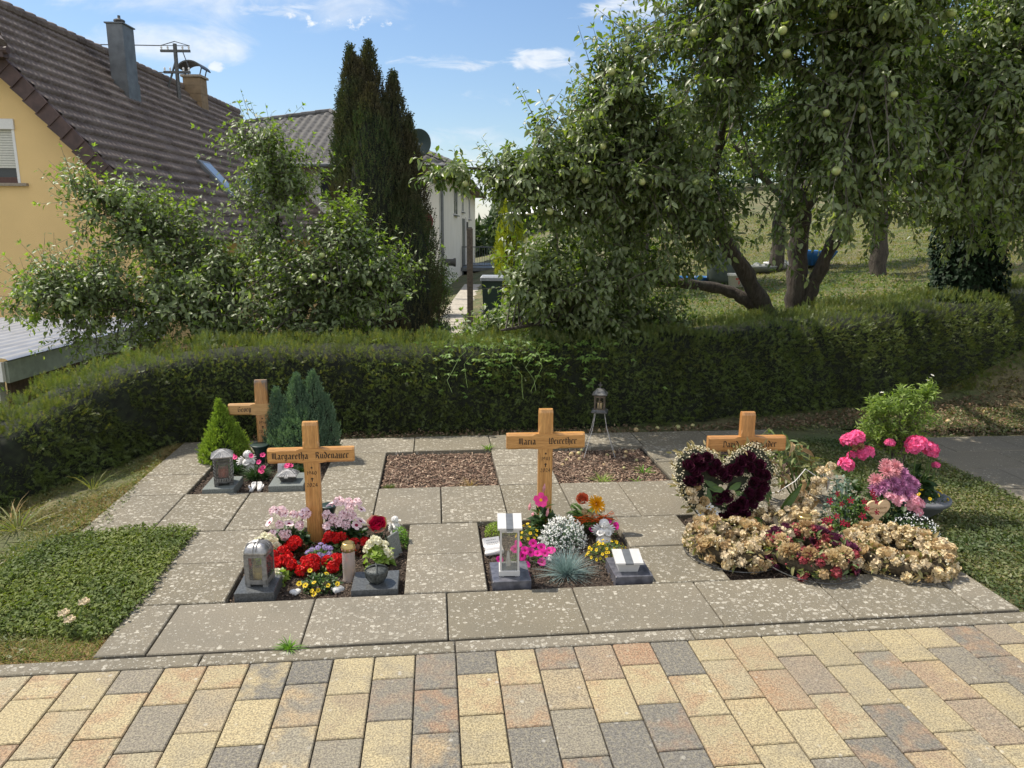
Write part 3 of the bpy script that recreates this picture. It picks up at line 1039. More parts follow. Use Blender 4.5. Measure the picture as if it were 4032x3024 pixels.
blades([(-3.6, .09), (.16, .09), (.16, 1.3), (-.45, 1.31), (-.45, 3.1), (-1.2, 2.4), (-2.2, .9), (-3.6, -0.1)], 75000, (.02, .06), .004, 'grass', 'lawn_grass', 'short mixed green grass on the bank left of the slabs')
cover([(-3.4, .09), (-.1, .1), (-.3, 1.2), (-.5, 2.9), (-.9, 2.6), (-2.0, 1.0)], 9000, (.012, .028), (.007, .014), .03, 'weed', 'lawn_clover', 'pale weedy leaves in the lawn on the left bank', 'ground cover')
blades([(-.70, 1.35), (-.44, 1.35), (-.44, 3.05), (-.56, 3.05), (-.66, 2.0)], 11000, (.012, .045), .003, 'drygrass', 'dry_grass', 'straw coloured dry grass along the left edge of the slabs', .9)
blades([(-.35, .02), (.17, .06), (.20, .35), (.02, .30), (-.35, .22)], 6500, (.012, .035), .0035, 'drygrass', 'dry_grass', 'tan dried grass at the front corner by the kerb', 1.0)
blades([(-3, .02), (-.3, .02), (-.3, .14), (-3, .16)], 3500, (.012, .035), .0035, 'drygrass', 'dry_grass', 'dry grass fringe along the kerb on the far left', 1.0)
cover([(-.62, .62), (-.30, .30), (.16, .22), (.21, .5), (.19, 1.0), (.20, 1.33), (-.12, 1.38), (-.44, 1.30), (-.60, 1.0)], 17000, (.013, .030), (.008, .016), .05, 'privet', 'ground_cover', 'dense small leaved green ground cover filling the notch in the slabs', 'ground cover')
cover([(-1.5, .35), (-.55, .3), (-.5, .9), (-.9, 1.3), (-1.7, 1.0)], 7000, (.013, .028), (.008, .015), .035, 'privet', 'ground_cover', 'looser green ground cover thinning out into the left lawn', 'ground cover', .2)
RP = [(4.16, .10), (5.24, .10), (5.25, 2.76), (4.40, 2.76), (4.37, 1.9), (4.16, 1.3)]
cover(RP, 26000, (.014, .032), (.009, .017), .035, 'weed', 'ground_cover', 'trailing weedy ground cover between the slabs and the side path', 'ground cover')
blades(RP, 9000, (.015, .05), .0035, 'grass', 'lawn_grass', 'thin grass among the ground cover right of the graves')
blades([(4.16, .09), (5.25, .09), (5.25, .26), (4.2, .2)], 1800, (.01, .03), .003, 'drygrass', 'dry_grass', 'dry grass at the right corner beside the kerb', 1.0)
LP = [(3.3, 3.13), (5.1, 3.12), (5.3, 2.80), (12, 2.80), (12, 4.7), (7.4, 4.05), (5.2, 3.6)]
cover(LP, 20000, (.02, .045), (.012, .025), .03, 'litter', 'leaf_litter', 'brown fallen leaves lying along the foot of the hedge on the right', 'leaf litter')
cover([(4.4, 3.12), (5.3, 2.79), (12, 2.79), (12, 4.2), (6.5, 3.6)], 22000, (.014, .032), (.01, .018), .04, 'weed', 'ground_cover', 'green weeds between the side path and the hedge', 'ground cover', .35)
cover([(-.4, 3.12), (3.4, 3.12), (3.4, 3.3), (-.3, 3.3)], 1500, (.015, .035), (.01, .02), .02, 'litter', 'leaf_litter', 'thin line of dead leaves under the hedge behind the back slabs', 'leaf litter')


def field():
    n = 90000
    d = 7.2 + 30 * rng.random(n) ** 1.25; r = rng.uniform(.2, 1, n) * (d * .75 + .5)
    p = np.array([(CAM.x + a * FY + b * FX, CAM.y - a * FX + b * FY) for a, b in zip(r, d)])
    z = np.array([tz_rd(a, b) for a, b in zip(r, d)])
    P = np.stack([p[:, 0], p[:, 1], z - .01], 1)
    U = np.array([0, 0, 1.0]) + rng.normal(0, .5, P.shape)
    V, F = blade_arrays(P, U, rng.uniform(.04, .11, n), .009 + .0006 * d, .5, 2)
    o = np_build('orchard_grass', V, F, M['grass']); tag(o, 'sun dappled grass on the orchard slope behind the hedge', 'grass', kind='stuff')
    n = 9000
    d = rng.uniform(7.3, 14, n); r = rng.uniform(-1, 6.5, n)
    P = np.array([tuple(W(a, b, tz_rd(a, b) + rng.uniform(0, .08))) for a, b in zip(r, d)])
    D = nrm(rng.normal(size=P.shape) * np.array([1, 1, .4]) + np.array([0, 0, .4]))
    V, F = leaf_arrays(P, D, np.array([0, 0, 1.0]) + rng.normal(0, .5, P.shape), rng.uniform(.03, .08, n), rng.uniform(.015, .04, n), simple=True)
    o = np_build('orchard_weeds', V, F, M['bushleaf']); tag(o, 'broad leaved weeds growing in the orchard grass', 'weeds', kind='stuff')


field()

# ================================================================== HEDGE
HB = [(-3.4, -.95), (-1.95, .95), (-1.22, 1.75), (-.80, 2.45), (-.50, 3.08), (.30, 3.24), (1.75, 3.20), (3.3, 3.32), (5.2, 3.66), (7.4, 4.12), (10.5, 4.9), (14, 5.9)]
HT = [.28, .35, .43, .58, .72, .75, .745, .77, .88, 1.06, 1.28, 1.4]       # top height
HW = [.5, .5, .52, .60, .75, .80, .80, .85, 1.0, 1.1, 1.2, 1.2]


def hedge():
    pts = np.array(HB, float)
    seg = np.linalg.norm(np.diff(pts, axis=0), axis=1); s = np.concatenate([[0], np.cumsum(seg)])
    tot = s[-1]

    def smooth(q):
        q = np.clip(q, 0, tot)
        offs = (-.35, -.18, 0, .18, .35)
        f = lambda arr: sum(np.interp(np.clip(q + o_, 0, tot), s, arr) for o_ in offs) / 5
        return f(pts[:, 0]), f(pts[:, 1]), f(np.array(HT)), f(np.array(HW))

    def frame(q):
        x, y, h, w = smooth(q); x2, y2, _, _ = smooth(q + .02); x1, y1, _, _ = smooth(q - .02)
        t = np.stack([x2 - x1, y2 - y1], -1); t = t / np.maximum(np.linalg.norm(t, axis=-1, keepdims=True), 1e-9)
        nb = np.stack([-t[:, 1], t[:, 0]], -1)          # to the back (left of the walking direction)
        return x, y, h, w, t, nb
    # profile parameter: (offset to the back, height fraction, normal)
    def prof(u, h, w):
        # u 0..1 front face, 1..2 top
        out = []
        fr = u < 1
        a = np.where(fr, u, 1); b = np.where(fr, 0, u - 1)
        rr = .13
        # front face leans back a little
        off = np.where(fr, .02 + a ** 2 * .12, .14 + b * (w - .14))
        zz = np.where(fr, a * (h - .05) , h - .05 + .05 * np.sin(np.clip(b * 6, 0, math.pi / 2)) - .10 * np.clip((b - .82) / .18, 0, 1) ** 2)
        ny = np.where(fr, -1.0, 0); nz = np.where(fr, np.clip((a - .82) / .18, 0, 1) * .8 + .05, 1.0)
        ny = np.where((~fr) & (b < .12), -.4, ny)
        return off, zz, ny, nz
    # inner core
    q = np.linspace(0, tot, 160)
    x, y, h, w, t, nb = frame(q)
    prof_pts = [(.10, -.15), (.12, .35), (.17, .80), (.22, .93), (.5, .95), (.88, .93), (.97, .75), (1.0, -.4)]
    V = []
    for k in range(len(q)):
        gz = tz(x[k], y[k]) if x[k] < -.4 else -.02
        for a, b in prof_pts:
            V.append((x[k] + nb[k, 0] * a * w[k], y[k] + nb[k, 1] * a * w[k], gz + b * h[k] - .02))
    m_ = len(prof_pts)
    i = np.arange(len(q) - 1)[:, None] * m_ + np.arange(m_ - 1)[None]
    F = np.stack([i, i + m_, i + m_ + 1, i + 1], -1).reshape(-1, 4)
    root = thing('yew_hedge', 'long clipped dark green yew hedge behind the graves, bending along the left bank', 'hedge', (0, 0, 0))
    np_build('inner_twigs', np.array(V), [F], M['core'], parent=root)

    def emit(n, u0, u1, qa=0, qb=tot, size=(.045, .085), depth=(.0, .09), up=.35):
        q = rng.uniform(qa, qb, n); u = rng.uniform(u0, u1, n)
        x, y, h, w, t, nb = frame(q)
        off, zz, ny, nz = prof(u, h, w)
        dep = rng.uniform(depth[0], depth[1], n) + .012 * np.sin(q * 14) + .02 * np.sin(q * 5.3 + 1)
        gz = np.array([tz(a, b) if a < -.4 else -.02 for a, b in zip(x, y)])
        lump = .022 * np.sin(q * 7.1 + u * 5) + .018 * np.sin(q * 17.3 + u * 11) + .012 * np.sin(q * 31)
        nx2 = nb * ny[:, None]
        Nn = nrm(np.stack([nx2[:, 0], nx2[:, 1], nz], -1))
        P = np.stack([x + nb[:, 0] * off, y + nb[:, 1] * off, gz + zz], -1) - Nn * (dep - lump)[:, None]
        U = nrm(Nn * 1.0 + rng.normal(0, .55, P.shape) + np.array([0, 0, up]))
        return P, U, rng.uniform(size[0], size[1], n)
    P1, U1, L1 = emit(36000, 0.0, 1.0, 1.6, tot - 3.0, (.035, .07), (.0, .07), up=.25)
    P2, U2, L2 = emit(17000, 1.0, 2.0, 1.6, tot - 3.0, (.04, .075), (.0, .05), up=.9)
    V, F = merge([sprig_arrays(P1, U1, L1, 10, .34, .05), sprig_arrays(P2, U2, L2, 10, .34, .05)])
    np_build('foliage', V, F, M['yew'], parent=root)
    P3, U3, L3 = emit(4600, 1.0, 1.95, 1.6, tot - 3.0, (.035, .06), (-.022, .01), up=1.3)
    P4, U4, L4 = emit(2600, .55, 1.0, 1.6, tot - 3.0, (.035, .06), (-.018, .02), up=.6)
    V, F = merge([sprig_arrays(P3, U3, L3, 10, .34, .055), sprig_arrays(P4, U4, L4, 10, .34, .055)])
    np_build('young_shoots', V, F, M['yewtip'], parent=root)


hedge()
# climbing vine over the hedge middle
def vine():
    root = thing('climbing_vine', 'pale green lobed vine creeping over the middle of the hedge', 'vine', (2.3, 3.5, .6))
    N = 520
    x = rng.normal(0, .42, N); y = rng.uniform(-.2, .55, N); z = np.where(y > -.12, .10 + rng.normal(0, .02, N), 0)
    hang = rng.random(N) < .22
    y = np.where(hang, -.20 + rng.normal(0, .02, N), y); z = np.where(hang, .06 - rng.random(N) ** 1.5 * .38, z)
    P = np.stack([x, y, z], 1)
    parts = []
    for a in (-.8, 0, .8):
        ang = rng.uniform(0, 6.28, N) if a == -.8 else ang
        D = np.stack([np.cos(ang + a), np.sin(ang + a), np.full(N, -.1)], 1)
        parts.append(leaf_arrays(P, D, np.array([0, -.5, 1.0]) + rng.normal(0, .3, P.shape), .05, .022, simple=True))
    V, F = merge(parts)
    np_build('leaves', V, F, M['fern'], parent=root)
    mb = MB()
    for k in range(6):
        a = Vector((rnd.uniform(-.5, .5), rnd.uniform(-.1, .3), .10)); pts = [a]
        for j in range(6):
            a = a + Vector((rnd.uniform(-.08, .08), -.09, 0 if a.y > -.2 else -.05)); a.z = .1 if a.y > -.15 else a.z - .03; pts.append(a.copy())
        mb.tube(pts, .0014, 4)
    mb.build('stem', M['fern'], root)


vine()

# ================================================================== FRUIT TREES
def limb_pts(pts, n=6):
    """smooth a polyline given in (r,d,z)"""
    P = [W(*p) for p in pts]
    out = []
    for k in range(len(P) - 1):
        p0 = P[max(k - 1, 0)]; p1 = P[k]; p2 = P[k + 1]; p3 = P[min(k + 2, len(P) - 1)]
        for j in range(n):
            t = j / n
            out.append(.5 * ((2 * p1) + (p2 - p0) * t + (2 * p0 - 5 * p1 + 4 * p2 - p3) * t * t + (3 * p1 - p0 - 3 * p2 + p3) * t ** 3))
    out.append(P[-1])
    return out


def leafy_tree(name, label, limbs, blobs, leaf_mat, nb_shoots, leaf=(.05, .075), per=11, sprout=(.14, .3), droop=.0, group=None, cat='apple tree',
               bark='bark', apples=0, tips=0, branch_r=.011, apple_bias=None, seed=1, upright=0.0, gap=0.0):
    """limbs: list of (points, radii) with trunk first; blobs: (r,d,z, rr,rd,rz, weight)"""
    global rng
    rng = np.random.default_rng(seed); rl = random.Random(seed)
    base = W(*limbs[0][0][0])
    root = thing(name, label, cat, base, 0, group)
    o3 = np.array(base)
    allp = []
    first = True
    wood = MB(); trunk = MB()
    for pts, rad in limbs:
        P = limb_pts(pts)
        rr = np.interp(np.linspace(0, 1, len(P)), np.linspace(0, 1, len(rad)), rad)
        rr = [r_ * (1 + .10 * math.sin(k * 2.1 + seed)) for k, r_ in enumerate(rr)]
        P2 = [p - base + Vector((rl.uniform(-1, 1), rl.uniform(-1, 1), 0)) * r_ * .18 for p, r_ in zip(P, rr)]
        (trunk if first else wood).tube(P2, rr, 10)
        first = False
        allp += [np.array(p) for p in P[2:]]
    allp = np.array(allp)
    wts = np.array([b[6] for b in blobs], float); wts /= wts.sum()
    nbr = max(20, nb_shoots // 9)
    ctr = []
    for k in range(nbr):
        b = blobs[rng.choice(len(blobs), p=wts)]
        v = nrm(rng.normal(size=3)) * rng.random() ** .42
        ctr.append(np.array(W(b[0] + v[0] * b[3], b[1] + v[1] * b[4], b[2] + v[2] * b[5])))
    ctr = np.array(ctr)
    B, U, Ls = [], [], []
    segP, segQ, r0, r1 = [], [], [], []
    for c in ctr:
        dd = np.linalg.norm(allp - c, axis=1) + rng.random(len(allp)) * .25
        a = allp[dd.argmin()]
        v = c - a; L = np.linalg.norm(v)
        mid = a + v * .5 + np.array([0, 0, .12 * L]) + rng.normal(0, .06 * L, 3)
        pts = [a, a * .5 + mid * .5 + np.array([0, 0, .03]), mid, mid * .45 + c * .55 + np.array([0, 0, .02 * L]), c]
        for j in range(4):
            segP.append(pts[j]); segQ.append(pts[j + 1])
            f = min(1.6, .5 + L * .6)
            r0.append(branch_r * f * (1 - j * .22)); r1.append(branch_r * f * (1 - (j + 1) * .22) + .001)
        ns = 9
        for j in range(ns):
            t = .25 + .75 * (j / (ns - 1))
            q = t * 4; i0 = min(3, int(q)); p = pts[i0] + (pts[i0 + 1] - pts[i0]) * (q - i0)
            dv = nrm((pts[i0 + 1] - pts[i0])[None])[0]
            u = dv * (.5 if t < .95 else 1.2) + rng.normal(0, .65, 3) + np.array([0, 0, .25 + upright - droop])
            B.append(p); U.append(u); Ls.append(rl.uniform(*sprout))
    B = np.array(B); U = nrm(np.array(U)); Ls = np.array(Ls)
    # shoots
    S0 = np.array(segP + list(B)); S1 = np.array(segQ + list(B + U * Ls[:, None]))
    ra = np.array(r0 + [.0032] * len(B)); rb = np.array(r1 + [.0014] * len(B))
    V, F = rod_arrays(S0 - o3, S1 - o3, ra, rb)
    trunk.build('trunk', M[bark], root, smooth=True)
    if wood.v:
        wood.build('limbs', M[bark], root, smooth=True)
    np_build('twigs', V, F, M['bark2'], parent=root)
    # leaves
    n = len(B)
    A = nrm(np.cross(U, rng.normal(size=(n, 3)))); Cc = np.cross(U, A)
    LP, LD, LN, LS = [], [], [], []
    for j in range(per):
        t = (j + .6) / per
        ph = j * 2.4 + rng.uniform(0, .8, n)
        rad = A * np.cos(ph)[:, None] + Cc * np.sin(ph)[:, None]
        p = B + U * (Ls * t)[:, None] + rad * .012
        d = U * .55 + rad * .85 + np.array([0, 0, -.28 - droop]) + rng.normal(0, .22, (n, 3))
        LP.append(p); LD.append(d); LN.append(rad * -.15 + U * .4 + np.array([0, 0, .75]) + rng.normal(0, .35, (n, 3)))
        LS.append(rng.uniform(leaf[0], leaf[1], n) * (1.0 if t < .8 else .75))
    LP = np.concatenate(LP); LD = np.concatenate(LD); LN = np.concatenate(LN); LS = np.concatenate(LS)
    if gap:
        keep = rng.random(len(LP)) > gap
        LP, LD, LN, LS = LP[keep], LD[keep], LN[keep], LS[keep]
    V, F = leaf_arrays(LP - o3, LD, LN, LS, LS * rng.uniform(.45, .6, len(LS)), fold=.22, droop=.3)
    np_build('foliage', V, F, M[leaf_mat], parent=root)
    if tips:
        k = rng.choice(n, min(tips, n), replace=False)
        e = B[k] + U[k] * Ls[k][:, None]
        parts = []
        for j in range(6):
            ph = j * 1.05
            rad = A[k] * math.cos(ph) + Cc[k] * math.sin(ph)
            parts.append(leaf_arrays(e - o3 + rad * .004, U[k] * 1.0 + rad * .7 + np.array([0, 0, .3]), rad * -1 + np.array([0, 0, .6]), rng.uniform(.03, .05, len(k)), .02, simple=True))
        V, F = merge(parts)
        np_build('young_leaves', V, F, M['tipleaf'], parent=root)
    if apples:
        # fruit on the side that faces the graves
        toc = np.array(CAM) - B
        dist = np.linalg.norm(toc, axis=1)
        bl = B + U * (Ls * .3)[:, None]
        score = dist + rng.uniform(0, 2.2, n)
        pick = np.argsort(score)[:apples * 4]
        pick = pick[rng.choice(len(pick), apples, replace=False)]
        for q in pick:
            s = rl.uniform(.85, 1.15)
            child('apple', APPLE, root, Vector(bl[q] - o3 + np.array([rl.uniform(-.04, .04), -.05, -.05])), (rl.uniform(-.5, .5), rl.uniform(-.5, .5), rl.uniform(0, 6)), s)
    return root


def apple_mesh(m='apple', r=.029):
    mb = MB()
    prof = [(.0005, -.78), (.25, -.85), (.62, -.72), (.93, -.3), (1.0, .08), (.9, .5), (.6, .8), (.3, .82), (.08, .66), (.0005, .6)]
    mb.lathe([(a * r, b * r) for a, b in prof], 12)
    mb.tube([(0, 0, .6 * r), (0.1 * r, 0, 1.5 * r)], .0016, 4)
    o = mb.build('apple', M[m], smooth=True)
    me = o.data
    bpy.data.objects.remove(o)
    return me


APPLE = apple_mesh()

# left tree, light shoots against the yellow house
leafy_tree('apple_tree', 'spreading apple tree with pale upright shoots in front of the yellow house', [
    ([(-2.35, 7.9, -.55), (-2.38, 7.9, .1), (-2.45, 7.8, .7), (-2.45, 7.7, 1.3), (-2.42, 7.6, 2.0), (-2.4, 7.5, 2.5)], [.09, .08, .06, .035, .02, .008]),
    ([(-2.4, 7.85, .25), (-3.0, 7.4, .6), (-3.8, 7.1, .95), (-4.6, 6.9, 1.05)], [.06, .045, .03, .01]),
    ([(-2.4, 7.85, .3), (-1.9, 7.4, .7), (-1.5, 7.2, 1.0), (-1.1, 7.1, 1.1)], [.05, .035, .025, .01]),
    ([(-2.4, 7.8, .6), (-3.2, 7.4, 1.2), (-3.7, 7.2, 1.6), (-3.9, 7.1, 1.9)], [.045, .03, .018, .007]),
    ([(-2.4, 7.7, .5), (-1.9, 7.1, 1.1), (-1.7, 6.9, 1.5)], [.035, .025, .01])],
    [(-2.9, 7.3, 1.05, 1.45, .8, .48, 4.6), (-1.55, 7.2, 1.05, .60, .7, .50, 1.7), (-4.35, 7.0, .95, .50, .5, .32, 1.0), (-2.42, 7.5, 2.05, .48, .45, .60, 1.7),
     (-3.65, 7.2, 1.62, .60, .45, .42, 1.2), (-1.65, 7.2, 1.62, .32, .3, .38, .6), (-3.0, 7.0, .50, 1.5, .6, .35, 1.6), (-4.0, 7.0, 2.0, .2, .2, .3, .25)],
    'apleaf2', 3900, leaf=(.042, .072), per=10, sprout=(.14, .48), upright=.6, apples=26, tips=900, seed=3, gap=.08)

# right hand trees
leafy_tree('apple_tree', 'old apple tree with a dark leaning trunk and a low horizontal bough', [
    ([(2.95, 8.1, .40), (2.78, 8.0, .84), (2.40, 7.9, 1.37), (2.07, 7.7, 1.80), (1.8, 7.4, 2.3), (1.3, 7.0, 2.6)], [.105, .095, .085, .075, .05, .03]),
    ([(2.85, 8.1, .70), (2.58, 8.0, .92), (2.30, 8.0, 1.04), (1.69, 7.8, 1.12), (.87, 7.5, 1.10), (.4, 7.2, 1.0)], [.075, .07, .06, .05, .03, .015]),
    ([(2.0, 7.6, 1.9), (1.5, 7.0, 2.15), (.8, 6.5, 2.25), (.0, 6.2, 2.15), (-.75, 6.0, 2.16)], [.05, .04, .028, .016, .004]),
    ([(2.0, 7.6, 2.1), (1.9, 6.8, 2.7), (1.9, 6.2, 3.1), (1.9, 5.8, 3.5)], [.05, .04, .03, .015]),
    ([(1.4, 7.6, 1.1), (.9, 6.9, .95), (.3, 6.5, .85), (-.1, 6.3, .80)], [.035, .03, .02, .01])],
    [(1.0, 6.5, 1.55, .72, .8, .45, 2.6), (.75, 6.2, 2.12, .85, .7, .36, 2.0), (1.25, 6.3, 2.65, .75, .8, .48, 2.4), (1.75, 6.0, 3.25, .85, .8, .6, 2.8), (.55, 6.6, 1.05, .65, .6, .33, 1.6),
     (1.6, 6.6, 1.75, .7, .7, .42, 1.9), (-.45, 6.05, 2.10, .34, .15, .04, .16), (.12, 6.1, 2.0, .25, .3, .18, .5), (.45, 6.0, 2.42, .4, .4, .25, .7), (.25, 6.4, 1.35, .28, .35, .35, .7), (.9, 6.1, 3.0, .32, .4, .3, .6)],
    'apleaf', 4200, leaf=(.042, .078), per=11, sprout=(.13, .36), droop=.22, apples=34, tips=260, seed=5)
leafy_tree('apple_tree', 'big apple tree with a forked trunk hung with green apples, right of the leaning one', [
    ([(3.10, 7.9, .40), (3.09, 7.9, .95), (3.07, 7.9, 1.5), (3.05, 7.8, 2.0), (3.2, 7.6, 2.5), (3.5, 7.3, 3.0)], [.12, .105, .10, .095, .07, .05]),
    ([(3.14, 7.9, .62), (3.22, 7.85, 1.05), (3.36, 7.75, 1.55), (3.5, 7.5, 2.05), (3.9, 7.1, 2.5), (4.5, 6.7, 2.9)], [.08, .075, .065, .06, .045, .02]),
    ([(3.1, 7.7, 2.2), (2.8, 7.0, 2.5), (2.6, 6.3, 2.8), (2.6, 5.7, 3.1)], [.06, .045, .03, .012]),
    ([(3.5, 7.4, 2.7), (3.7, 6.5, 2.9), (3.8, 5.8, 3.0)], [.05, .04, .015])],
    [(2.7, 6.0, 2.4, .85, .8, .50, 2.6), (3.2, 6.0, 3.3, 1.0, .9, .6, 3.0), (3.8, 6.0, 2.5, .8, .8, .55, 2.6), (2.55, 5.6, 2.02, .6, .5, .30, .8), (4.2, 6.0, 3.2, .8, .8, .6, 2.4), (3.3, 5.7, 2.05, .5, .5, .28, .8), (2.3, 5.4, 3.3, .6, .5, .5, 1.0), (3.9, 6.4, 1.80, .5, .4, .28, .9), (3.0, 6.3, 1.78, .5, .4, .22, .7), (4.4, 6.5, 1.75, .4, .4, .25, .5), (2.2, 5.9, 1.7, .3, .3, .3, .4)],
    'apleaf', 4200, leaf=(.042, .078), per=11, sprout=(.13, .36), droop=.22, apples=44, tips=300, seed=8)
leafy_tree('apple_tree', 'apple tree at the right edge, its trunk wrapped in dark ivy', [
    ([(4.95, 8.0, .50), (4.95, 7.9, 1.3), (4.95, 7.7, 2.0), (4.7, 7.3, 2.8)], [.16, .14, .11, .06]),
    ([(4.95, 7.8, 1.7), (5.3, 7.2, 2.3), (5.5, 6.8, 2.8)], [.07, .05, .02])],
    [(4.7, 6.6, 2.5, .8, .8, .55, 2.6), (4.9, 6.6, 3.2, .9, .9, .6, 2.6), (5.4, 7.0, 2.2, .6, .6, .5, 1.4), (4.3, 6.5, 2.0, .5, .5, .32, 1.0), (5.5, 7.6, 1.7, .5, .6, .4, .8)],
    'apleaf', 1900, leaf=(.042, .078), per=10, sprout=(.14, .32), droop=.2, apples=14, tips=150, seed=13)


def ivy():
    root = thing('ivy_column', 'dense near-black ivy wrapping the trunk at the right edge', 'ivy', W(4.95, 8.0, .50))
    n = 6500
    h = rng.random(n); a = rng.uniform(0, 6.28, n)
    rad = .36 * (1 - .25 * h) * (1 + .2 * np.sin(a * 3 + h * 8)) * rng.uniform(.75, 1.08, n)
    P = np.stack([rad * np.cos(a), rad * np.sin(a), h * 1.45], 1)
    D = np.stack([np.cos(a), np.sin(a), np.full(n, -.9)], 1) + rng.normal(0, .4, (n, 3))
    V, F = leaf_arrays(P, D, np.stack([np.cos(a), np.sin(a), np.full(n, .5)], 1) + rng.normal(0, .3, (n, 3)), rng.uniform(.04, .07, n), rng.uniform(.035, .06, n), simple=True)
    np_build('leaves', V, F, M['ivy'], parent=root)
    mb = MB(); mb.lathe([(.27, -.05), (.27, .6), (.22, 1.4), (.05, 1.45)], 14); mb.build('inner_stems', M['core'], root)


ivy()
for (r, d, lab, sd) in ((6.6, 13.2, 'straight apple trunk standing further up the orchard slope', 21), (5.6, 15.5, 'second trunk half hidden behind the forked tree', 22), (9.5, 14.5, 'orchard tree beyond the ivy covered trunk', 23), (2.6, 14.5, 'leafy orchard tree behind the rain barrel', 24)):
    z0 = tz_rd(r, d)
    leafy_tree('orchard_tree', lab, [([(r, d, z0 - .1), (r - .05, d, z0 + 1.0), (r + .1, d - .1, z0 + 1.9), (r + .3, d - .3, z0 + 2.8)], [.15, .13, .11, .05]),
                ([(r, d, z0 + 1.5), (r - .9, d - .4, z0 + 2.2), (r - 1.4, d - .6, z0 + 2.6)], [.07, .05, .02])],
               [(r, d - .2, z0 + 2.6, 1.7, 1.4, .75, 2), (r + .3, d, z0 + 3.6, 1.4, 1.2, .8, 1.4)], 'apleaf', 520, leaf=(.08, .13), per=9, sprout=(.25, .45), droop=.1, seed=sd, group='orchard trees up the slope', branch_r=.02)

# low pale shrub behind the hedge middle
leafy_tree('apple_bush', 'low bushy apple shoots behind the middle of the hedge', [
    ([(.7, 7.4, .3), (.6, 7.2, .5), (.2, 7.0, .7)], [.04, .035, .012]), ([(.7, 7.4, .35), (1.0, 7.2, .6), (1.3, 7.0, .8)], [.03, .02, .01])],
    [(.45, 7.1, .62, .75, .5, .38, 2.0), (1.25, 7.0, .68, .6, .4, .35, 1.2), (-.35, 7.0, .42, .45, .3, .22, .8)], 'apleaf2', 800, leaf=(.045, .07), per=10, sprout=(.16, .32), upright=.55, seed=31, tips=330, cat='shrub')


# ------------------------------------------------------------------ columnar conifers
def conifer(name, label, base, spires, m, n, sprigL, cat='conifer', needle=.3, kk=8, up=1.4, corem='core', group=None, dens=None, flat=False, nw=.06):
    """spires: list of (dx,dy,height,radius,z0, shape)"""
    root = thing(name, label, cat, base, 0, group)
    Ps, Us = [], []
    core = MB()
    tot = sum(s[2] * s[3] for s in spires)
    for (dx, dy, h, rr, z0, shp) in spires:
        k = int(n * h * rr / tot)
        t = rng.random(k)
        a = rng.uniform(0, 2 * math.pi, k)
        pr = np.where(t < .18, .72 + t / .18 * .28, 1.0) * (1 - np.clip((t - .18) / .82, 0, 1) ** shp) + .01
        lump = 1 + .13 * np.sin(a * 5 + t * 14) + .10 * np.sin(a * 9 - t * 31) + .07 * np.sin(a * 15 + t * 57)
        rad = rr * pr * lump * rng.uniform(.74, 1.10, k)
        Ps.append(np.stack([dx + rad * np.cos(a), dy + rad * np.sin(a), z0 + t * h], 1))
        Us.append(np.stack([np.cos(a) * .55, np.sin(a) * .55, np.full(k, up)], 1) + rng.normal(0, .28, (k, 3)))
        prof = [(rr * .62, z0)]
        for j in range(1, 9):
            tt = j / 8.2
            prof.append((max(.004, rr * .74 * ((.72 + tt / .18 * .28) if tt < .18 else 1) * (1 - max(0, (tt - .18) / .82) ** shp)), z0 + tt * h))
        core.lathe(prof, 12, c=(dx, dy, 0))
    P = np.concatenate(Ps); U = np.concatenate(Us)
    V, F = sprig_arrays(P, U, rng.uniform(sprigL[0], sprigL[1], len(P)), kk, needle, nw, spread=.7, flat=flat)
    np_build('foliage', V, F, M[m], parent=root)
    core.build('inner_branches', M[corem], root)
    return root


zc = tz_rd(-2.0, 13)
conifer('columnar_conifer', 'tall dark columnar conifer with three pointed tops behind the left apple tree', W(-2.3, 13, -.4), [
    (-.44, 0, 4.95, .36, 0, 3.6), (-.16, .1, 5.05, .42, 0, 3.8), (.25, -.05, 4.55, .42, 0, 3.2), (-.12, -.25, 4.3, .62, 0, 3.4), (.50, 0, 3.9, .36, 0, 2.8), (-.60, 0, 4.2, .30, 0, 3.0), (.42, -.3, 2.8, .58, 0, 2.8), (-.30, -.1, 4.75, .30, 0, 3.6)], 'cypress', 34000, (.09, .20), up=1.9, kk=8, needle=.24, nw=.09)
conifer('golden_conifer', 'narrow golden green conifer beside the white parasol', W(-.08, 20, -.1), [(0, 0, 2.7, .36, 0, 2.6)], 'goldconifer', 3500, (.12, .2), up=1.6, nw=.1)
leafy_tree('green_shrub', 'rounded green shrub at the foot of the dark conifer by the garden path', [([(-1.75, 17, -.5), (-1.75, 17, .2)], [.05, .03])], [(-1.9, 17, .35, .55, .6, .75, 1)], 'bushleaf', 420, leaf=(.05, .08), per=9, sprout=(.15, .25), seed=41, cat='shrub')
leafy_tree('green_shrub', 'low shrub bordering the left side of the garden path', [([(-1.35, 13, -.4), (-1.35, 13, -.2)], [.03, .02])], [(-1.35, 13.0, -.25, .28, 1.4, .30, 1)], 'bushleaf', 380, leaf=(.04, .06), per=9, sprout=(.10, .2), seed=42, cat='shrub')
leafy_tree('green_shrub', 'tangled shrub on the right side of the garden path behind the bin', [([(1.0, 15, -.3), (1.0, 15, .1)], [.03, .02])], [(1.0, 15.0, .2, 1.3, 1.0, .55, 1)], 'bushleaf', 520, leaf=(.05, .08), per=9, sprout=(.12, .25), seed=43, cat='shrub')
leafy_tree('garden_tree', 'leafy tree filling the garden beside the white house', [([(3.4, 24, 0), (3.4, 24, 2.0)], [.12, .08])], [(2.7, 24.0, 2.0, 2.4, 1.6, 1.5, 1), (5, 25, 2.4, 2.6, 1.6, 1.8, 1.2)], 'bushleaf', 620, leaf=(.13, .2), per=9, sprout=(.3, .5), seed=44, branch_r=.03, cat='tree')


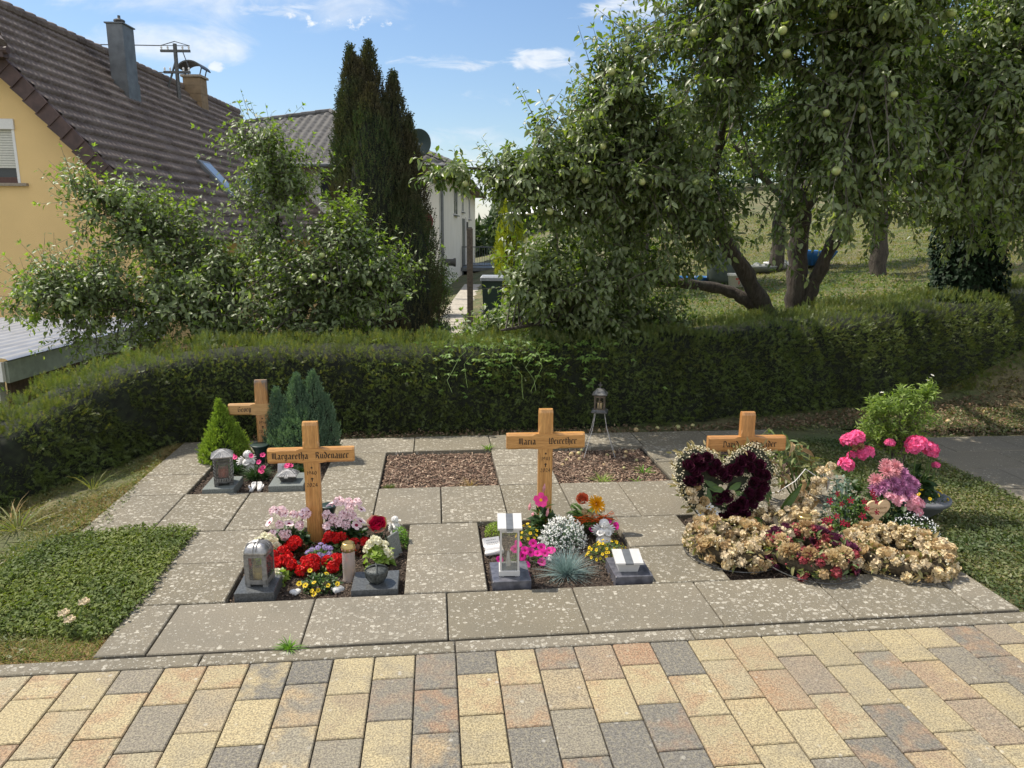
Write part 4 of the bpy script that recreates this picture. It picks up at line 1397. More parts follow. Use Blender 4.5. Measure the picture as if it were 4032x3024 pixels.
def far_wood():
    n = 22000
    r = rng.uniform(-6, 75, n); d = 62 + rng.uniform(0, 14, n)
    top = 5.5 + 1.8 * np.sin(r * .35) + 1.2 * np.sin(r * .9 + 1) + np.clip(r - 5, 0, 60) * .12
    z0 = np.array([min(tz_rd(a, b), 9) for a, b in zip(r, d)])
    z = z0 + rng.random(n) ** .7 * top
    P = np.array([tuple(W(a, b, c)) for a, b, c in zip(r, d, z)])
    D = rng.normal(size=P.shape); N = np.array([0, -.4, 1.0]) + rng.normal(0, .5, P.shape)
    V, F = leaf_arrays(P, D, N, rng.uniform(.5, 1.1, n), rng.uniform(.3, .6, n), simple=True)
    o = np_build('distant_wood', V, F, M['wood_far']); tag(o, 'dark green wood on the far slope behind the houses', 'wood', kind='stuff')


far_wood()


# ================================================================== HOUSES
def hroot(name, label, cat, r, d, z, extra=0.0):
    return thing(name, label, cat, W(r, d, z), -HD - extra)


def yellow_house():
    ROOT = hroot('yellow_house', 'yellow rendered house with a steep dark tiled roof and two chimneys', 'house', -9.57, 13, -1.4, -R(1.02))
    zr, ze, xe, L = 7.055, 3.18, 3.47, 13.8           # ridge height, eave height, eave x, length
    al = math.atan2(zr - ze, xe); ca, sa = math.cos(al), math.sin(al)
    hipz = 5.99
    hx = (zr - hipz) / math.tan(al)
    mb = MB()
    prof = [(-3.2, 0), (3.2, 0), (3.2, ze + .25), (hx, hipz - .08), (-hx, hipz - .08), (-3.2, ze + .25)]
    # gable wall with a real opening for the window
    wx0, wx1, wz0, wz1 = -.07, 1.0, 3.79, 4.70
    f = [(-3.2, 0), (wx0, 0), (wx0, hipz - .08), (-hx, hipz - .08), (-3.2, ze + .25)]
    mb.poly([(x, 0, z) for x, z in f])
    mb.poly([(wx0, 0, 0), (wx1, 0, 0), (wx1, 0, wz0), (wx0, 0, wz0)])
    zt = lambda x: min(hipz - .08, zr - .05 - x * math.tan(al))
    mb.poly([(wx0, 0, wz1), (wx1, 0, wz1), (wx1, 0, zt(wx1)), (hx, 0, hipz - .08), (wx0, 0, hipz - .08)])
    mb.poly([(wx1, 0, 0), (3.2, 0, 0), (3.2, 0, zt(3.2)), (wx1, 0, zt(wx1))])
    for (a, b, c, d) in ((wx0, wx0, wz0, wz1), (wx1, wx1, wz0, wz1)):
        mb.poly([(a, 0, c), (a, .16, c), (a, .16, d), (a, 0, d)])
    mb.poly([(wx0, 0, wz1), (wx1, 0, wz1), (wx1, .16, wz1), (wx0, .16, wz1)])
    mb.poly([(wx0, 0, wz0), (wx1, 0, wz0), (wx1, .16, wz0), (wx0, .16, wz0)])
    mb.poly([(3.2, 0, 0), (3.2, L, 0), (3.2, L, ze + .25), (3.2, 0, ze + .25)])
    mb.poly([(-3.2, 0, 0), (-3.2, L, 0), (-3.2, L, ze + .25), (-3.2, 0, ze + .25)])
    mb.poly([(-3.2, L, 0), (3.2, L, 0), (3.2, L, ze + .25), (0, L, zr), (-3.2, L, ze + .25)])
    mb.build('wall', M['yellow'], ROOT)
    # tiled right hand slope
    SL = math.hypot(xe, zr - ze) + .42
    nc = 19; cl = SL / nc
    ny = 440; y0, y1 = -.28, L + .25
    ys = np.linspace(y0, y1, ny + 1)
    rows = []
    for c in range(nc):
        rows += [(c * cl, .000), (c * cl + cl * .55, .024), ((c + 1) * cl - .004, .056), ((c + 1) * cl - .001, .0)]
    V = []
    wave = .017 * np.maximum(-.25, np.cos(ys / .15 * 2 * math.pi)) + .004 * rng.normal(size=ny + 1) * 0
    for (s, lift) in rows:
        ph = 0
        jit = rng.normal(0, .0022, ny + 1)
        hh = lift + wave + jit
        x = s * ca + hh * sa; z = zr - s * sa + hh * ca
        V.append(np.stack([x, ys, z], 1))
    V = np.concatenate(V)
    n1 = ny + 1
    i = np.arange(len(rows) - 1)[:, None] * n1 + np.arange(ny)[None]
    F = np.stack([i, i + n1, i + n1 + 1, i + 1], -1).reshape(-1, 4)
    cz = V[F].mean(1)
    keep = cz[:, 1] > -.30 + np.clip((cz[:, 2] - hipz) * 1.0, 0, 2)
    rf = np_build('roof', V, [F[keep]], M['roof'], parent=ROOT)
    mb = MB()
    mb.poly([(-3.78, y0, ze - .35), (-3.78, y1, ze - .35), (0, y1, zr), (0, .8, zr), (-hx - .1, y0, hipz)])
    mb.poly([(-3.78, y0, ze - .43), (-3.78, y1, ze - .43), (0, y1, zr - .08), (0, y0, zr - .08)])
    mb.poly([(3.73, y0 + .02, ze - .42), (3.73, y1, ze - .42), (0, y1, zr - .10), (0, .85, zr - .10), (hx, y0 + .02, hipz - .1)])
    mb.build('underside', M['verge'], rf)
    # half hip
    mb = MB()
    k = 12
    for j in range(5):
        t0, t1 = j / 5, (j + 1) / 5
        e0 = (hx + .22) * (1 - t0); e1 = (hx + .22) * (1 - t1)
        za, zb = hipz - .12 + t0 * 1.2, hipz - .12 + t1 * 1.2
        ya, yb = -.42 + t0 * 1.25, -.42 + t1 * 1.25
        mb.poly([(-e0, ya - .0, za + .03), (e0, ya, za + .03), (e1, yb, zb), (-e1, yb, zb)])
    mb.build('hip_roof', M['roof'], ROOT)
    mb = MB()
    a = Vector((hx + .25, -.42, hipz - .1)); b = Vector((0, .85, zr + .02))
    for j in range(5):
        p = a.lerp(b, j / 5); q = a.lerp(b, (j + 1.15) / 5)
        mb.tube([p + Vector((0, 0, .03)), q], [.125, .10], 12)
    for j in range(38):
        yy = .8 + j * .35
        mb.tube([(0, yy, zr + .015), (0, yy + .4, zr + .035)], [.10, .12], 10)
    mb.build('ridge_tiles', M['roof'], ROOT)
    mb = MB()
    mb.box(-hx - .5, hx + .36, -.52, -.36, hipz - .26, hipz - .16)
    mb.tube([(-hx - .5, -.47, hipz - .15), (hx + .42, -.47, hipz - .15)], .06, 10)
    mb.build('hip_gutter', M['verge'], ROOT)
    mb = MB()
    S0 = (hx + .1) / ca
    n = 15
    for j in range(n):
        s = S0 + (SL - S0) * j / n; s2 = S0 + (SL - S0) * (j + 1.12) / n
        p = Vector((s * ca, 0, zr - s * sa)); q = Vector((s2 * ca, 0, zr - s2 * sa))
        nn = Vector((sa, 0, ca)); o_ = .006 * (j % 2)
        w0, w1 = .03, -.27
        mb.loft([[p + nn * w0 + Vector((0, -.30 - o_, 0)), p + nn * w1 + Vector((0, -.30 - o_, 0)), p + nn * w1 + Vector((0, -.27, 0)), p + nn * w0 + Vector((0, -.25, 0))],
                 [q + nn * w0 + Vector((0, -.325 - o_, 0)), q + nn * (w1 + .04) + Vector((0, -.325 - o_, 0)), q + nn * (w1 + .04) + Vector((0, -.29, 0)), q + nn * w0 + Vector((0, -.25, 0))]])
    mb.build('verge_slates', M['verge'], ROOT)
    mb = MB(); mb.tube([(3.84, -.3, ze - .36), (3.84, L + .2, ze - .36)], .065, 10)
    mb.build('gutter', M['verge'], ROOT)
    # window with half closed shutter
    w = MB(); w.box(wx0, wx1, .10, .15, wz0, wz0 + .30); w_ = w.build('window', M['window'], ROOT)
    s = MB()
    for k in range(19):
        s.box(wx0 + .03, wx1 - .03, .045, .062, wz0 + .255 + k * .042, wz0 + .293 + k * .042, bev=.006)
    s.build('shutter', M['shutter'], w_)
    s = MB(); s.box(wx0 - .03, wx1 + .03, -.035, .12, wz1 - .02, wz1 + .15, bev=.01); s.build('shutter_box', M['whitepaint'], w_)
    s = MB(); s.box(wx0 - .02, wx0 + .035, -.008, .13, wz0, wz1); s.box(wx1 - .035, wx1 + .012, -.008, .13, wz0, wz1); s.build('frame', M['whitepaint'], w_)
    s = MB(); s.box(wx0 + .04, wx1 - .035, .03, .11, wz0 - .0, wz0 + .06); s.box(wx0 + .04, wx1 - .035, .05, .11, wz0 + .06, wz0 + .10); s.build('lower_frame', M['browntrim'], w_)
    s = MB(); s.box(wx0 - .1, wx1 + .14, -.07, .1, wz0 - .05, wz0, bev=.006); s.build('sill', M['stone'], w_)
    # chimneys
    c = MB()
    x0, x1, y0_, y1_ = .75, 1.10, 4.0, 4.5
    for (za, zb, gw) in ((5.5, 6.22, .018), (6.22, 7.40, 0)):
        c.box(x0 - gw, x1 + gw, y0_ - gw, y1_ + gw, za, zb)
    c.box(x0 - .03, x1 + .03, y0_ - .03, y1_ + .03, 7.39, 7.415)
    cz_ = c.build('metal_chimney', M['zinc'], ROOT)
    c = MB(); c.lathe([(.08, 7.40), (.11, 7.43), (.09, 7.47), (.12, 7.49), (.11, 7.52), (.05, 7.54), (.03, 7.55), (.03, 7.61)], 14, c=(.925, 4.25, 0)); c.build('flue_cap', M['alud'], cz_)
    c = MB()
    bx0, bx1, by0, by1 = .06, .56, 9.5, 10.0
    for k in range(7):
        c.box(bx0 - .004 * (k % 2), bx1 + .004 * (k % 2), by0 - .004 * (k % 2), by1, 5.8 + k * .222, 5.8 + (k + 1) * .222 - .006)
    cb = c.build('clad_chimney', M['chimclad'], ROOT)
    c = MB(); c.box(bx0 - .05, bx1 + .05, by0 - .05, by1 + .05, 7.355, 7.42, bev=.01); c.build('chimney_slab', M['stone'], cb)
    c = MB()
    for (px_, py_) in ((bx0 + .04, by0 + .06), (bx1 - .02, by0 + .06), (bx0 + .04, by1 - .06), (bx1 - .02, by1 - .06)):
        c.tube([(px_, py_, 7.41), (px_ + (.06 if px_ > .3 else -.06), py_, 7.60)], .018, 6)
    rings = []
    for yy in (by0 - .1, by1 + .1):
        rings.append([(.31 + .38 * math.sin(a), yy, 7.50 + .30 * math.cos(a)) for a in np.linspace(-1.25, 1.25, 13)] + [(.31 + .36 * math.sin(a), yy, 7.485 + .28 * math.cos(a)) for a in np.linspace(1.25, -1.25, 13)])
    c.loft(rings)
    c.build('curved_cowl', M['alud'], cb)
    # roof windows
    for (s, yy) in ((3.95, 4.7), (4.2, 6.7)):
        c = MB(); c.M = Matrix.Translation((s * ca, yy, zr - s * sa)) @ Matrix.Rotation(al, 4, 'Y')
        c.box(-.55, .55, -.33, .33, 0, .12, bev=.01)
        f = c.build('roof_window', M['zinc'], ROOT)
        c = MB(); c.M = Matrix.Translation((s * ca, yy, zr - s * sa)) @ Matrix.Rotation(al, 4, 'Y')
        c.box(-.46, .46, -.25, .25, .118, .128); c.build('pane', M['sky_glass'], f)
    return ROOT


yellow_house()


def mast():
    root = hroot('roof_mast', 'dark electricity mast with two insulator crossarms standing behind the tiled roof ridge', 'mast', -9.17, 21, 3.4)
    mb = MB(); mb.tube([(0, 0, 0), (0, 0, 3.1)], .055, 8); mb.build('pole', M['alud'], root)
    for z, w in ((2.92, .40), (2.38, .36)):
        mb = MB(); mb.box(-w - .0, w, -.03, .03, z - .03, z + .03); a = mb.build('crossarm', M['alud'], root)
        mb = MB()
        for x in (-w + .03, -w / 2, w / 2, w - .03):
            mb.lathe([(.01, z), (.028, z + .03), (.02, z + .06), (.03, z + .09), (.012, z + .13)], 8, c=(x, 0, 0))
        mb.build('insulators', M['pottery'], a)
    mb = MB(); mb.tube([(0, 0, 2.7), (-.55, .1, 1.4)], .028, 6); mb.build('brace', M['zinc'], root)
    mb = MB()
    for z, x in ((3.05, -.39), (3.05, .39), (2.38, -.33), (2.38, .33)):
        mb.tube([(x, 0, z), (x - 2.2, -1.6, z - .34), (x - 5, -3.6, z - .5)], .010, 4)
    mb.tube([(-.4, 0, 3.05), (0, 0, 3.16), (.4, 0, 3.05)], .012, 4); mb.tube([(.2, 0, 2.9), (.33, 0, 2.5), (.2, 0, 2.3)], .014, 4)
    mb.build('wires', M['alud'], root)


mast()


def white_house():
    ROOT = hroot('white_house', 'cream white two storey house with a grey hipped roof and a side porch', 'house', -2.6, 26, -.9, R(.15))
    x0, x1, L, ze = -15.4, 0, 23.5, 4.62
    mb = MB()
    mb.poly([(x0, 0, -.5), (x1, 0, -.5), (x1, 0, ze), (x0, 0, ze)])
    mb.poly([(x1, 0, -.5), (x1, L, -.5), (x1, L, ze), (x1, 0, ze)])
    mb.poly([(x0, 0, -.5), (x0, L, -.5), (x0, L, ze), (x0, 0, ze)])
    mb.poly([(x0, L, -.5), (x1, L, -.5), (x1, L, ze), (x0, L, ze)])
    mb.build('wall', M['whitewall'], ROOT)
    # hipped roof with pan tiles on the two visible planes
    ov = .62; ax = -4.85; run = -ax + ov; rise = run * math.tan(R(24.5)); zt = ze + .02
    def plane(A, B_, up, n_, clipf):
        """A->B along the eave, up = vector to the ridge"""
        A = Vector(A); B_ = Vector(B_); up = Vector(up); Lx = (B_ - A).length; ux = (B_ - A) / Lx; Ls = up.length; us = up / Ls
        nn = ux.cross(us).normalized()
        if nn.z < 0: nn = -nn
        nx = int(Lx / .075); rows = []
        nc = int(Ls / .36)
        for c in range(nc + 1):
            rows += [(c * .36, .05), (c * .36 + .34, .012)]
        V = []
        for s, l in rows:
            for k in range(nx + 1):
                x = k / nx * Lx
                p = A + ux * x + us * s + nn * (l + .022 * math.cos(x / .3 * 2 * math.pi))
                V.append(tuple(p))
        V = np.array(V); m_ = nx + 1
        i = np.arange(len(rows) - 1)[:, None] * m_ + np.arange(nx)[None]
        F = np.stack([i, i + 1, i + m_ + 1, i + m_], -1).reshape(-1, 4)
        cc = V[F].mean(1)
        return V, F[clipf(cc)]
    e0, e1 = x0 - ov, x1 + ov
    V1, F1 = plane((e0, -ov, zt), (e1, -ov, zt), (0, run, rise), 0, lambda c: (c[:, 1] + ov < (c[:, 0] - e0) * run / (ax - e0) + .05) & (c[:, 1] + ov < e1 - c[:, 0] + .05))
    V2, F2 = plane((e1, -ov, zt), (e1, L + ov, zt), (-run, 0, rise), 0, lambda c: (e1 - c[:, 0] < c[:, 1] + ov + .05) & (e1 - c[:, 0] < L + ov - c[:, 1] + .05))
    V = np.concatenate([V1, V2]); F = np.concatenate([F1, F2 + len(V1)])
    rf = np_build('roof', V, [F], M['roof2'], parent=ROOT)
    mb = MB()
    zb = zt - .02
    mb.poly([(e0, -ov, zb), (e1, -ov, zb), (e1, L + ov, zb), (e0, L + ov, zb)])
    mb.poly([(e0, -ov, zb), (ax, run - ov, zt + rise - .03), (ax, L + ov - run, zt + rise - .03), (e0, L + ov, zb)])
    mb.poly([(e0, L + ov, zb), (ax, L + ov - run, zt + rise - .03), (e1, L + ov, zb)])
    mb.box(e0, e1, -ov - .02, -ov + .0, zb - .14, zb + .02); mb.box(e1 - .02, e1 + .01, -ov, L + ov, zb - .14, zb + .02)
    mb.build('soffit', M['browntrim'], rf)
    mb = MB()
    apex = Vector((ax, run - ov, zt + rise + .05))
    for c in ((e1, -ov), (e0, -ov)):
        a = Vector((c[0], c[1], zt + .05)); n = 22
        for k in range(n):
            mb.tube([a.lerp(apex, k / n), a.lerp(apex, (k + 1.1) / n)], [.12, .10], 8)
    for k in range(30):
        mb.tube([(ax, run - ov + k * .4, zt + rise + .06), (ax, run - ov + (k + 1.1) * .4, zt + rise + .06)], [.10, .12], 8)
    mb.build('ridge_tiles', M['roof2'], ROOT)
    mb = MB(); mb.tube([(e0, -ov - .08, zt), (e1 + .08, -ov - .08, zt), (e1 + .08, L + ov, zt)], .07, 8); mb.build('gutter', M['zinc'], ROOT)
    mb = MB(); mb.tube([(e1 + .05, .5, zt - .08), (.25, .28, zt - .32), (.09, .22, zt - .5), (.09, .22, .2)], .055, 8); mb.build('downpipe', M['zinc'], ROOT)
    # windows on the side wall (a,b along y) and one in front
    for (a, b, c, d, sh) in ((6.2, 8.1, 3.23, 4.30, .5), (11.0, 12.1, 3.46, 4.31, 1), (16.3, 17.6, 3.17, 4.25, 0)):
        s = MB(); s.box(-.09, .012, a, b, c, d); f = s.build('window', M['window'], ROOT)
        s = MB()
        for (p, q, u, v) in ((a - .06, a, c - .05, d + .05), (b, b + .06, c - .05, d + .05), (a - .06, b + .06, d, d + .14), (a - .06, b + .06, c - .06, c), ((a + b) / 2 - .03, (a + b) / 2 + .03, c, d)):
            s.box(-.02, .03, p, q, u, v)
        s.build('frame', M['whitepaint'], f)
        if sh:
            s = MB(); s.box(-.01, .022, a, b, d - (d - c) * sh, d); s.build('shutter', M['zinc'], f)
        s = MB(); s.box(-.05, .12, a - .1, b + .1, c - .10, c - .06); s.build('sill', M['zinc'], f)
    s = MB(); s.box(-4.1, -3.1, -.012, .1, 3.45, 4.45); f = s.build('window', M['window'], ROOT)
    s = MB()
    for (p, q, u, v) in ((-4.18, -4.1, 3.4, 4.6), (-3.1, -3.02, 3.4, 4.6), (-4.18, -3.02, 4.45, 4.62), (-4.18, -3.02, 3.38, 3.45), (-3.63, -3.57, 3.45, 4.45)):
        s.box(p, q, -.03, .05, u, v)
    s.build('frame', M['whitepaint'], f)
    s = MB(); s.box(-.02, .015, 10.2, 13.2, .3, 3.1); f = s.build('door', M['zinc'], ROOT)
    s = MB(); s.box(-.05, .08, 10.05, 10.2, .3, 3.2); s.box(-.05, .08, 13.2, 13.35, .3, 3.2); s.build('door_frame', M['whitepaint'], f)
    s = MB(); s.box(.0, .10, 14.4, 14.7, 2.5, 2.95); s.box(.1, .3, 14.5, 14.6, 2.6, 2.68); s.build('wall_lamp', M['alud'], ROOT)
    s = MB(); s.tube([(0, 1.4, 1.35), (.38, 1.4, 1.35)], .13, 12); s.tube([(.38, 1.4, 1.35), (.46, 1.4, 1.35)], .16, 12); s.build('flue_outlet', M['alud'], ROOT)
    # side porch with a railing
    s = MB(); s.box(.02, 2.4, 10.0, 15.5, .55, .72); pch = s.build('porch', M['zinc'], ROOT)
    s = MB()
    for x in (.1, 2.35):
        s.tube([(x, 10.05, -.3), (x, 10.05, 1.75)], .035, 6)
    for z in (1.72, .82):
        s.tube([(.1, 10.05, z), (2.35, 10.05, z), (2.35, 15.4, z)], .028, 6)
    for k in range(19):
        s.tube([(.1 + k * .12, 10.05, .82), (.1 + k * .12, 10.05, 1.72)], .012, 4)
    for k in range(30):
        s.tube([(2.35, 10.1 + k * .18, .82), (2.35, 10.1 + k * .18, 1.72)], .012, 4)
    s.build('railing', M['zinc'], pch)


white_house()


def lathe_thing(name, label, cat, loc, parts, rz=0, group=None):
    root = thing(name, label, cat, loc, rz, group)
    for nm, prof, m, n in parts:
        mb = MB(); mb.lathe(prof, n); mb.build(nm, m, root, smooth=True)
    return root


def garden_things():
    # path, shed, post, bin, parasol, signs
    mb = MB()
    prev = None
    for k in range(16):
        d = 8.6 + k * 1.2; r = -1.18 - .01 * k
        z = tz_rd(r, d) + .03
        if prev:
            mb.poly([W(prev[0] - .42, prev[1], prev[2]), W(prev[0] + .42, prev[1], prev[2]), W(r + .42, d - .03, z), W(r - .42, d - .03, z)])
        prev = (r, d, z)
    o = mb.build('garden_path', simple('pale_path_slabs', (.42, .38, .31), .85, scale=14, var=.2)); tag(o, kind='structure')
    root = hroot('shed', 'low garden shed with a grey corrugated roof and green white fascia at the left edge', 'shed', -4.93, 7.0, -.77)
    n = 120
    mb = MB()
    V = []; Fq = []
    for j, y in enumerate((-.12, 3.3)):
        for k in range(n + 1):
            x = .06 - k * .03
            ph = (k % 6)
            h = (.0, .018, .022, .022, .018, .0)[ph]
            V.append((x, y, 1.16 + h - .012 * k * .03))
    Fq = [(k, k + 1, n + 2 + k, n + 1 + k) for k in range(n)]
    np_build('corrugated_roof', np.array(V), [np.array(Fq)], simple('galvanised_sheet', (.36, .38, .42), .35, .3, scale=4, var=.12), parent=root)
    mb = MB(); mb.box(-.02, .02, -.08, 3.2, .93, 1.14); mb.build('fascia', simple('pale_green_paint', (.36, .40, .33), .6, scale=12, var=.15), root)
    mb = MB(); mb.box(-3.6, -.0, -.14, -.10, .95, 1.14); mb.build('front_board', M['whitepaint'], root)
    mb = MB(); mb.box(-.20, -.11, -.06, .03, -.6, .95); mb.build('post', simple('pale_post_paint', (.50, .50, .42), .6, scale=12, var=.15), root)
    mb = MB()
    for k in range(9):
        mb.box(-.10, -.06, .04, 3.2, -.55 + k * .165, -.55 + k * .165 + .158)
    mb.build('plank_wall', simple('brown_planks', (.10, .062, .038), .75, scale=20, var=.3), root)
    mb = MB()
    mb.box(-.055, .055, -.05, .05, -.1, 1.98, bev=.004)
    o = mb.build('wooden_post', simple('grey_brown_post', (.15, .115, .085), .8, scale=30, var=.3), loc=W(-.82, 14, -.3)); o.rotation_euler = (0, 0, -HD)
    tag(o, 'square brown wooden post standing beside the garden path', 'post')
    # bin
    root = hroot('wheeled_bin', 'black wheeled bin with a pale grey lid edge among the shrubs', 'bin', -.42, 15, tz_rd(-.42, 15))
    mb = MB(); mb.loft([[(x * s, y * s, z) for x, y in ((-.2, -.24), (.2, -.24), (.2, .24), (-.2, .24))] for s, z in ((.85, .08), (1.05, .84))]); mb.build('body', M['greenplastic'], root)
    mb = MB(); mb.box(-.24, .24, -.29, .28, .84, .93, bev=.03); mb.build('lid', simple('grey_lid', (.30, .32, .34), .5), root)
    for x in (-.2, .2):
        mb = MB(); mb.M = Matrix.Translation((x, .2, .1)) @ Matrix.Rotation(math.pi / 2, 4, 'Y'); mb.lathe([(.1, -.03), (.1, .03)], 14); mb.build('wheel', M['alud'], root)
    # parasol
    root = hroot('parasol', 'white garden parasol seen through the apple leaves', 'parasol', .97, 17, tz_rd(.97, 17))
    h0 = 1.98 - tz_rd(.97, 17)
    mb = MB(); mb.tube([(0, 0, -.02), (0, 0, h0 + .3)], .025, 8); mb.build('pole', M['alub'], root)
    mb = MB(); c = mb.pt((0, 0, h0 + .34)); ring = []
    for k in range(16):
        a = math.pi * 2 * k / 16 + math.pi; rr = 1.32 if k % 2 == 0 else 1.16
        ring.append(mb.pt((rr * math.cos(a), rr * math.sin(a), h0 + (0 if k % 2 == 0 else .05))))
    for k in range(16): mb.face((c, ring[k], ring[(k + 1) % 16]))
    mb.build('canopy', simple('white_canvas', (.85, .85, .83), .7, var=.03), root)
    # round dark red sign behind the conifer, dish on the white roof
    root = hroot('round_sign', 'back of a round dark red road sign just right of the dark conifer', 'sign', -2.62, 21.5, 1.88 - 2.32)
    mb = MB(); mb.tube([(0, .03, -.05), (0, .03, 2.6)], .03, 8); mb.build('pole', M['zinc'], root)
    mb = MB(); mb.M = Matrix.Translation((0, 0, 2.32)) @ Matrix.Rotation(math.pi / 2, 4, 'X'); mb.lathe([(.30, -.01), (.30, .01)], 24); mb.build('disc', simple('dark_red_paint', (.14, .015, .02), .5), root)
    root = hroot('satellite_dish', 'black satellite dish peeping out beside the dark conifer', 'satellite dish', -3.25, 26.0, 3.8)
    mb = MB(); mb.tube([(0, 0, -.3), (0, 0, .75)], .03, 8); mb.build('mast', M['zinc'], root)
    mb = MB(); mb.M = Matrix.Translation((0, -.05, .75)) @ Matrix.Rotation(math.pi / 2, 4, 'X'); mb.lathe([(.01, -.06), (.25, -.03), (.42, .03), (.40, .04), (.01, -.04)], 24, sy=1.1); mb.build('dish', M['greenplastic'], root)
    # orchard clutter
    rb = tz_rd(4.35, 14.2)
    root = hroot('rain_barrel', 'dull grey green plastic rain barrel under the leaning apple tree', 'barrel', 4.08, 14.2, rb)
    mb = MB(); mb.lathe([(.24, 0), (.30, .1), (.31, .52), (.28, .66), (.27, .7), (.25, .7), (.24, .6)], 20); mb.build('body', simple('grey_green_plastic', (.075, .095, .075), .6, scale=10, var=.2), root, smooth=True)
    mb = MB(); mb.lathe([(.285, .69), (.29, .72), (.1, .74), (.001, .74)], 20); mb.build('lid', simple('dark_lid', (.05, .06, .05), .6), root)
    bz = tz_rd(4.6, 13.3)
    root = hroot('bucket', 'white plastic bucket with red print beside the rain barrel', 'bucket', 4.07, 13.3, bz)
    mb = MB(); mb.lathe([(.125, 0), (.15, .2), (.155, .2), (.155, .22), (.14, .22), (.11, .02)], 20); mb.build('body', M['whitepaint'], root, smooth=True)
    mb = MB(); mb.lathe([(.162, .20), (.162, .235), (.001, .24)], 20); mb.build('lid', M['shutter'], root)
    mb = MB()
    for k in range(5):
        a = R(-90 + (k - 2) * 9); a2 = a + R(6)
        for (z0, z1) in (((.13, .16),) if k != 2 else ((.13, .16), (.05, .11))):
            mb.poly([(.152 * math.cos(a), .152 * math.sin(a), z0), (.152 * math.cos(a2), .152 * math.sin(a2), z0), (.156 * math.cos(a2), .156 * math.sin(a2), z1), (.156 * math.cos(a), .156 * math.sin(a), z1)])
    mb.build('red_print', simple('red_print', (.55, .04, .03), .5), root)
    blue = simple('bright_blue_plastic', (.025, .13, .34), .45, scale=8, var=.1)
    z = tz_rd(6.95, 16)
    for nm, lab, r, d, w, l, h, dz in (('sand_shell', 'bright blue plastic play shell behind the forked trunk', 6.38, 15.6, .42, .5, .30, .05), ('play_basin', 'blue plastic basin left of the rain barrel', 3.65, 14.6, .38, .3, .16, .02)):
        root = hroot(nm, lab, 'play basin', r, d, tz_rd(r, d) + dz)
        mb = MB(); mb.lathe([(.6, 0), (.95, h * .7), (1.05, h), (1.0, h), (.85, h * .7), (.5, .05), (.001, .05)], 18, sx=w, sy=l); b = mb.build('shell', blue, root, smooth=True)
        mb = MB()
        for k in range(9):
            a = k * .7; mb.tube([(w * .62 * math.cos(a), l * .62 * math.sin(a), .01), (w * 1.06 * math.cos(a), l * 1.06 * math.sin(a), h)], .02, 5)
        mb.build('ribs', blue, b)
    for nm, lab, r, d, w, m_ in (('basin', 'shallow white basin full of grey stones beside the forked trunk', 5.75, 15.8, .33, 'whitepaint'), ('basin', 'greenish shallow bowl resting left of the stone filled basin', 5.3, 15.5, .28, 'granite3')):
        root = hroot(nm, lab, 'basin', r, d, tz_rd(r, d) + .02)
        mb = MB(); mb.lathe([(.7, 0), (.95, .08), (1.05, .13), (1.0, .14), (.85, .08), (.6, .03), (.001, .03)], 20, sx=w, sy=w); mb.mat = 0
        mb.build('bowl', M[m_], root, smooth=True)
        mb = MB()
        for k in range(7): mb.ball((rnd.uniform(-.18, .18), rnd.uniform(-.18, .18), .11), rnd.uniform(.05, .09), 7, 5)
        mb.build('stones', M['granite3'], root)
    # reddish fence behind the left tree
    root = hroot('board_fence', 'red brown board fence showing through the left apple tree', 'fence', -5.4, 10.6, -1.2)
    mb = MB()
    for k in range(34): mb.box(k * .115, k * .115 + .10, -.012, .012, .05, 1.12 + .02 * (k % 2), bev=.004)
    mb.build('boards', simple('red_brown_boards', (.22, .075, .04), .75, scale=16, var=.3), root)
    mb = MB(); mb.box(0, 3.9, .014, .05, .3, .38); mb.box(0, 3.9, .014, .05, .85, .93); mb.build('rails', M['browntrim'], root)


garden_things()


# ================================================================== FLOWER LIBRARY
def mesh_of(mb, name, mats, smooth=False):
    o = mb.build(name, mats, smooth=smooth)
    me = o.data; bpy.data.objects.remove(o)
    return me


def petals(mb, n, r0, ln, w, el, curl=-.5, z0=0.0, phase=0.0, jit=.1, rl=rnd, cup=.25, segs=3, notch=False):
    """n petals starting at radius r0, rising at angle el (deg) and curling by curl radians along their length"""
    for k in range(n):
        a = 2 * math.pi * (k + phase) / n + rl.uniform(-jit, jit)
        l = ln * rl.uniform(.88, 1.1); ww = w * rl.uniform(.88, 1.1)
        e = R(el) + rl.uniform(-jit, jit) * .8
        ca, sa = math.cos(a), math.sin(a)
        x, z = r0, z0
        prev = None
        for s in range(segs + 1):
            t = s / segs
            wd = ww * (.35 + .65 * math.sin(min(1, t * 1.25) * math.pi / 2)) * (1 if t < .99 else .55) * .5
            up = cup * wd
            ang = e + curl * t
            row = [mb.pt((ca * x - sa * y_, sa * x + ca * y_, z + u_)) for y_, u_ in ((-wd, up), (0, 0 if not (notch and s == segs) else 0), (wd, up))]
            if prev:
                mb.face((prev[0], prev[1], row[1], row[0])); mb.face((prev[1], prev[2], row[2], row[1]))
            prev = row
            x += l / segs * math.cos(ang); z += l / segs * math.sin(ang)


def rot_to(v):
    return Vector(v).to_track_quat('Z', 'Y').to_matrix().to_4x4()


def fib(n, cap=1.0):
    """points over a sphere cap, cap=1 half, 2 whole"""
    out = []
    for k in range(n):
        z = 1 - (k + .5) / n * cap
        r = math.sqrt(max(0, 1 - z * z)); a = k * 2.39996
        out.append(Vector((r * math.cos(a), r * math.sin(a), z)))
    return out


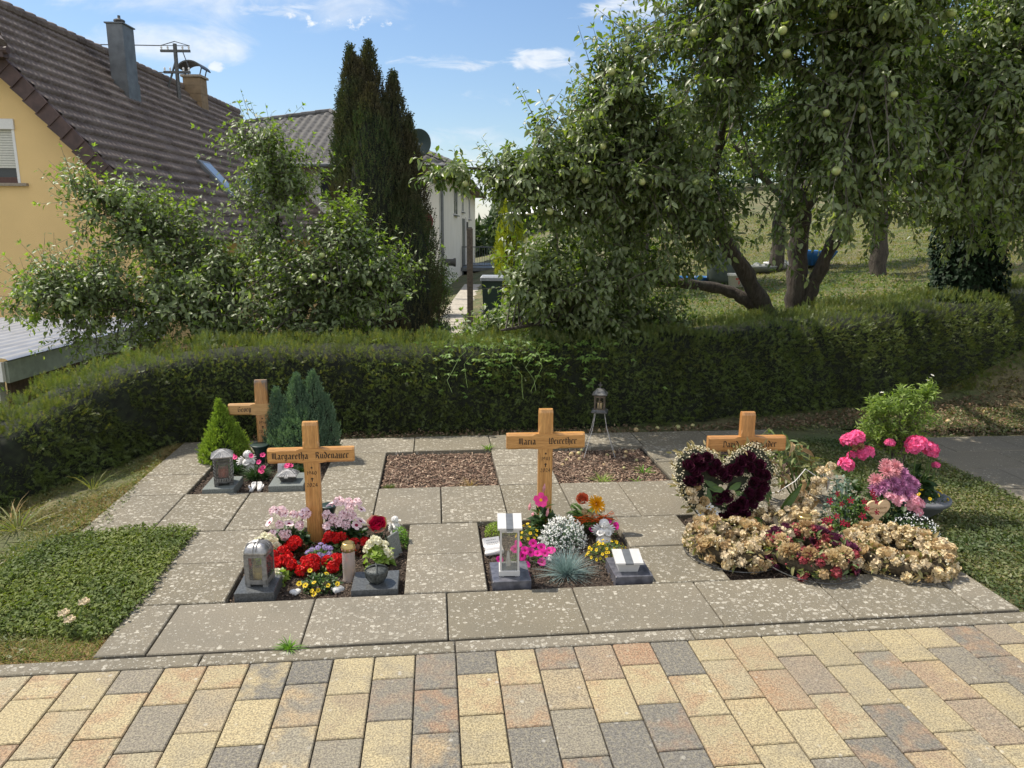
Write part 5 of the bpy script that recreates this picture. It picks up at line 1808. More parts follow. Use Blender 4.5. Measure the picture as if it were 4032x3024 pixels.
def f_rose(name, mats, tight=False):
    mb = MB()
    rr = [(5, .10, .42, .50, 18, -.35), (5, .08, .40, .48, 42, -.1), (5, .06, .36, .42, 60, .15), (4, .05, .32, .36, 74, .3), (4, .03, .28, .28, 84, .4), (3, .01, .24, .2, 88, .5)]
    if tight:
        rr = [(5, .16, .34, .46, 48, .35), (6, .13, .34, .42, 62, .35), (5, .10, .33, .36, 72, .4), (5, .07, .31, .30, 80, .4), (4, .04, .28, .24, 86, .5), (3, .01, .26, .18, 89, .5)]
    for k, (n, r0, l, w, el, cu) in enumerate(rr):
        mb.mat = 1 if (len(mats) > 1 and k == 0) else 0
        petals(mb, n, r0, l, w, el, cu, 0 if not tight else -.1, phase=k * .37, jit=.18, cup=.35)
    return mesh_of(mb, name, mats)


def f_head(name, mats, n=16, fl=5, fr=.22, R0=.34, cap=1.2, centre=False, flat=.75, blotch=False, cup=.15):
    """rounded cluster of small florets"""
    mb = MB()
    for k, v in enumerate(fib(n, cap)):
        v = (v + Vector((rnd.uniform(-.12, .12),) * 3)).normalized()
        p = Vector((v.x * R0, v.y * R0, v.z * R0 * flat))
        mb.M = Matrix.Translation(p) @ rot_to(v) @ Matrix.Rotation(rnd.uniform(0, 6), 4, 'Z')
        mb.mat = 0
        petals(mb, fl, .02, fr, fr * .95, 22, -.35, 0, jit=.2, segs=2, cup=cup)
        if blotch and k % 2 == 0:
            mb.mat = 1
            petals(mb, 2, .03, fr * .55, fr * .4, 26, -.35, .012, jit=.2, segs=2, cup=.1)
        elif centre:
            mb.mat = 1; mb.octa((0, 0, .03), .03)
    mb.M = None
    return mesh_of(mb, name, mats)


def f_daisy(name, mats, n=12, w=.16, rc=.13, el=12, curl=-.25, ln=.38):
    mb = MB()
    petals(mb, n, rc * .7, ln, w, el, curl, 0, jit=.05, segs=2)
    mb.mat = 1
    mb.lathe([(rc, -.01), (rc, .04), (rc * .6, .09), (.001, .10)], 8)
    return mesh_of(mb, name, mats)


def f_trumpet(name, mats, n=5, ln=.36, w=.44, el=14, eye=.13):
    mb = MB()
    petals(mb, n, .10, ln, w, el, -.3, .0, jit=.06, segs=3, cup=.12)
    mb.lathe([(.05, -.22), (.12, .01)], 8)
    mb.mat = 1
    mb.lathe([(.001, -.02), (eye, .022)], 8)
    return mesh_of(mb, name, mats)


def f_chrys(name, mats, dense=1.0):
    mb = MB()
    for k, (n, l, w, el) in enumerate([(20, .5, .09, 4), (18, .45, .09, 20), (15, .38, .08, 38), (12, .30, .07, 56), (9, .22, .06, 72), (6, .15, .05, 84)]):
        mb.mat = 0
        petals(mb, n, .04, l, w * 1.2, el, -.15 + .1 * k, .03 * k, phase=k * .5, jit=.12, segs=2, cup=.5)
    return mesh_of(mb, name, mats)


def f_puff(name, mats, n=60, r=.45):
    mb = MB()
    for v in fib(n, 1.3):
        v = (v + Vector((rnd.uniform(-.2, .2), rnd.uniform(-.2, .2), rnd.uniform(-.2, .2)))).normalized()
        p = v * r * .55
        q = v * r * rnd.uniform(.85, 1.1)
        s = v.orthogonal().normalized() * .05
        mb.face((mb.pt(p - s), mb.pt(p + s), mb.pt(q + s * 1.3), mb.pt(q - s * 1.3)))
        s = v.cross(s)
        mb.face((mb.pt(p - s), mb.pt(p + s), mb.pt(q + s * 1.3), mb.pt(q - s * 1.3)))
    return mesh_of(mb, name, mats)


F = {}
F['begonia'] = f_head('blossom', [M['red']], 13, 5, .26, .30, 1.3)
F['begonia2'] = f_head('blossom', [M['red'], M['yellowp']], 9, 5, .30, .28, 1.2, centre=True)
F['pelarg'] = f_head('blossom', [M['pinkwhite'], M['crimson']], 7, 5, .34, .27, 1.15, blotch=True)
F['pelarg1'] = f_trumpet('blossom', [M['pinkwhite'], M['crimson']], 5, .40, .5, 16, .17)
F['ageratum'] = f_head('blossom', [M['lilac']], 26, 5, .10, .40, 1.0, flat=.5)
F['sanvit'] = f_daisy('blossom', [M['yellowp'], M['brownc']], 11, .19, .15)
F['yellow'] = f_daisy('blossom', [M['yellowp'], M['brownc']], 9, .26, .13, ln=.34)
F['cream'] = f_head('blossom', [M['creamp'], M['yellowp']], 7, 4, .36, .24, 1.15, centre=True)
F['rose'] = f_rose('blossom', [M['rosered'], M['roseyel']], True)
F['dip'] = f_trumpet('blossom', [M['hotpink'], M['orangep']], 5, .42, .50, 14, .12)
F['petunia'] = f_trumpet('blossom', [M['magenta'], M['crimson']], 5, .36, .50, 12, .15)
F['pinkger'] = f_head('blossom', [M['pinkger']], 17, 6, .26, .36, 1.35)
F['palepink'] = f_head('blossom', [M['palepinkger'], M['pinkger']], 12, 5, .30, .32, 1.3)
F['salmon'] = f_chrys('blossom', [M['salmon']])
F['mauve'] = f_chrys('blossom', [M['mauve']])
F['dianthus'] = f_daisy('blossom', [M['pinkc'], M['crimson']], 7, .34, .10, 20, -.1, .38)
F['star'] = f_daisy('blossom', [M['darkred'], M['crimson']], 5, .28, .10, 12, -.2, .42)
F['coral'] = f_rose('blossom', [M['coral']], True)
F['gerbera'] = f_chrys('blossom', [M['orangep']])
F['drose'] = f_rose('dried_rose', [M['driedrose']], True)
F['drose2'] = f_rose('dried_rose', [M['driedpurple']], True)
F['dcream'] = f_rose('dried_rose', [M['driedcream'], M['driedtan']], True)
F['dpuff'] = f_puff('dried_carnation', [M['driedcream']], 70)
F['dpuff2'] = f_puff('dried_carnation', [M['driedtan']], 60)
F['dsmall'] = f_head('dried_blossom', [M['driedpale']], 6, 4, .34, .22, 1.3)
F['dsmall2'] = f_head('dried_blossom', [M['driedtan']], 6, 4, .34, .22, 1.3)
F['dsmall3'] = f_head('dried_blossom', [M['driedcream']], 7, 5, .34, .24, 1.4)
F['dred'] = f_head('dried_blossom', [M['driedred']], 8, 4, .30, .3, 1.4)
F['whitestar'] = f_daisy('blossom', [M['whitep'], M['yellowp']], 5, .30, .07, 10, -.1, .42)


def clump(n, Rx, Ry, H, leafL, leafW, m, name='foliage', parent=None, stems=0, seed=0, low=.0, updir=.7, shell=.5, simple=False, droop=.3, cut=None):
    """dome of leaves on short stems, centred on the parent's origin"""
    g = np.random.default_rng(seed + 77)
    v = nrm(g.normal(size=(n, 3))); v[:, 2] = np.abs(v[:, 2])
    rad = shell + (1 - shell) * g.random(n) ** .7
    P = v * rad[:, None] * np.array([Rx, Ry, H]); P[:, 2] = P[:, 2] * (1 - low) + low * H * g.random(n)
    D = v * np.array([1, 1, .5]) + g.normal(0, .45, (n, 3)) + np.array([0, 0, updir * .5])
    N = v * .35 + np.array([0, 0, 1.0]) + g.normal(0, .35, (n, 3))
    L = g.uniform(leafL[0], leafL[1], n)
    V, Fc = leaf_arrays(P - nrm(D) * L[:, None] * .3, D, N, L, L * (leafW if not hasattr(leafW, '__len__') else g.uniform(leafW[0], leafW[1], n)), simple=simple, droop=droop)
    parts = [(V, Fc)]
    if stems:
        k = g.choice(n, min(stems, n), replace=False)
        S0 = P[k] * np.array([.25, .25, 0]) + np.array([0, 0, .0]); S1 = P[k]
        parts.append(rod_arrays(S0, S1, .0022, .0012))
    V, Fc = merge(parts)
    return np_build(name, V, Fc, M[m], parent=parent)


def put_blossoms(root, meshes, pts, size, name='blossom', tilt=.45, stemm=None, face=None):
    rl = random.Random(len(pts) * 7 + int(size * 1e4))
    for k, p in enumerate(pts):
        p = Vector(p)
        d = Vector((p.x * 2.2, p.y * 2.2 - .02, p.z + .02)).normalized() if face is None else Vector(face)
        d = (d + Vector((rl.uniform(-tilt, tilt), rl.uniform(-tilt, tilt), rl.uniform(0, tilt)))).normalized()
        me = meshes[k % len(meshes)]
        o = child(name, me, root, p, s=size * rl.uniform(.85, 1.15))
        o.rotation_euler = (rot_to(d) @ Matrix.Rotation(rl.uniform(0, 6), 4, 'Z')).to_euler()


def dome_pts(n, Rx, Ry, H, seed=1, zmin=.25, lift=1.0):
    g = random.Random(seed); out = []
    while len(out) < n:
        a = g.uniform(0, 6.283); z = g.uniform(zmin, 1); r = math.sqrt(max(0, 1 - z * z)) * .95 + .05
        p = Vector((Rx * r * math.cos(a), Ry * r * math.sin(a), H * z * lift))
        if all((p - q).length > .55 * (Rx * 2 / math.sqrt(n)) for q in out) or g.random() < .12:
            out.append(p)
    return out


SOIL = -.030

# ================================================================== LETTERING (broad nib strokes)
GL = {
    'a': ([[(.05, .85), (.25, 1.0), (.5, .85), (.5, .12), (.66, 0)], [(.5, .58), (.14, .42), (.12, .14), (.27, 0), (.5, .17)]], .78),
    'r': ([[(0, .85), (.14, .97), (.14, .12), (.3, 0)], [(.14, .78), (.36, 1.0), (.54, .84)]], .62),
    'g': ([[(.5, .93), (.28, 1), (.12, .85), (.12, .2), (.28, 0), (.5, .16)], [(.5, 1.0), (.5, -.15), (.32, -.4), (.05, -.3)]], .72),
    'e': ([[(.52, .2), (.32, 0), (.12, .16), (.12, .84), (.32, 1), (.5, .8), (.14, .46)]], .64),
    't': ([[(.2, 1.32), (.2, .14), (.36, 0), (.48, .1)], [(.04, .95), (.46, .95)]], .54),
    'h': ([[(0, 1.5), (.14, 1.38), (.14, 0)], [(.14, .78), (.38, 1.0), (.54, .84), (.54, .1), (.36, -.35)]], .74),
    'n': ([[(0, .85), (.14, .97), (.14, .1), (.26, 0)], [(.14, .78), (.38, 1.0), (.54, .84), (.54, .1), (.68, 0)]], .80),
    'u': ([[(0, .9), (.12, .97), (.12, .16), (.3, 0), (.54, .2)], [(.42, .92), (.54, .97), (.54, .1), (.68, 0)]], .80),
    'd': ([[(.08, 1.45), (.34, 1.2), (.56, .84), (.56, .16), (.34, 0), (.12, .16), (.12, .84), (.36, 1.0)]], .74),
    'v': ([[(0, 1.02), (.12, .92), (.12, .16), (.32, 0), (.54, .16), (.54, .84), (.36, 1.0)]], .70),
    'i': ([[(0, .85), (.14, .97), (.14, .12), (.3, 0)], [(.10, 1.28), (.2, 1.4)]], .42),
    'c': ([[(.5, .85), (.32, 1), (.12, .84), (.12, .16), (.32, 0), (.5, .12)]], .60),
    'o': ([[(.32, 1), (.12, .84), (.12, .16), (.32, 0), (.54, .16), (.54, .84), (.32, 1)]], .72),
    'M': ([[(0, 1.2), (.2, 1.42), (.22, .15), (.04, 0)], [(.22, 1.2), (.52, 1.42), (.52, .1)], [(.52, 1.2), (.82, 1.42), (.86, .14), (1.04, 0)]], 1.18),
    'R': ([[(0, 1.3), (.2, 1.42), (.2, .1), (.04, 0)], [(.2, 1.3), (.52, 1.42), (.7, 1.2), (.6, .86), (.28, .74)], [(.4, .76), (.66, .5), (.66, .12), (.86, 0)]], 1.0),
    'W': ([[(0, 1.3), (.15, 1.42), (.15, .2), (.36, 0), (.56, .2), (.56, 1.32)], [(.56, .2), (.78, 0), (.98, .2), (.98, 1.12), (.8, 1.42)]], 1.15),
    'D': ([[(.1, 1.3), (.5, 1.42), (.86, 1.1), (.86, .3), (.5, 0), (.08, .1)], [(.3, 1.3), (.3, .1)]], 1.04),
    'S': ([[(.78, 1.2), (.5, 1.42), (.2, 1.15), (.25, .86), (.7, .6), (.72, .2), (.4, 0), (.08, .16)]], .92),
    'G': ([[(.76, 1.2), (.5, 1.42), (.18, 1.1), (.18, .3), (.45, 0), (.76, .2), (.76, .72), (.5, .76)]], .98),
    'P': ([[(0, 1.3), (.2, 1.42), (.2, -.2)], [(.2, 1.3), (.56, 1.42), (.76, 1.15), (.7, .7), (.3, .55)]], .9),
    '0': ([[(.35, 1.1), (.1, .85), (.1, .25), (.35, 0), (.6, .25), (.6, .85), (.35, 1.1)]], .78),
    '1': ([[(.1, .9), (.3, 1.1), (.3, 0)]], .52),
    '2': ([[(.08, .9), (.3, 1.1), (.52, .85), (.1, .05), (.62, .05)]], .74),
    '4': ([[(.45, 0), (.45, 1.1), (.05, .35), (.66, .35)]], .76),
    '5': ([[(.58, 1.08), (.18, 1.08), (.15, .66), (.45, .62), (.55, .3), (.3, 0), (.08, .08)]], .72),
    '6': ([[(.55, 1.08), (.2, .7), (.1, .3), (.32, 0), (.58, .25), (.45, .58), (.15, .45)]], .72),
    '9': ([[(.12, .02), (.45, .35), (.6, .8), (.35, 1.1), (.1, .82), (.25, .5), (.56, .62)]], .74),
}
GL['ü'] = (GL['u'][0] + [[(.08, 1.3), (.18, 1.4)], [(.42, 1.3), (.52, 1.4)]], .80)


def text_strokes(mb, txt, x, z, size, y, nib=.17, ang=38, centre=True, sp=.045):
    w = sum(.45 if c == ' ' else GL[c][1] + sp for c in txt)
    if centre:
        x -= w * size / 2
    nx, nz = math.cos(R(ang)) * nib / 2 * size, math.sin(R(ang)) * nib / 2 * size
    for c in txt:
        if c == ' ':
            x += .45 * size; continue
        st, adv = GL[c]
        for s in st:
            for (a, b), (c2, d) in zip(s[:-1], s[1:]):
                p = (x + a * size, z + b * size); q = (x + c2 * size, z + d * size)
                pts = [(p[0] - nx, p[1] - nz), (p[0] + nx, p[1] + nz), (q[0] + nx, q[1] + nz), (q[0] - nx, q[1] - nz)]
                mb.poly([(u, y, v) for u, v in pts])
                y -= .00003
        x += (adv + sp) * size
    return w * size


def star_glyph(mb, x, z, r, y):
    c = mb.pt((x, y, z)); ring = []
    for k in range(12):
        a = math.pi * k / 6; rr = r if k % 2 == 0 else r * .38
        ring.append(mb.pt((x + rr * math.sin(a), y, z + rr * math.cos(a))))
    for k in range(12): mb.face((c, ring[k], ring[(k + 1) % 12]))


def cross_glyph(mb, x, z, r, y):
    for (a, b, c, d, e) in ((-.28, .28, -1.3, 1.0, 0), (-.75, .75, .1, .62, .0001)):
        mb.poly([(x + a * r, y - e, z + c * r), (x + b * r, y - e, z + c * r), (x + b * r * (1.15 if c < -1 else 1), y - e, z + d * r), (x + a * r * (1.15 if c < -1 else 1), y - e, z + d * r)])


def wood_cross(label, x, y, top, armz, half, pw, ah, n1, n2, y1, y2, x1off, x2off, tsize, mats, rz=0, years=True, bury=.05):
    root = thing('wooden_cross', label, 'grave cross', (x, y, 0), rz, 'wooden grave crosses')
    th = .038
    def beam(a0, a1, hw, vertical, c0, gap, name, m, yoff):
        """chamfered beam, chamfer dies out beside the joint"""
        mb = MB(); ss = np.linspace(a0, a1, 41); rings = []
        for s in ss:
            dist = abs(s - c0)
            cf = .011 * sstep(gap, gap + .022, dist)
            e = min(s - a0, a1 - s)
            shr = .0
            w1 = hw; w2 = hw - cf; yb = th / 2 + yoff; yf = -th / 2 + yoff; ym = yf + cf * .8
            if e < .001:
                w2 = hw - .011; pr = [(-w1 + .002, yb), (w1 - .002, yb), (w1 - .002, ym + .004), (w2, yf + .006), (-w2, yf + .006), (-w1 + .002, ym + .004)]
            else:
                pr = [(-w1, yb), (w1, yb), (w1, ym), (w2, yf), (-w2, yf), (-w1, ym)]
            rings.append([((p, q, s) if vertical else (s, q, armz + p)) for p, q in pr])
        mb.loft(rings)
        return mb.build(name, m, root)
    beam(-bury, top, pw / 2, True, armz, ah / 2 + .012, 'upright', mats[0], 0)
    beam(-half, half, ah / 2, False, 0, pw / 2 + .016, 'crossbar', mats[1], -.004)
    yf = -th / 2 - .0046
    mb = MB()
    text_strokes(mb, n1, x1off, armz - .015, tsize * 1.06, yf, .25)
    text_strokes(mb, n2, x2off, armz - .015, tsize * 1.06, yf, .25)
    if years:
        zz = armz - ah / 2 - .028
        star_glyph(mb, 0, zz, .009, yf + .004)
        text_strokes(mb, y1, 0, zz - .040, .019, yf + .004, .20)
        cross_glyph(mb, 0, zz - .066, .0095, yf + .004)
        text_strokes(mb, y2, 0, zz - .108, .019, yf + .004, .20)
    mb.build('lettering', M['ink'], root)
    return root


wood_cross('oak cross in the red begonia bed with the longest name on its bar', .863, 1.20, .652, .469, .228, .083, .080, 'Margaretha', 'Rüdenauer', '1940', '2024', -.108, .112, .0232, (M['oak'], M['oakh']), rz=R(.6))
wood_cross('oak cross behind the pink dipladenia and the orange bouquet', 2.144, 1.24, .688, .507, .221, .080, .088, 'Maria', 'Weirether', '1941', '2024', -.105, .095, .0235, (M['oak'], M['oakh']), rz=R(-.5))
wood_cross('reddish oak cross standing behind the heart shaped wreath', 3.335, 1.27, .640, .452, .232, .083, .090, 'David', 'Schneider', '', '', -.100, .092, .0235, (M['oakd'], M['oakdh']), rz=R(-2), years=False)
wood_cross('weathered greying cross in the rear bed between the two conifers', .27, 2.67, .585, .370, .236, .090, .082, 'Georg', 'P', '1956', '2024', -.120, .088, .0235, (M['oakw'], M['oakwh']), rz=R(1))


# ================================================================== STONES, LANTERNS, BOWLS
def plinth(label, x0, x1, y0, y1, z1, m, group='granite plinths'):
    mb = MB(); cx, cy = (x0 + x1) / 2, (y0 + y1) / 2
    mb.box(x0 - cx, x1 - cx, y0 - cy, y1 - cy, 0, z1 - SOIL, bev=.0025)
    o = mb.build('granite_plinth', M[m], loc=(cx, cy, SOIL)); tag(o, label, 'plinth', group); return o


plinth('dark granite plinth under the grey lantern with the domed lid', .605, .783, .515, .745, .030, 'granite')
plinth('dark granite plinth under the round bronze bowl', 1.130, 1.345, .512, .700, .022, 'granite')
plinth('blue black granite plinth under the tall white glass lantern', 1.790, 1.975, .515, .725, .032, 'granite2')
plinth('blue black granite plinth under the small white box', 2.385, 2.570, .515, .730, .030, 'granite2')
plinth('green grey granite plinth under the lantern with the red candle', .040, .235, 1.930, 2.170, .028, 'granite3')
plinth('wide green grey granite plinth under the small ridged box', .452, .672, 1.930, 2.190, .036, 'granite3')


def candle_inside(root, loc, r, h, wax, level, tin=None):
    mb = MB(); mb.lathe([(r * .96, 0), (r, .003), (r, h * .88), (r * .9, h * .94), (r * .88, h)], 18, c=loc); b = mb.build('candle_glass', M['glass'], root, smooth=True)
    mb = MB(); mb.lathe([(r * .9, .003), (r * .9, level), (.001, level)], 16, c=loc); mb.build('wax', M[wax], b)
    if tin:
        mb = MB(); mb.lathe([(r * 1.02, h * .86), (r * 1.04, h * .87), (r * 1.04, h * .98), (r * .98, h), (r * .8, h * 1.03), (.001, h * 1.02)], 18, c=loc); mb.build('lid', M[tin], b, smooth=True)
    return b


def lantern_domed():
    root = thing('grave_lantern', 'grey metal lantern with a ribbed domed lid and a yellow candle', 'lantern', (.700, .620, .030), R(-7), 'grave lanterns')
    w = .052; h0, h1 = .012, .158
    mb = MB()
    for sx in (-1, 1):
        for sy in (-1, 1):
            mb.box(sx * w - .008 * (sx > 0) - (0 if sx > 0 else 0), sx * w + .008 * (sx < 0), sy * w - .008 * (sy > 0), sy * w + .008 * (sy < 0), h0, h1)
            mb.box(sx * .040 - .011, sx * .040 + .011, sy * .040 - .011, sy * .040 + .011, 0, h0)
    t = .0035
    mb.box(-w + .001, w - .001, -w, -w + t, h0, h0 + .022); mb.box(-w + .001, w - .001, -w, -w + t, h1 - .014, h1)
    mb.box(-w + .001, w - .001, w - t, w, h0, h0 + .022); mb.box(-w + .001, w - .001, w - t, w, h1 - .014, h1)
    for sx in (-1, 1):
        a, b = (w - t, w) if sx > 0 else (-w, -w + t)
        mb.box(a, b, -w + .008, w - .008, h0, h0 + .022); mb.box(a, b, -w + .008, w - .008, h1 - .014, h1)
        mb.box(-w + .008 if sx < 0 else w - .022, -w + .022 if sx < 0 else w - .008, -w, -w + t, h0 + .022, h1 - .014)
    mb.box(-w, w, -w, w, h0 - .001, h0 + .003)
    mb.build('frame', M['alul'], root)
    mb = MB()
    mb.box(-w + .02, w - .02, -w + .0012, -w + .0022, h0 + .02, h1 - .012)
    mb.build('front_pane', M['glass'], root)
    mb = MB()
    mb.box(w - .003, w - .002, -w + .008, w - .008, h0 + .02, h1 - .012); mb.box(-w + .002, -w + .003, -w + .008, w - .008, h0 + .02, h1 - .012)
    mb.build('side_pane', M['glass'], root)
    # domed lid
    def rsq(a, z, e=5):
        return [(a * math.copysign(abs(math.cos(t)) ** (2 / e), math.cos(t)), a * math.copysign(abs(math.sin(t)) ** (2 / e), math.sin(t)), z) for t in np.linspace(0, 2 * math.pi, 32, endpoint=False)]
    mb = MB(); mb.loft([rsq(.056, h1), rsq(.0575, h1 + .004), rsq(.0565, h1 + .012), rsq(.050, h1 + .028), rsq(.038, h1 + .040), rsq(.020, h1 + .046), rsq(.002, h1 + .047)])
    lid = mb.build('lid', M['alu'], root, smooth=True)
    mb = MB()
    for dx in (-.007, .007):
        for sgn in (1, -1):
            pts = [(dx, sgn * a, h1 + z) for a, z in ((0, .049), (.022, .047), (.040, .041), (.052, .030), (.058, .014))]
            mb.tube(pts, .0022, 5)
            pts = [(sgn * a, dx, h1 + z) for a, z in ((0, .049), (.022, .047), (.040, .041), (.052, .030), (.058, .014))]
            mb.tube(pts, .0022, 5)
    mb.build('lid_ribs', M['alu'], lid)
    candle_inside(root, (0, 0, h0 + .004), .033, .120, 'wax', .045)


def lantern_white():
    root = thing('grave_lantern', 'tall slim pale grey lantern with clear glass and a striped slanted lid', 'lantern', (1.878, .610, .032), R(-4), 'grave lanterns')
    w = .046; h1 = .225
    mb = MB()
    mb.box(-w - .004, w + .004, -w - .004, w + .004, .004, .030, bev=.002)
    for sx in (-1, 1):
        mb.box(sx * .036 - .010, sx * .036 + .010, -w, w, 0, .006)
    t = .0085
    for sx in (-1, 1):
        for sy in (-1, 1):
            xa, xb = (w - t, w) if sx > 0 else (-w, -w + t); ya, yb = (w - t, w) if sy > 0 else (-w, -w + t)
            mb.box(xa, xb, ya, yb, .029, h1)
    mb.box(-w, w, -w, -w + t, h1 - .0, h1 + .016); mb.box(-w, w, w - t, w, h1, h1 + .016); mb.box(-w, -w + t, -w + t, w - t, h1, h1 + .016); mb.box(w - t, w, -w + t, w - t, h1, h1 + .016)
    mb.build('frame', M['white_metal'], root)
    for (nm, a) in (('front_pane', (-w + t, w - t, -w + .002, -w + .003)), ('back_pane', (-w + t, w - t, w - .003, w - .002)), ('side_pane', (w - .003, w - .002, -w + t, w - t)), ('side_pane', (-w + .002, -w + .003, -w + t, w - t))):
        mb = MB(); mb.box(a[0], a[1], a[2], a[3], .030, h1); mb.build(nm, M['glass'], root)
    W_ = .058
    def lidpiece(xa, xb, dz):
        mb = MB()
        za, zb = h1 + .016, h1 + .016
        f = lambda x, y: h1 + .022 + (y + W_) / (2 * W_) * .030
        mb.loft([[(xa, -W_, f(0, -W_) - .006), (xb, -W_, f(0, -W_) - .006), (xb, -W_, f(0, -W_) + .004 + dz), (xa, -W_, f(0, -W_) + .004 + dz)],
                 [(xa, W_, f(0, W_) - .006), (xb, W_, f(0, W_) - .006), (xb, W_, f(0, W_) + .004 + dz), (xa, W_, f(0, W_) + .004 + dz)]])
        return mb
    mb = lidpiece(-W_, -.017, 0); mb2 = lidpiece(.017, W_, 0)
    o = mb.build('lid_plate', M['white_metal'], root); mb2.build('lid_plate', M['white_metal'], root)
    lidpiece(-.0168, .0168, -.0015).build('lid_stripe', M['grey_band'], root)
    mb = MB(); mb.box(-.014, .014, -w - .010, -w, h1 + .003, h1 + .008); mb.build('handle', M['white_metal'], root)
    mb = MB()
    mb.lathe([(.012, .030), (.013, .05), (.009, .075), (.006, .10), (.002, .11)], 10, c=(-.005, .005, 0)); mb.build('melted_candle', M['pottery'], root, smooth=True)


def small_box(label, x, y, z, kind):
    root = thing('lidded_box', label, 'grave ornament', (x, y, z), R(-3))
    def ring(a, b, zz):
        return [(-a, -b, zz), (a, -b, zz), (a, b, zz), (-a, b, zz)]
    if kind == 'white':
        mb = MB(); mb.loft([ring(.046, .036, .0), ring(.056, .046, .048)]); mb.build('bowl', M['white_metal'], root)
        for nm, xa, xb, m_, dz in (('lid_plate', -.068, -.020, 'white_metal', 0), ('lid_plate', .020, .068, 'white_metal', 0), ('lid_stripe', -.0198, .0198, 'grey_band', -.0015)):
            mb = MB(); mb.loft([[(xa, -.058, .046), (xb, -.058, .046), (xb, -.058, .055 + dz), (xa, -.058, .055 + dz)], [(xa, .058, .068), (xb, .058, .068), (xb, .058, .077 + dz), (xa, .058, .077 + dz)]])
            mb.build(nm, M[m_], root)
    else:
        mb = MB(); mb.loft([ring(.040, .032, 0), ring(.054, .046, .040)]); mb.build('bowl', M['alud'], root)
        mb = MB(); mb.loft([ring(.062, .054, .038), ring(.063, .055, .044), ring(.030, .024, .072), ring(.004, .004, .078)]); l = mb.build('lid', M['alu'], root)
        relief(.063, .055, .044, .030, .024, .072, l)
        mb = MB(); mb.box(-.012, .012, -.064, -.056, .034, .040); mb.build('handle', M['alub'], root)


def relief(a, b, z0, a2, b2, z1, parent):
    mb = MB()
    for side in range(4):
        for k in range(-3, 4):
            t = k / 3.3
            if side % 2 == 0:
                s = -1 if side == 0 else 1
                p0 = (a * t * .92, s * b * 1.0, z0 + .001); p1 = (a2 * t * .5, s * b2 * 1.0, z1 + .001)
            else:
                s = -1 if side == 1 else 1
                p0 = (s * a, b * t * .92, z0 + .001); p1 = (s * a2, b2 * t * .5, z1 + .001)
            mb.tube([p0, ((p0[0] + p1[0]) / 2 + .002, (p0[1] + p1[1]) / 2, (p0[2] + p1[2]) / 2 + .002), p1], .0018, 5)
    mb.build('lid_relief', M['alub'], parent)


def lantern_relief():
    root = thing('grave_lantern', 'square dark cast lantern with a pointed relief roof and a red candle', 'lantern', (.150, 2.035, .028), R(14), 'grave lanterns')
    w = .058; h0, h1 = .03, .188
    def sq(a, z): return [(-a, -a, z), (a, -a, z), (a, a, z), (-a, a, z)]
    mb = MB()
    mb.loft([sq(w * .95, .014), sq(w * 1.02, .022), sq(w * 1.0, h0)])
    for sx in (-1, 1):
        for sy in (-1, 1):
            mb.box(sx * w * .78 - .012, sx * w * .78 + .012, sy * w * .78 - .012, sy * w * .78 + .012, 0, .016)
            xa, xb = (w - .016, w) if sx > 0 else (-w, -w + .016); ya, yb = (w - .016, w) if sy > 0 else (-w, -w + .016)
            mb.box(xa, xb, ya, yb, h0, h1)
    for zz in ((h0, h0 + .022), (h1 - .016, h1)):
        mb.box(-w + .016, w - .016, -w, -w + .005, *zz); mb.box(-w + .016, w - .016, w - .005, w, *zz); mb.box(w - .005, w, -w + .016, w - .016, *zz); mb.box(-w, -w + .005, -w + .016, w - .016, *zz)
    fr = mb.build('frame', M['alud'], root)
    mb = MB()
    for sx in (-1, 1):
        for k in range(7):
            z = h0 + .02 + k * .022
            mb.tube([(sx * (w - .013), -w - .001, z), (sx * (w - .006), -w - .003, z + .009), (sx * (w - .004), -w - .001, z + .017)], .0016, 4)
            mb.tube([(w + .001, sx * (w - .013), z), (w + .003, sx * (w - .006), z + .009), (w + .001, sx * (w - .004), z + .017)], .0016, 4)
    for k in range(6):
        x = -w + .02 + k * .015
        mb.tube([(x, -w - .001, h0 + .002), (x + .004, -w - .003, h0 + .012), (x + .002, -w - .001, h0 + .02)], .0016, 4)
    mb.build('relief', M['alub'], fr)
    mb = MB(); mb.loft([sq(w + .008, h1), sq(w + .009, h1 + .007), sq(w * .45, h1 + .038), sq(.003, h1 + .046)]); rf = mb.build('roof', M['alu'], root)
    relief(w + .009, w + .009, h1 + .007, w * .45, w * .45, h1 + .038, rf)
    for (nm, a) in (('front_pane', (-w + .016, w - .016, -w + .003, -w + .004)), ('side_pane', (w - .004, w - .003, -w + .016, w - .016)), ('side_pane', (-w + .003, -w + .004, -w + .016, w - .016))):
        mb = MB(); mb.box(a[0], a[1], a[2], a[3], h0 + .02, h1 - .015); mb.build(nm, M['glass'], root)
    candle_inside(root, (0, 0, h0 + .002), .034, .115, 'waxr', .075, 'alud')


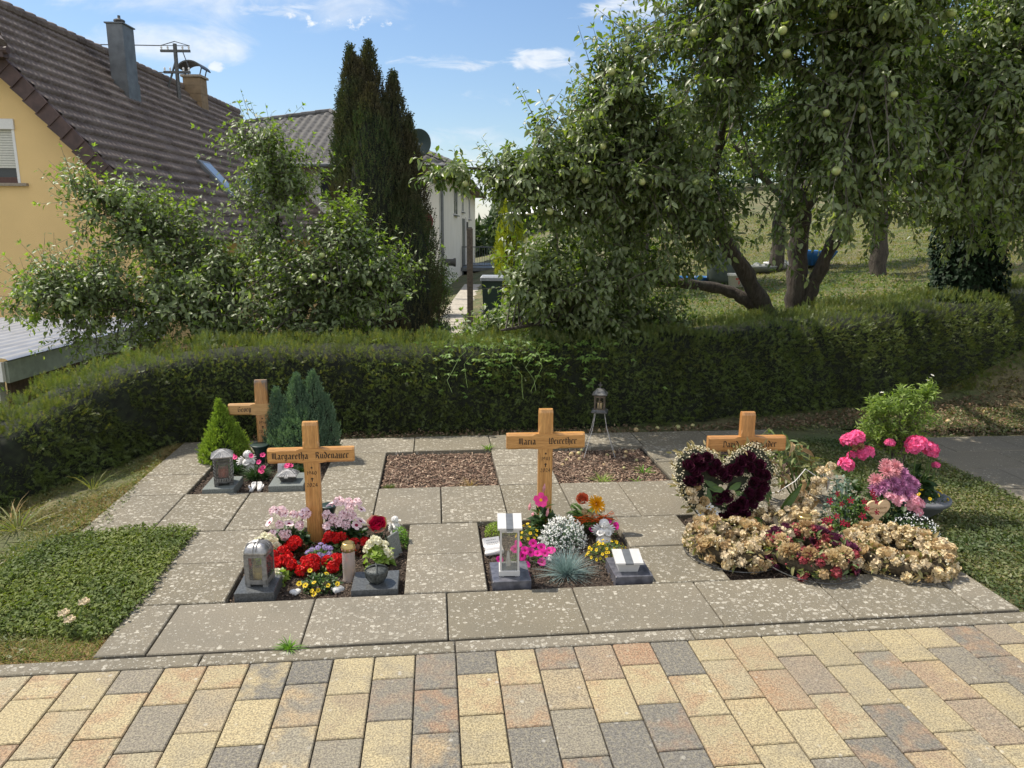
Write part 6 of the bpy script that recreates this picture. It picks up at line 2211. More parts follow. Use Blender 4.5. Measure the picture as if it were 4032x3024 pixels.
def bronze_bowl():
    root = thing('lidded_bowl', 'round dark bronze holy water bowl with a cross shaped lid', 'bowl', (1.243, .585, .022), R(8))
    mb = MB(); mb.lathe([(.022, 0), (.030, .004), (.043, .022), (.049, .045), (.050, .056), (.046, .058)], 28); b = mb.build('bowl', M['bronze'], root, smooth=True)
    mb = MB(); 
    for k in range(4):
        a = k * math.pi / 2
        mb.tube([(.028 * math.cos(a), .028 * math.sin(a), .0), (.047 * math.cos(a), .047 * math.sin(a), .028), (.053 * math.cos(a), .053 * math.sin(a), .058)], .004, 6)
    mb.build('straps', M['bronze'], b)
    mb = MB(); mb.lathe([(.054, .058), (.055, .062), (.046, .071), (.025, .079), (.001, .082)], 28); l = mb.build('lid', M['bronze'], root, smooth=True)
    mb = MB()
    for a in (0, math.pi / 2):
        c, s = math.cos(a), math.sin(a)
        mb.tube([(c * q, s * q, z) for q, z in ((-.053, .064), (-.045, .074), (-.02, .084), (0, .088), (.02, .084), (.045, .074), (.053, .064))], .0052, 6, sq=.6)
    for k in range(24):
        a = k * math.pi / 12 + .13
        mb.tube([(.030 * math.cos(a), .030 * math.sin(a), .078), (.051 * math.cos(a), .051 * math.sin(a), .068)], .0013, 4)
    mb.build('lid_cross', M['bronze'], l)


def tripod_lantern():
    root = thing('tripod_lantern', 'small church shaped lantern on thin tall wire legs in the chip filled bed', 'lantern', (2.768, 2.60, SOIL), R(-18))
    zb = .314 - SOIL
    feet = [(-.13, .02), (-.10, -.13), (.14, -.06), (.12, .12)]
    for k, (fx, fy) in enumerate(feet):
        tx, ty = fx * .28, fy * .28
        mb = MB(); mb.tube([(tx, ty, zb), (tx * 1.15, ty * 1.15, zb - .04), (tx * 1.6, ty * 1.6, zb - .13), (fx, fy, -.01)], .0028, 6)
        mb.build('leg', M['alub'], root)
    def sq(a, z): return [(-a, -a, z), (a, -a, z), (a, a, z), (-a, a, z)]
    mb = MB(); mb.loft([sq(.050, zb), sq(.060, zb + .004), sq(.060, zb + .010), sq(.047, zb + .018), sq(.044, zb + .024)]); mb.build('base', M['alud'], root)
    w = .040; h0, h1 = zb + .023, zb + .135
    tan = simple('brown_patina', (.16, .13, .10), .5, .4, scale=40, var=.3)
    mb = MB()
    for sx in (-1, 1):
        for sy in (-1, 1):
            xa, xb = (w - .010, w) if sx > 0 else (-w, -w + .010); ya, yb = (w - .010, w) if sy > 0 else (-w, -w + .010)
            mb.box(xa, xb, ya, yb, h0, h1)
    for zz in ((h0, h0 + .012), (h1 - .018, h1)):
        mb.box(-w + .01, w - .01, -w, -w + .004, *zz); mb.box(-w + .01, w - .01, w - .004, w, *zz); mb.box(w - .004, w, -w + .01, w - .01, *zz); mb.box(-w, -w + .004, -w + .01, w - .01, *zz)
    for sg in (-1, 1):
        mb.box(-.003, .003, sg * w - .002, sg * w + .002, h0 + .012, h1 - .018); mb.box(-w + .01, w - .01, sg * w - .0015, sg * w + .0015, h0 + .058, h0 + .064)
        mb.box(sg * w - .002, sg * w + .002, -.003, .003, h0 + .012, h1 - .018); mb.box(sg * w - .0015, sg * w + .0015, -w + .01, w - .01, h0 + .058, h0 + .064)
    mb.build('frame', tan, root)
    mb = MB(); mb.lathe([(.018, h0), (.018, h0 + .05), (.016, h0 + .055), (.001, h0 + .055)], 12); mb.build('candle', M['waxp'], root, smooth=True)
    mb = MB(); mb.loft([sq(.050, h1), sq(.056, h1 + .004), sq(.056, h1 + .009), sq(.042, h1 + .020), sq(.034, h1 + .034), sq(.022, h1 + .044), sq(.007, h1 + .049)]); rf = mb.build('roof', M['alud'], root)
    mb = MB(); mb.box(-.004, .004, -.003, .003, h1 + .048, h1 + .094); mb.box(-.015, .015, -.0025, .0025, h1 + .070, h1 + .078); mb.build('roof_cross', M['alud'], rf)


def tall_candle():
    root = thing('grave_candle', 'tall clear grave candle with a gold perforated lid and yellow wax', 'candle', (1.100, .712, SOIL))
    mb = MB(); mb.lathe([(.031, 0), (.034, .006), (.030, .014), (.031, .06), (.031, .150), (.028, .162)], 24); mb.build('candle_glass', M['plastic_clear'], root, smooth=True)
    mb = MB(); mb.lathe([(.029, .004), (.029, .030), (.001, .030)], 20); mb.build('wax', M['waxp'], root)
    mb = MB(); mb.lathe([(.0285, .031), (.0285, .066), (.001, .062)], 20); mb.build('upper_wax', M['wax'], root)
    mb = MB(); mb.lathe([(.030, .160), (.034, .163), (.034, .184), (.031, .188), (.029, .198), (.026, .202), (.015, .199), (.001, .199)], 28); l = mb.build('lid', M['gold'], root, smooth=True)
    mb = MB()
    for k in range(10):
        a = k * .628; mb.M = Matrix.Translation((.0343 * math.cos(a), .0343 * math.sin(a), .174)) @ rot_to((math.cos(a), math.sin(a), 0)); mb.lathe([(.0045, -.001), (.0045, .0006), (.001, .0006)], 10)
    mb.build('lid_holes', simple('pink_hole_shine', (.55, .28, .22), .5), l)


def glass_candle():
    root = thing('grave_candle', 'short glass grave candle with a flat gold lid standing among the dried wreaths', 'candle', (3.530, .90, .02))
    mb = MB(); mb.lathe([(.030, 0), (.036, .01), (.037, .085), (.033, .100), (.033, .108)], 24); mb.build('candle_glass', M['glass'], root, smooth=True)
    mb = MB(); mb.lathe([(.035, .103), (.037, .106), (.037, .122), (.033, .128), (.026, .130), (.022, .126), (.001, .127)], 28); mb.build('lid', M['gold'], root, smooth=True)
    mb = MB(); mb.lathe([(.030, .008), (.030, .03), (.001, .03)], 20); mb.build('wax', M['waxp'], root)


lantern_domed(); lantern_white(); lantern_relief(); bronze_bowl(); tripod_lantern(); tall_candle(); glass_candle()
small_box('small pale grey box with a striped slanted lid', 2.462, .600, .030, 'white')
small_box('small dark cast box with a relief roof lid', .560, 2.035, .036, 'dark')


def vase(label, x, y, s=1.0):
    root = thing('grave_vase', label, 'vase', (x, y, SOIL), 0, 'green spike vases')
    mb = MB(); mb.lathe([(.004 * s, -.03), (.016 * s, .0), (.020 * s, .04), (.024 * s, .08), (.030 * s, .12), (.042 * s, .155), (.046 * s, .165), (.043 * s, .167), (.034 * s, .15), (.022 * s, .10), (.001, .02)], 24)
    mb.build('cup', M['greenplastic'], root, smooth=True)
    mb = MB(); mb.lathe([(.0455 * s, .160), (.050 * s, .168), (.044 * s, .171)], 24); mb.build('rim', M['greenplastic'], root, smooth=True)


vase('dark green vase just behind the oak cross in the red begonia bed', .925, 1.30, 1.0)
vase('wide dark green vase between the white angel and the rear cross', .270, 2.53, 1.35)


def heart_stone(label, x, y, s, rz, dark=False, z=SOIL + .004, flat=.42):
    mb = MB(); n = 22
    out = []
    for k in range(n):
        t = 2 * math.pi * k / n
        out.append((16 * math.sin(t) ** 3 / 17, (13 * math.cos(t) - 5 * math.cos(2 * t) - 2 * math.cos(3 * t) - math.cos(4 * t)) / 17))
    rings = [[(a * s * f, b * s * f, zz * s * flat * 1.6) for a, b in out] for f, zz in ((.75, 0), (.97, .22), (1.0, .42), (.92, .68), (.70, .90), (.35, 1.0), (.02, 1.0))]
    mb.loft(rings)
    m = simple('white_stone_dark_veins', (.74, .73, .71), .5, scale=14 / s * .02 * 8, var=.1, c2=(.22, .23, .24)) if dark else M['pottery']
    o = mb.build('heart_stone', m, smooth=True, loc=(x, y, z), rz=rz)
    tag(o, label, 'heart stone')
    return o


heart_stone('plain white heart stone in front of the begonia bed, left of the yellow flowers', .862, .595, .030, R(10))
heart_stone('white heart stone with grey marbling beside the foot of the tall candle', 1.055, .600, .036, R(-12), True)
heart_stone('small white heart half hidden behind the blue fescue', 2.105, .835, .036, R(25))


def text_mesh(name, body, size, m, parent, loc, rot):
    cu = bpy.data.curves.new(name, 'FONT'); cu.body = body; cu.size = size; cu.align_x = 'CENTER'
    o = bpy.data.objects.new(name, cu); COL.objects.link(o)
    dg = bpy.context.evaluated_depsgraph_get(); dg.update()
    me = bpy.data.meshes.new_from_object(o.evaluated_get(dg)); me.name = name
    bpy.data.objects.remove(o)
    me.materials.clear(); me.materials.append(m)
    n = link(name, me, parent, loc); n.rotation_euler = rot
    return n


def scroll():
    root = thing('stone_scroll', 'white stone scroll with small grey writing leaning left of the glass lantern', 'grave ornament', (1.832, .930, SOIL), R(14))
    mb = MB(); rings = []
    for k in range(13):
        t = k / 12
        y = t * .062; z = .018 + t * .055 + .006 * math.sin(t * 7)
        rings.append([(-.047 + .004 * math.sin(t * 9), y, z), (.047 + .003 * math.sin(t * 6), y, z), (.047, y + .006, z - .008), (-.047, y + .006, z - .008)])
    mb.loft(rings); mb.build('sheet', M['pottery'], root, smooth=False)
    mb = MB(); mb.tube([(-.05, .0, .016), (.05, .0, .016)], .014, 14); mb.tube([(-.053, .0, .016), (.053, .0, .016)], .007, 10); mb.build('roll', M['pottery'], root, smooth=True)
    mb = MB()
    for j in range(3):
        t0 = .55 + j * .15
        x = -.03
        while x < .028:
            l = rnd.uniform(.004, .009)
            mb.poly([(x, t0 * .062 - .001, .0205 + t0 * .055 + .006 * math.sin(t0 * 7)), (x + l, t0 * .062 - .001, .0205 + t0 * .055 + .006 * math.sin(t0 * 7)), (x + l, t0 * .062 + .001, .0225 + t0 * .055 + .006 * math.sin(t0 * 7)), (x, t0 * .062 + .001, .0225 + t0 * .055 + .006 * math.sin(t0 * 7))])
            x += l + .003
    mb.build('inscription', M['grey_band'], root)


def heart_board():
    root = thing('wooden_heart', 'light wooden heart board with handwritten words stuck among the flowers', 'heart sign', (3.972, .93, .0), R(6))
    out = []
    n = 40
    for k in range(n):
        t = 2 * math.pi * k / n
        out.append((16 * math.sin(t) ** 3 / 16 * .076, (13 * math.cos(t) - 5 * math.cos(2 * t) - 2 * math.cos(3 * t) - math.cos(4 * t)) / 16 * .072 + .155))
    mb = MB(); mb.loft([[(x * f, y, .155 + (z - .155) * f) for x, z in out] for f, y in ((.97, -.006), (1, -.004), (1, .005), (.97, .007))]); b = mb.build('board', m_wood('pale_pine', (.62, .42, .24), (.72, .53, .33), .8, False, .6, coat=0), root)
    mb = MB(); mb.tube([(0, .012, -.03), (0, .012, .14)], .005, 6); mb.build('stake', M['oak'], root)
    for body, z in (('Leni Derwische', .160), ('Peter & Roland', .132)):
        text_mesh('inscription', body, .0165, M['brownc'], b, (0, -.0066, z), (math.pi / 2, 0, 0))


def plaque():
    root = thing('small_plaque', 'little white marble plaque with a silver cross leaning behind the dianthus', 'plaque', (.455, 2.34, SOIL), R(-8))
    mb = MB(); mb.M = Matrix.Rotation(R(-14), 4, 'X'); mb.box(-.032, .032, -.006, .006, 0, .088, bev=.002); mb.build('slab', M['pottery'], root)
    mb = MB(); mb.M = Matrix.Rotation(R(-14), 4, 'X'); mb.box(.004, .008, -.0095, -.0065, .03, .075); mb.box(-.004, .016, -.0098, -.0067, .058, .063); mb.build('silver_cross', M['alub'], root)
    root = thing('slate_plaque', 'narrow grey slate plaque leaning behind the cream begonia', 'plaque', (1.318, .955, SOIL), R(60))
    mb = MB(); mb.M = Matrix.Rotation(R(-10), 4, 'X'); mb.box(-.045, .045, -.006, .006, 0, .13, bev=.002); mb.build('slab', M['granite3'], root)
    mb = MB(); mb.M = Matrix.Rotation(R(-10), 4, 'X'); mb.box(-.045, .045, -.009, -.0065, .004, .012); mb.build('edge', M['alub'], root)


def praying_hands():
    """a pair of open hands in white stone, palms up, fingers towards the cross"""
    o_ = thing('stone_hands', 'small white stone pair of cupped hands on the mulch between the granite plinths', 'grave ornament', (.350, 2.035, SOIL), R(4))
    for s in (-1, 1):
        mb = MB()
        # palm and wrist
        mb.tube([(s * .026, -.040, .012), (s * .024, -.022, .018), (s * .020, .0, .022), (s * .018, .018, .022)], [.015, .0155, .0175, .015], 12, sq=.75)
        # fingers curled upwards, outer to inner
        for k, (dx, l) in enumerate(((.034, .026), (.026, .032), (.017, .034), (.009, .029))):
            mb.tube([(s * dx * .85, .014, .022), (s * dx * .95, .026, .028), (s * dx * .9, .026 + l * .35, .038), (s * dx * .72, .026 + l * .42, .048)], [.0055, .0052, .0048, .0030], 8)
        mb.tube([(s * .032, -.014, .020), (s * .046, .0, .028), (s * .044, .014, .036)], [.0065, .0058, .0035], 8)
        mb.build('hand', M['pottery'], o_, smooth=True)


def angel(label, x, y, z, s, rz=0, lean=0, group=None):
    """kneeling cherub: skinned body, curls, wings, folded hands"""
    root = thing('angel_figurine', label, 'angel figure', (x, y, z), rz)
    root.scale = (s, s, s)
    mb = MB()
    def torso(pts):
        mb.lathe(pts, 20, sx=1.0, sy=.8)
    # gown, chest and neck as one surface, unit height 1
    torso([(.30, 0), (.33, .05), (.31, .14), (.24, .26), (.20, .36), (.215, .46), (.22, .53), (.15, .60), (.075, .64), (.07, .68)])
    body = mb.build('gown', M['pottery'], root, smooth=True)
    mb = MB()
    prof = [(.001, .60), (.10, .62), (.155, .68), (.175, .76), (.17, .84), (.13, .92), (.07, .96), (.001, .97)]
    mb.lathe(prof, 20, sx=1, sy=1)
    mb.ball((0, -.178, .765), .022, 8, 6)
    for sx in (-1, 1):
        mb.ball((sx * .085, -.135, .735), .045, 8, 6); mb.ball((sx * .17, 0, .76), .035, 8, 6, 1.2)
    mb.ball((0, -.150, .70), .026, 8, 6, .5); mb.ball((0, -.125, .655), .04, 8, 6)
    h = mb.build('head', M['pottery'], root, smooth=True)
    mb = MB()
    for sx in (-1, 1):
        mb.ball((sx * .062, -.160, .80), .016, 8, 5, .6)
    mb.build('eyes', M['granite3'], h, smooth=True)
    mb = MB()
    for v in fib(46, 1.25):
        p = Vector((v.x * .17, v.y * .17 + .015, .80 + v.z * .16))
        if p.y < -.08 and p.z < .88: continue
        mb.ball(p, rnd.uniform(.036, .05), 7, 5)
    mb.build('hair', M['pottery'], root, smooth=True)
    for sx in (-1, 1):
        mb = MB(); mb.tube([(sx * .20, -.02, .52), (sx * .27, -.06, .40), (sx * .20, -.17, .34), (sx * .05, -.22, .42)], [.065, .06, .05, .038], 10); mb.build('arm', M['pottery'], root, smooth=True)
        mb = MB()
        mb.tube([(sx * .035, -.215, .42), (sx * .022, -.235, .47), (sx * .014, -.225, .50)], [.036, .034, .024], 8, sq=.6)
        for k in range(4):
            mb.tube([(sx * .016, -.245 + k * .014, .485), (sx * .011, -.240 + k * .013, .53), (sx * .006, -.232 + k * .012, .565 - abs(k - 1.3) * .01)], [.010, .009, .005], 6)
        mb.tube([(sx * .03, -.19, .47), (sx * .02, -.185, .51)], [.012, .006], 6)
        mb.build('hand', M['pottery'], root, smooth=True)
        mb = MB()
        for k in range(7):
            a = R(62 - k * 19); l = .44 - .025 * abs(k - 1.5)
            b = Vector((sx * .10, .13, .48 - k * .018))
            t = b + Vector((sx * l * math.cos(a), .05, l * math.sin(a) * .72))
            mb.tube([b, b.lerp(t, .5) + Vector((0, .01, .03)), t], [.05, .062, .02], 6, sq=.35)
        mb.build('wing', M['pottery'], root, smooth=True)
    return root


scroll(); heart_board(); plaque(); praying_hands()
angel('white praying cherub with spread wings behind the yellow bidens cushion', 2.447, 1.035, SOIL + .004, .135, R(-4))
angel('white curly angel leaning over the dianthus in the rear bed', .205, 2.44, SOIL + .004, .15, R(38))
angel('tiny white angel behind the red rose, seen from the side', 1.300, 1.19, SOIL + .03, .105, R(70))


# ================================================================== PLANTS ON THE GRAVES
def plant(name, label, cat, x, y, z=SOIL, rz=0, group=None):
    return thing(name, label, cat, (x, y, z), rz, group)


def begonia(label, x, y, seed, n=6, r=.062, h=.085):
    o = plant('red_begonia', label, 'begonia', x, y, group='red begonias round the ageratum')
    clump(90, r, r, h * .8, (.022, .036), (.7, .9), 'redleaf' if seed % 2 else 'midleaf', parent=o, seed=seed, simple=True)
    put_blossoms(o, [F['begonia'], F['begonia'], F['begonia2']], dome_pts(n, r * .95, r * .95, h, seed, .45), .062, tilt=.5)
    return o


for k, (x, y, n, lab) in enumerate([
        (.722, .905, 7, 'red begonia at the left end of the ring, right behind the domed lantern'),
        (.765, .800, 6, 'red begonia at the front left, behind the plain white heart stone'),
        (.895, .795, 6, 'red begonia in front of the lilac ageratum'),
        (1.010, .820, 5, 'red begonia just left of the tall candle'),
        (.800, 1.020, 6, 'red begonia close to the foot of the left pelargonium'),
        (.985, 1.085, 6, 'red begonia at the back beside the foot of the oak cross'),
        (1.110, 1.010, 5, 'red begonia between the tall candle and the right pelargonium')]):
    begonia(lab, x, y, k + 1, n)

o = plant('ageratum', 'lilac ageratum in the middle of the red begonias', 'ageratum', .925, .935)
clump(140, .082, .06, .085, (.018, .03), .6, 'midleaf', parent=o, seed=3, simple=True)
put_blossoms(o, [F['ageratum']], dome_pts(13, .078, .055, .095, 4, .5), .036)


def pelargonium(label, x, y, seed, pts, rx=.11, h=.17):
    o = plant('pelargonium', label, 'pelargonium', x, y, group='pale pink pelargoniums behind the begonias')
    clump(190, rx, rx * .8, h * .72, (.025, .045), (.8, 1.0), 'gerleaf', parent=o, seed=seed, stems=40)
    clump(110, rx * .8, rx * .6, h * .95, (.012, .022), (.5, .7), 'midleaf', name='upper_leaves', parent=o, seed=seed + 1, stems=50, simple=True)
    put_blossoms(o, [F['pelarg'], F['pelarg1'], F['pelarg'], F['pelarg']], pts, .058, tilt=.3)


pelargonium('pale pink pelargonium with dark throats left of the oak cross', .748, 1.115, 11, [(-.075, -.02, .225), (-.10, -.03, .165), (-.085, -.05, .10), (-.03, 0, .20), (.02, .0, .19), (.065, .0, .185), (.05, -.02, .14), (-.045, .01, .215), (-.05, -.03, .15), (.0, -.03, .155), (.085, -.01, .20), (-.02, -.05, .10)])
pelargonium('fuller pale pink pelargonium with dark throats right of the oak cross', 1.030, 1.175, 14, [(-.095, -.02, .17), (-.07, 0, .22), (-.03, 0, .235), (.02, 0, .225), (.065, 0, .225), (.09, -.01, .19), (-.06, -.03, .15), (-.01, -.03, .165), (.04, -.03, .16), (.085, -.03, .13), (.01, -.05, .12), (-.09, -.04, .11), (-.03, -.05, .13), (.065, -.05, .115), (.03, -.03, .20)], .12, .18)

o = plant('yellow_sanvitalia', 'low cushion with few yellow brown eyed flowers between the two heart stones', 'sanvitalia', .972, .635)
clump(230, .105, .058, .075, (.018, .030), .5, 'gerleaf', parent=o, seed=21, simple=True)
clump(120, .10, .055, .080, (.014, .024), .5, 'midleaf', name='young_leaves', parent=o, seed=22, simple=True)
put_blossoms(o, [F['sanvit']], [(-.09, -.04, .055), (-.06, -.05, .05), (-.02, -.05, .062), (.045, -.05, .045), (-.045, .0, .10), (-.03, -.06, .025), (.0, -.065, .03), (-.02, -.07, .012), (.085, -.03, .04), (.03, .01, .075)], .027, face=(0, -.6, .8))


def cream_begonia(label, x, y, seed, rx, h, n):
    o = plant('cream_begonia', label, 'begonia', x, y, group='cream white begonias')
    clump(46, rx, rx * .8, h * .75, (.035, .058), (.7, .85), 'limeleaf', parent=o, seed=seed, stems=20, updir=.4)
    put_blossoms(o, [F['cream']], dome_pts(n, rx * .8, rx * .7, h, seed, .35), .048)


cream_begonia('cream begonia with big lime leaves behind the bronze bowl', 1.225, .860, 31, .085, .145, 12)
cream_begonia('cream begonia half hidden behind the domed lantern', .650, .960, 32, .08, .145, 8)
cream_begonia('little cream begonia low beside the right side of the domed lantern', .765, .720, 33, .025, .07, 2)

o = thing('rose_arrangement', 'dark mossy arrangement crowned by one red artificial rose', 'flower arrangement', (1.205, 1.105, SOIL))
clump(150, .075, .06, .075, (.02, .035), .6, 'ivy', parent=o, seed=41, simple=True)
mb = MB()
for k in range(40):
    v = fib(40)[k]; mb.octa((v.x * .06, v.y * .05, v.z * .07), .008)
mb.build('moss', M['crumbs'], o)
child('blossom', F['rose'], o, (.005, -.02, .125), (R(38), 0, 0), .150)
o = plant('green_tuft', 'bright green mossy tuft with tiny pale daisies at the right edge of the begonia bed', 'cushion plant', 1.330, 1.09)
clump(420, .05, .065, .115, (.012, .022), .4, 'tuft2', parent=o, seed=42, simple=True, updir=1.2)
put_blossoms(o, [F['whitestar']], [(.0, 0, .15), (-.10, .02, .145)], .02)

# ---- second grave
for lab, x, y, r, sd in (('lime green sedum cushion at the back left corner, left of the small stone', 1.850, 1.19, .056, 51), ('lime green sedum cushion right of the small stone', 1.948, 1.22, .055, 52)):
    o = plant('sedum_cushion', lab, 'sedum', x, y, group='lime sedum cushions')
    clump(620, r, r, .080, (.007, .013), .5, 'tuft', parent=o, seed=sd, simple=True, updir=1.2)
mb = MB(); mb.loft([[(.022 * f * math.cos(a) * (1 + .15 * math.sin(3 * a)), .018 * f * math.sin(a), z) for a in np.linspace(0, 6.283, 11)[:-1]] for f, z in ((.8, 0), (1.1, .03), (.95, .06), (.5, .085), (.05, .09))])
tag(mb.build('field_stone', M['granite3'], smooth=True, loc=(1.90, 1.225, SOIL)), 'small rough grey stone standing between the two sedum cushions', 'stone')


def daisies(name, label, cat, x, y, rx, ry, h, n, seed, size=.021, leaf='midleaf', key='yellow', nl=260):
    o = plant(name, label, cat, x, y)
    clump(nl, rx, ry, h * .9, (.010, .020), .45, leaf, parent=o, seed=seed, simple=True)
    put_blossoms(o, [F[key]], dome_pts(n, rx * .98, ry * .95, h, seed, .12), size, tilt=.35)
    return o


daisies('yellow_bidens', 'small yellow bidens behind the tall glass lantern', 'bidens', 2.035, 1.09, .075, .06, .10, 22, 61)
daisies('yellow_bidens', 'wide yellow bidens cushion in front of the white cherub', 'bidens', 2.425, .850, .120, .085, .095, 58, 62, nl=420)
o = plant('petunia', 'magenta petunia trailing right of the tall glass lantern', 'petunia', 2.010, .835)
clump(200, .10, .055, .055, (.014, .024), .5, 'midleaf', parent=o, seed=63, simple=True)
put_blossoms(o, [F['petunia']], [(.0, -.02, .065), (.035, -.03, .06), (-.03, -.02, .075), (.075, -.02, .055), (.10, 0, .06), (.055, -.055, .025), (-.03, -.06, .015), (-.045, -.03, .05), (.02, .03, .09), (.06, .01, .075), (.12, .02, .05), (-.16, -.02, .03), (-.08, 0, .075), (-.06, .03, .09)], .048, face=(0, -.8, .5), tilt=.3)
o = plant('white_euphorbia', 'airy cloud of tiny white bracts over grey green leaves in the bed centre', 'euphorbia', 2.215, 1.02)
clump(420, .125, .095, .145, (.012, .024), .4, 'greyleaf', parent=o, seed=64, stems=80, simple=True)
g_ = np.random.default_rng(65); v = nrm(g_.normal(size=(620, 3))); v[:, 2] = abs(v[:, 2]); P_ = v * (.82 + .28 * g_.random((620, 1))) * np.array([.13, .10, .16])
parts_ = [leaf_arrays(P_, g_.normal(size=P_.shape), v + g_.normal(0, .5, P_.shape), .011, .007, simple=True) for _ in range(3)]
V_, F_ = merge(parts_); np_build('bracts', V_, F_, M['whitep'], parent=o)
o = plant('blue_fescue', 'spiky blue grey fescue tuft at the front of the bed', 'ornamental grass', 2.172, .680)
n = 620; a = g_.uniform(0, 6.28, n); el = g_.uniform(.15, 1.5, n)
P_ = np.stack([np.cos(a) * .018, np.sin(a) * .018, np.full(n, .0)], 1) * g_.random((n, 1))
U_ = np.stack([np.cos(a) * np.cos(el), np.sin(a) * np.cos(el), np.sin(el)], 1)
V_, F_ = blade_arrays(P_, U_, g_.uniform(.09, .165, n), .0022, .18, 3); np_build('blades', V_, F_, M['fescue'], parent=o)

o = plant('dipladenia', 'dipladenia with one open pink flower and dark leaves in front of the oak cross', 'dipladenia', 2.125, 1.155)
clump(95, .075, .055, .20, (.045, .070), (.45, .55), 'gerleaf', parent=o, seed=71, stems=30, updir=.9)
clump(26, .085, .04, .235, (.035, .055), .5, 'bushleaf', name='upper_leaves', parent=o, seed=72, stems=20, updir=1.4)
put_blossoms(o, [F['dip']], [(-.022, -.05, .235)], .070, face=(-.05, -1, .35), tilt=.02)
mb = MB()
for (x, y, z, l) in ((-.085, -.03, .17, .045), (.012, -.05, .14, .05), (-.005, -.02, .27, .05), (-.07, -.05, .145, .02)):
    mb.tube([(x, y, z), (x + .004, y - .004, z + l * .5), (x + .008, y, z + l)], [.004, .009, .001], 6)
mb.build('buds', M['salmon'], o)
for lab, x, y, n_, h in (('magenta petunia blooms peeping out behind the white cherub', 2.475, 1.12, 3, .09),):
    o = plant('petunia', lab, 'petunia', x, y)
    clump(110, .075, .06, .07, (.016, .028), .5, 'bushleaf', parent=o, seed=73, simple=True)
    put_blossoms(o, [F['petunia']], [(-.085, -.04, .065), (.01, -.03, .105), (.06, 0, .06)], .045, face=(0, -.9, .4), tilt=.2)

o = thing('bouquet', 'bouquet with an orange yellow gerbera, coral bloom, ferns and orange raffia', 'bouquet', (2.375, 1.185, SOIL))
put_blossoms(o, [F['coral']], [(-.03, -.04, .215)], .085, name='coral_blossom', face=(-.2, -.7, .6), tilt=.05)
put_blossoms(o, [F['gerbera']], [(.045, -.055, .19)], .105, name='orange_blossom', face=(.25, -.75, .55), tilt=.05)
put_blossoms(o, [F['dsmall2'], F['dsmall']], [(.01, -.07, .135), (.04, -.07, .13), (-.02, -.06, .15), (.08, -.04, .15)], .045, face=(0, -.8, .6))
mb = MB(); rl = random.Random(5)
for k in range(60):
    cx = -.02 if k % 2 else .07
    a = Vector((cx + rl.uniform(-.04, .04), -.085 + rl.uniform(-.01, .02), .105 + rl.uniform(-.015, .02)))
    b = a + Vector((rl.uniform(-.06, .07), rl.uniform(-.02, .01), rl.uniform(-.02, .025)))
    mb.tube([a, a.lerp(b, .5) + Vector((0, -.012, .014)), b], .0018, 4)
for k in range(9):
    a = Vector((.10, -.05, .11)); b = a + Vector((rl.uniform(.01, .08), rl.uniform(-.03, .02), rl.uniform(-.10, .03)))
    mb.tube([a, a.lerp(b, .5) + Vector((.01, -.01, .03)), b], .0011, 4)
mb.build('raffia', M['raffia'], o)


def ferns(parent, n, seed, L=.13, spread=1.0, m='fern', origin=(0, 0, .08), arc=(0, 6.28), w=.30):
    g = random.Random(seed); parts = []
    for k in range(n):
        a = g.uniform(*arc); e = g.uniform(.1, .9)
        d = Vector((math.cos(a) * math.cos(e), math.sin(a) * math.cos(e) * .8, math.sin(e)))
        p = Vector(origin); l = L * g.uniform(.7, 1.2)
        P, D = [], []
        for j in range(16):
            t = (j + 1) / 16
            q = p + d * l * t + Vector((0, 0, -.35 * l * t * t))
            side = d.cross(Vector((0, 0, 1))).normalized()
            for s in (-1, 1):
                P.append(tuple(q)); D.append(tuple((side * s + d * .5).normalized()))
        sz = np.repeat(np.sin(np.linspace(.35, 2.9, 16)), 2) * l * w
        parts.append(leaf_arrays(np.array(P), np.array(D), np.array([[0, -.2, 1.0]]).repeat(len(P), 0), sz, sz * .32, simple=True))
    V, Fc = merge(parts); return np_build('fern_leaves', V, Fc, M[m], parent=parent)


ferns(o, 20, 6, .14, m='midleaf')
clump(90, .12, .07, .14, (.03, .05), .5, 'fern', name='filler_leaves', parent=o, seed=75, updir=.7)

# ---- rear left grave
conifer('dwarf_conifer', 'small bright lime green cone shaped conifer in the rear left bed', (-.005, 2.63, SOIL), [(0, 0, .42, .150, 0, 1.35), (.04, .02, .33, .12, 0, 1.5), (-.02, 0, .47, .055, 0, 1.6), (-.05, -.03, .25, .11, 0, 1.6)], 'thuja', 5200, (.018, .042), up=1.0, kk=10, needle=.45, nw=.12)
conifer('blue_juniper', 'bushy blue green juniper with several pointed tops beside the rear cross', (.545, 2.66, SOIL), [(-.165, 0, .53, .085, 0, 2.0), (-.10, -.03, .44, .09, 0, 2.2), (-.02, 0, .63, .11, 0, 2.2), (.095, .01, .645, .105, 0, 2.2), (.18, 0, .48, .085, 0, 2.0), (.03, -.06, .42, .16, 0, 2.4), (-.02, .0, .40, .22, 0, 3.0)], 'juniper', 13000, (.024, .060), up=1.7, kk=10, needle=.34, nw=.08)


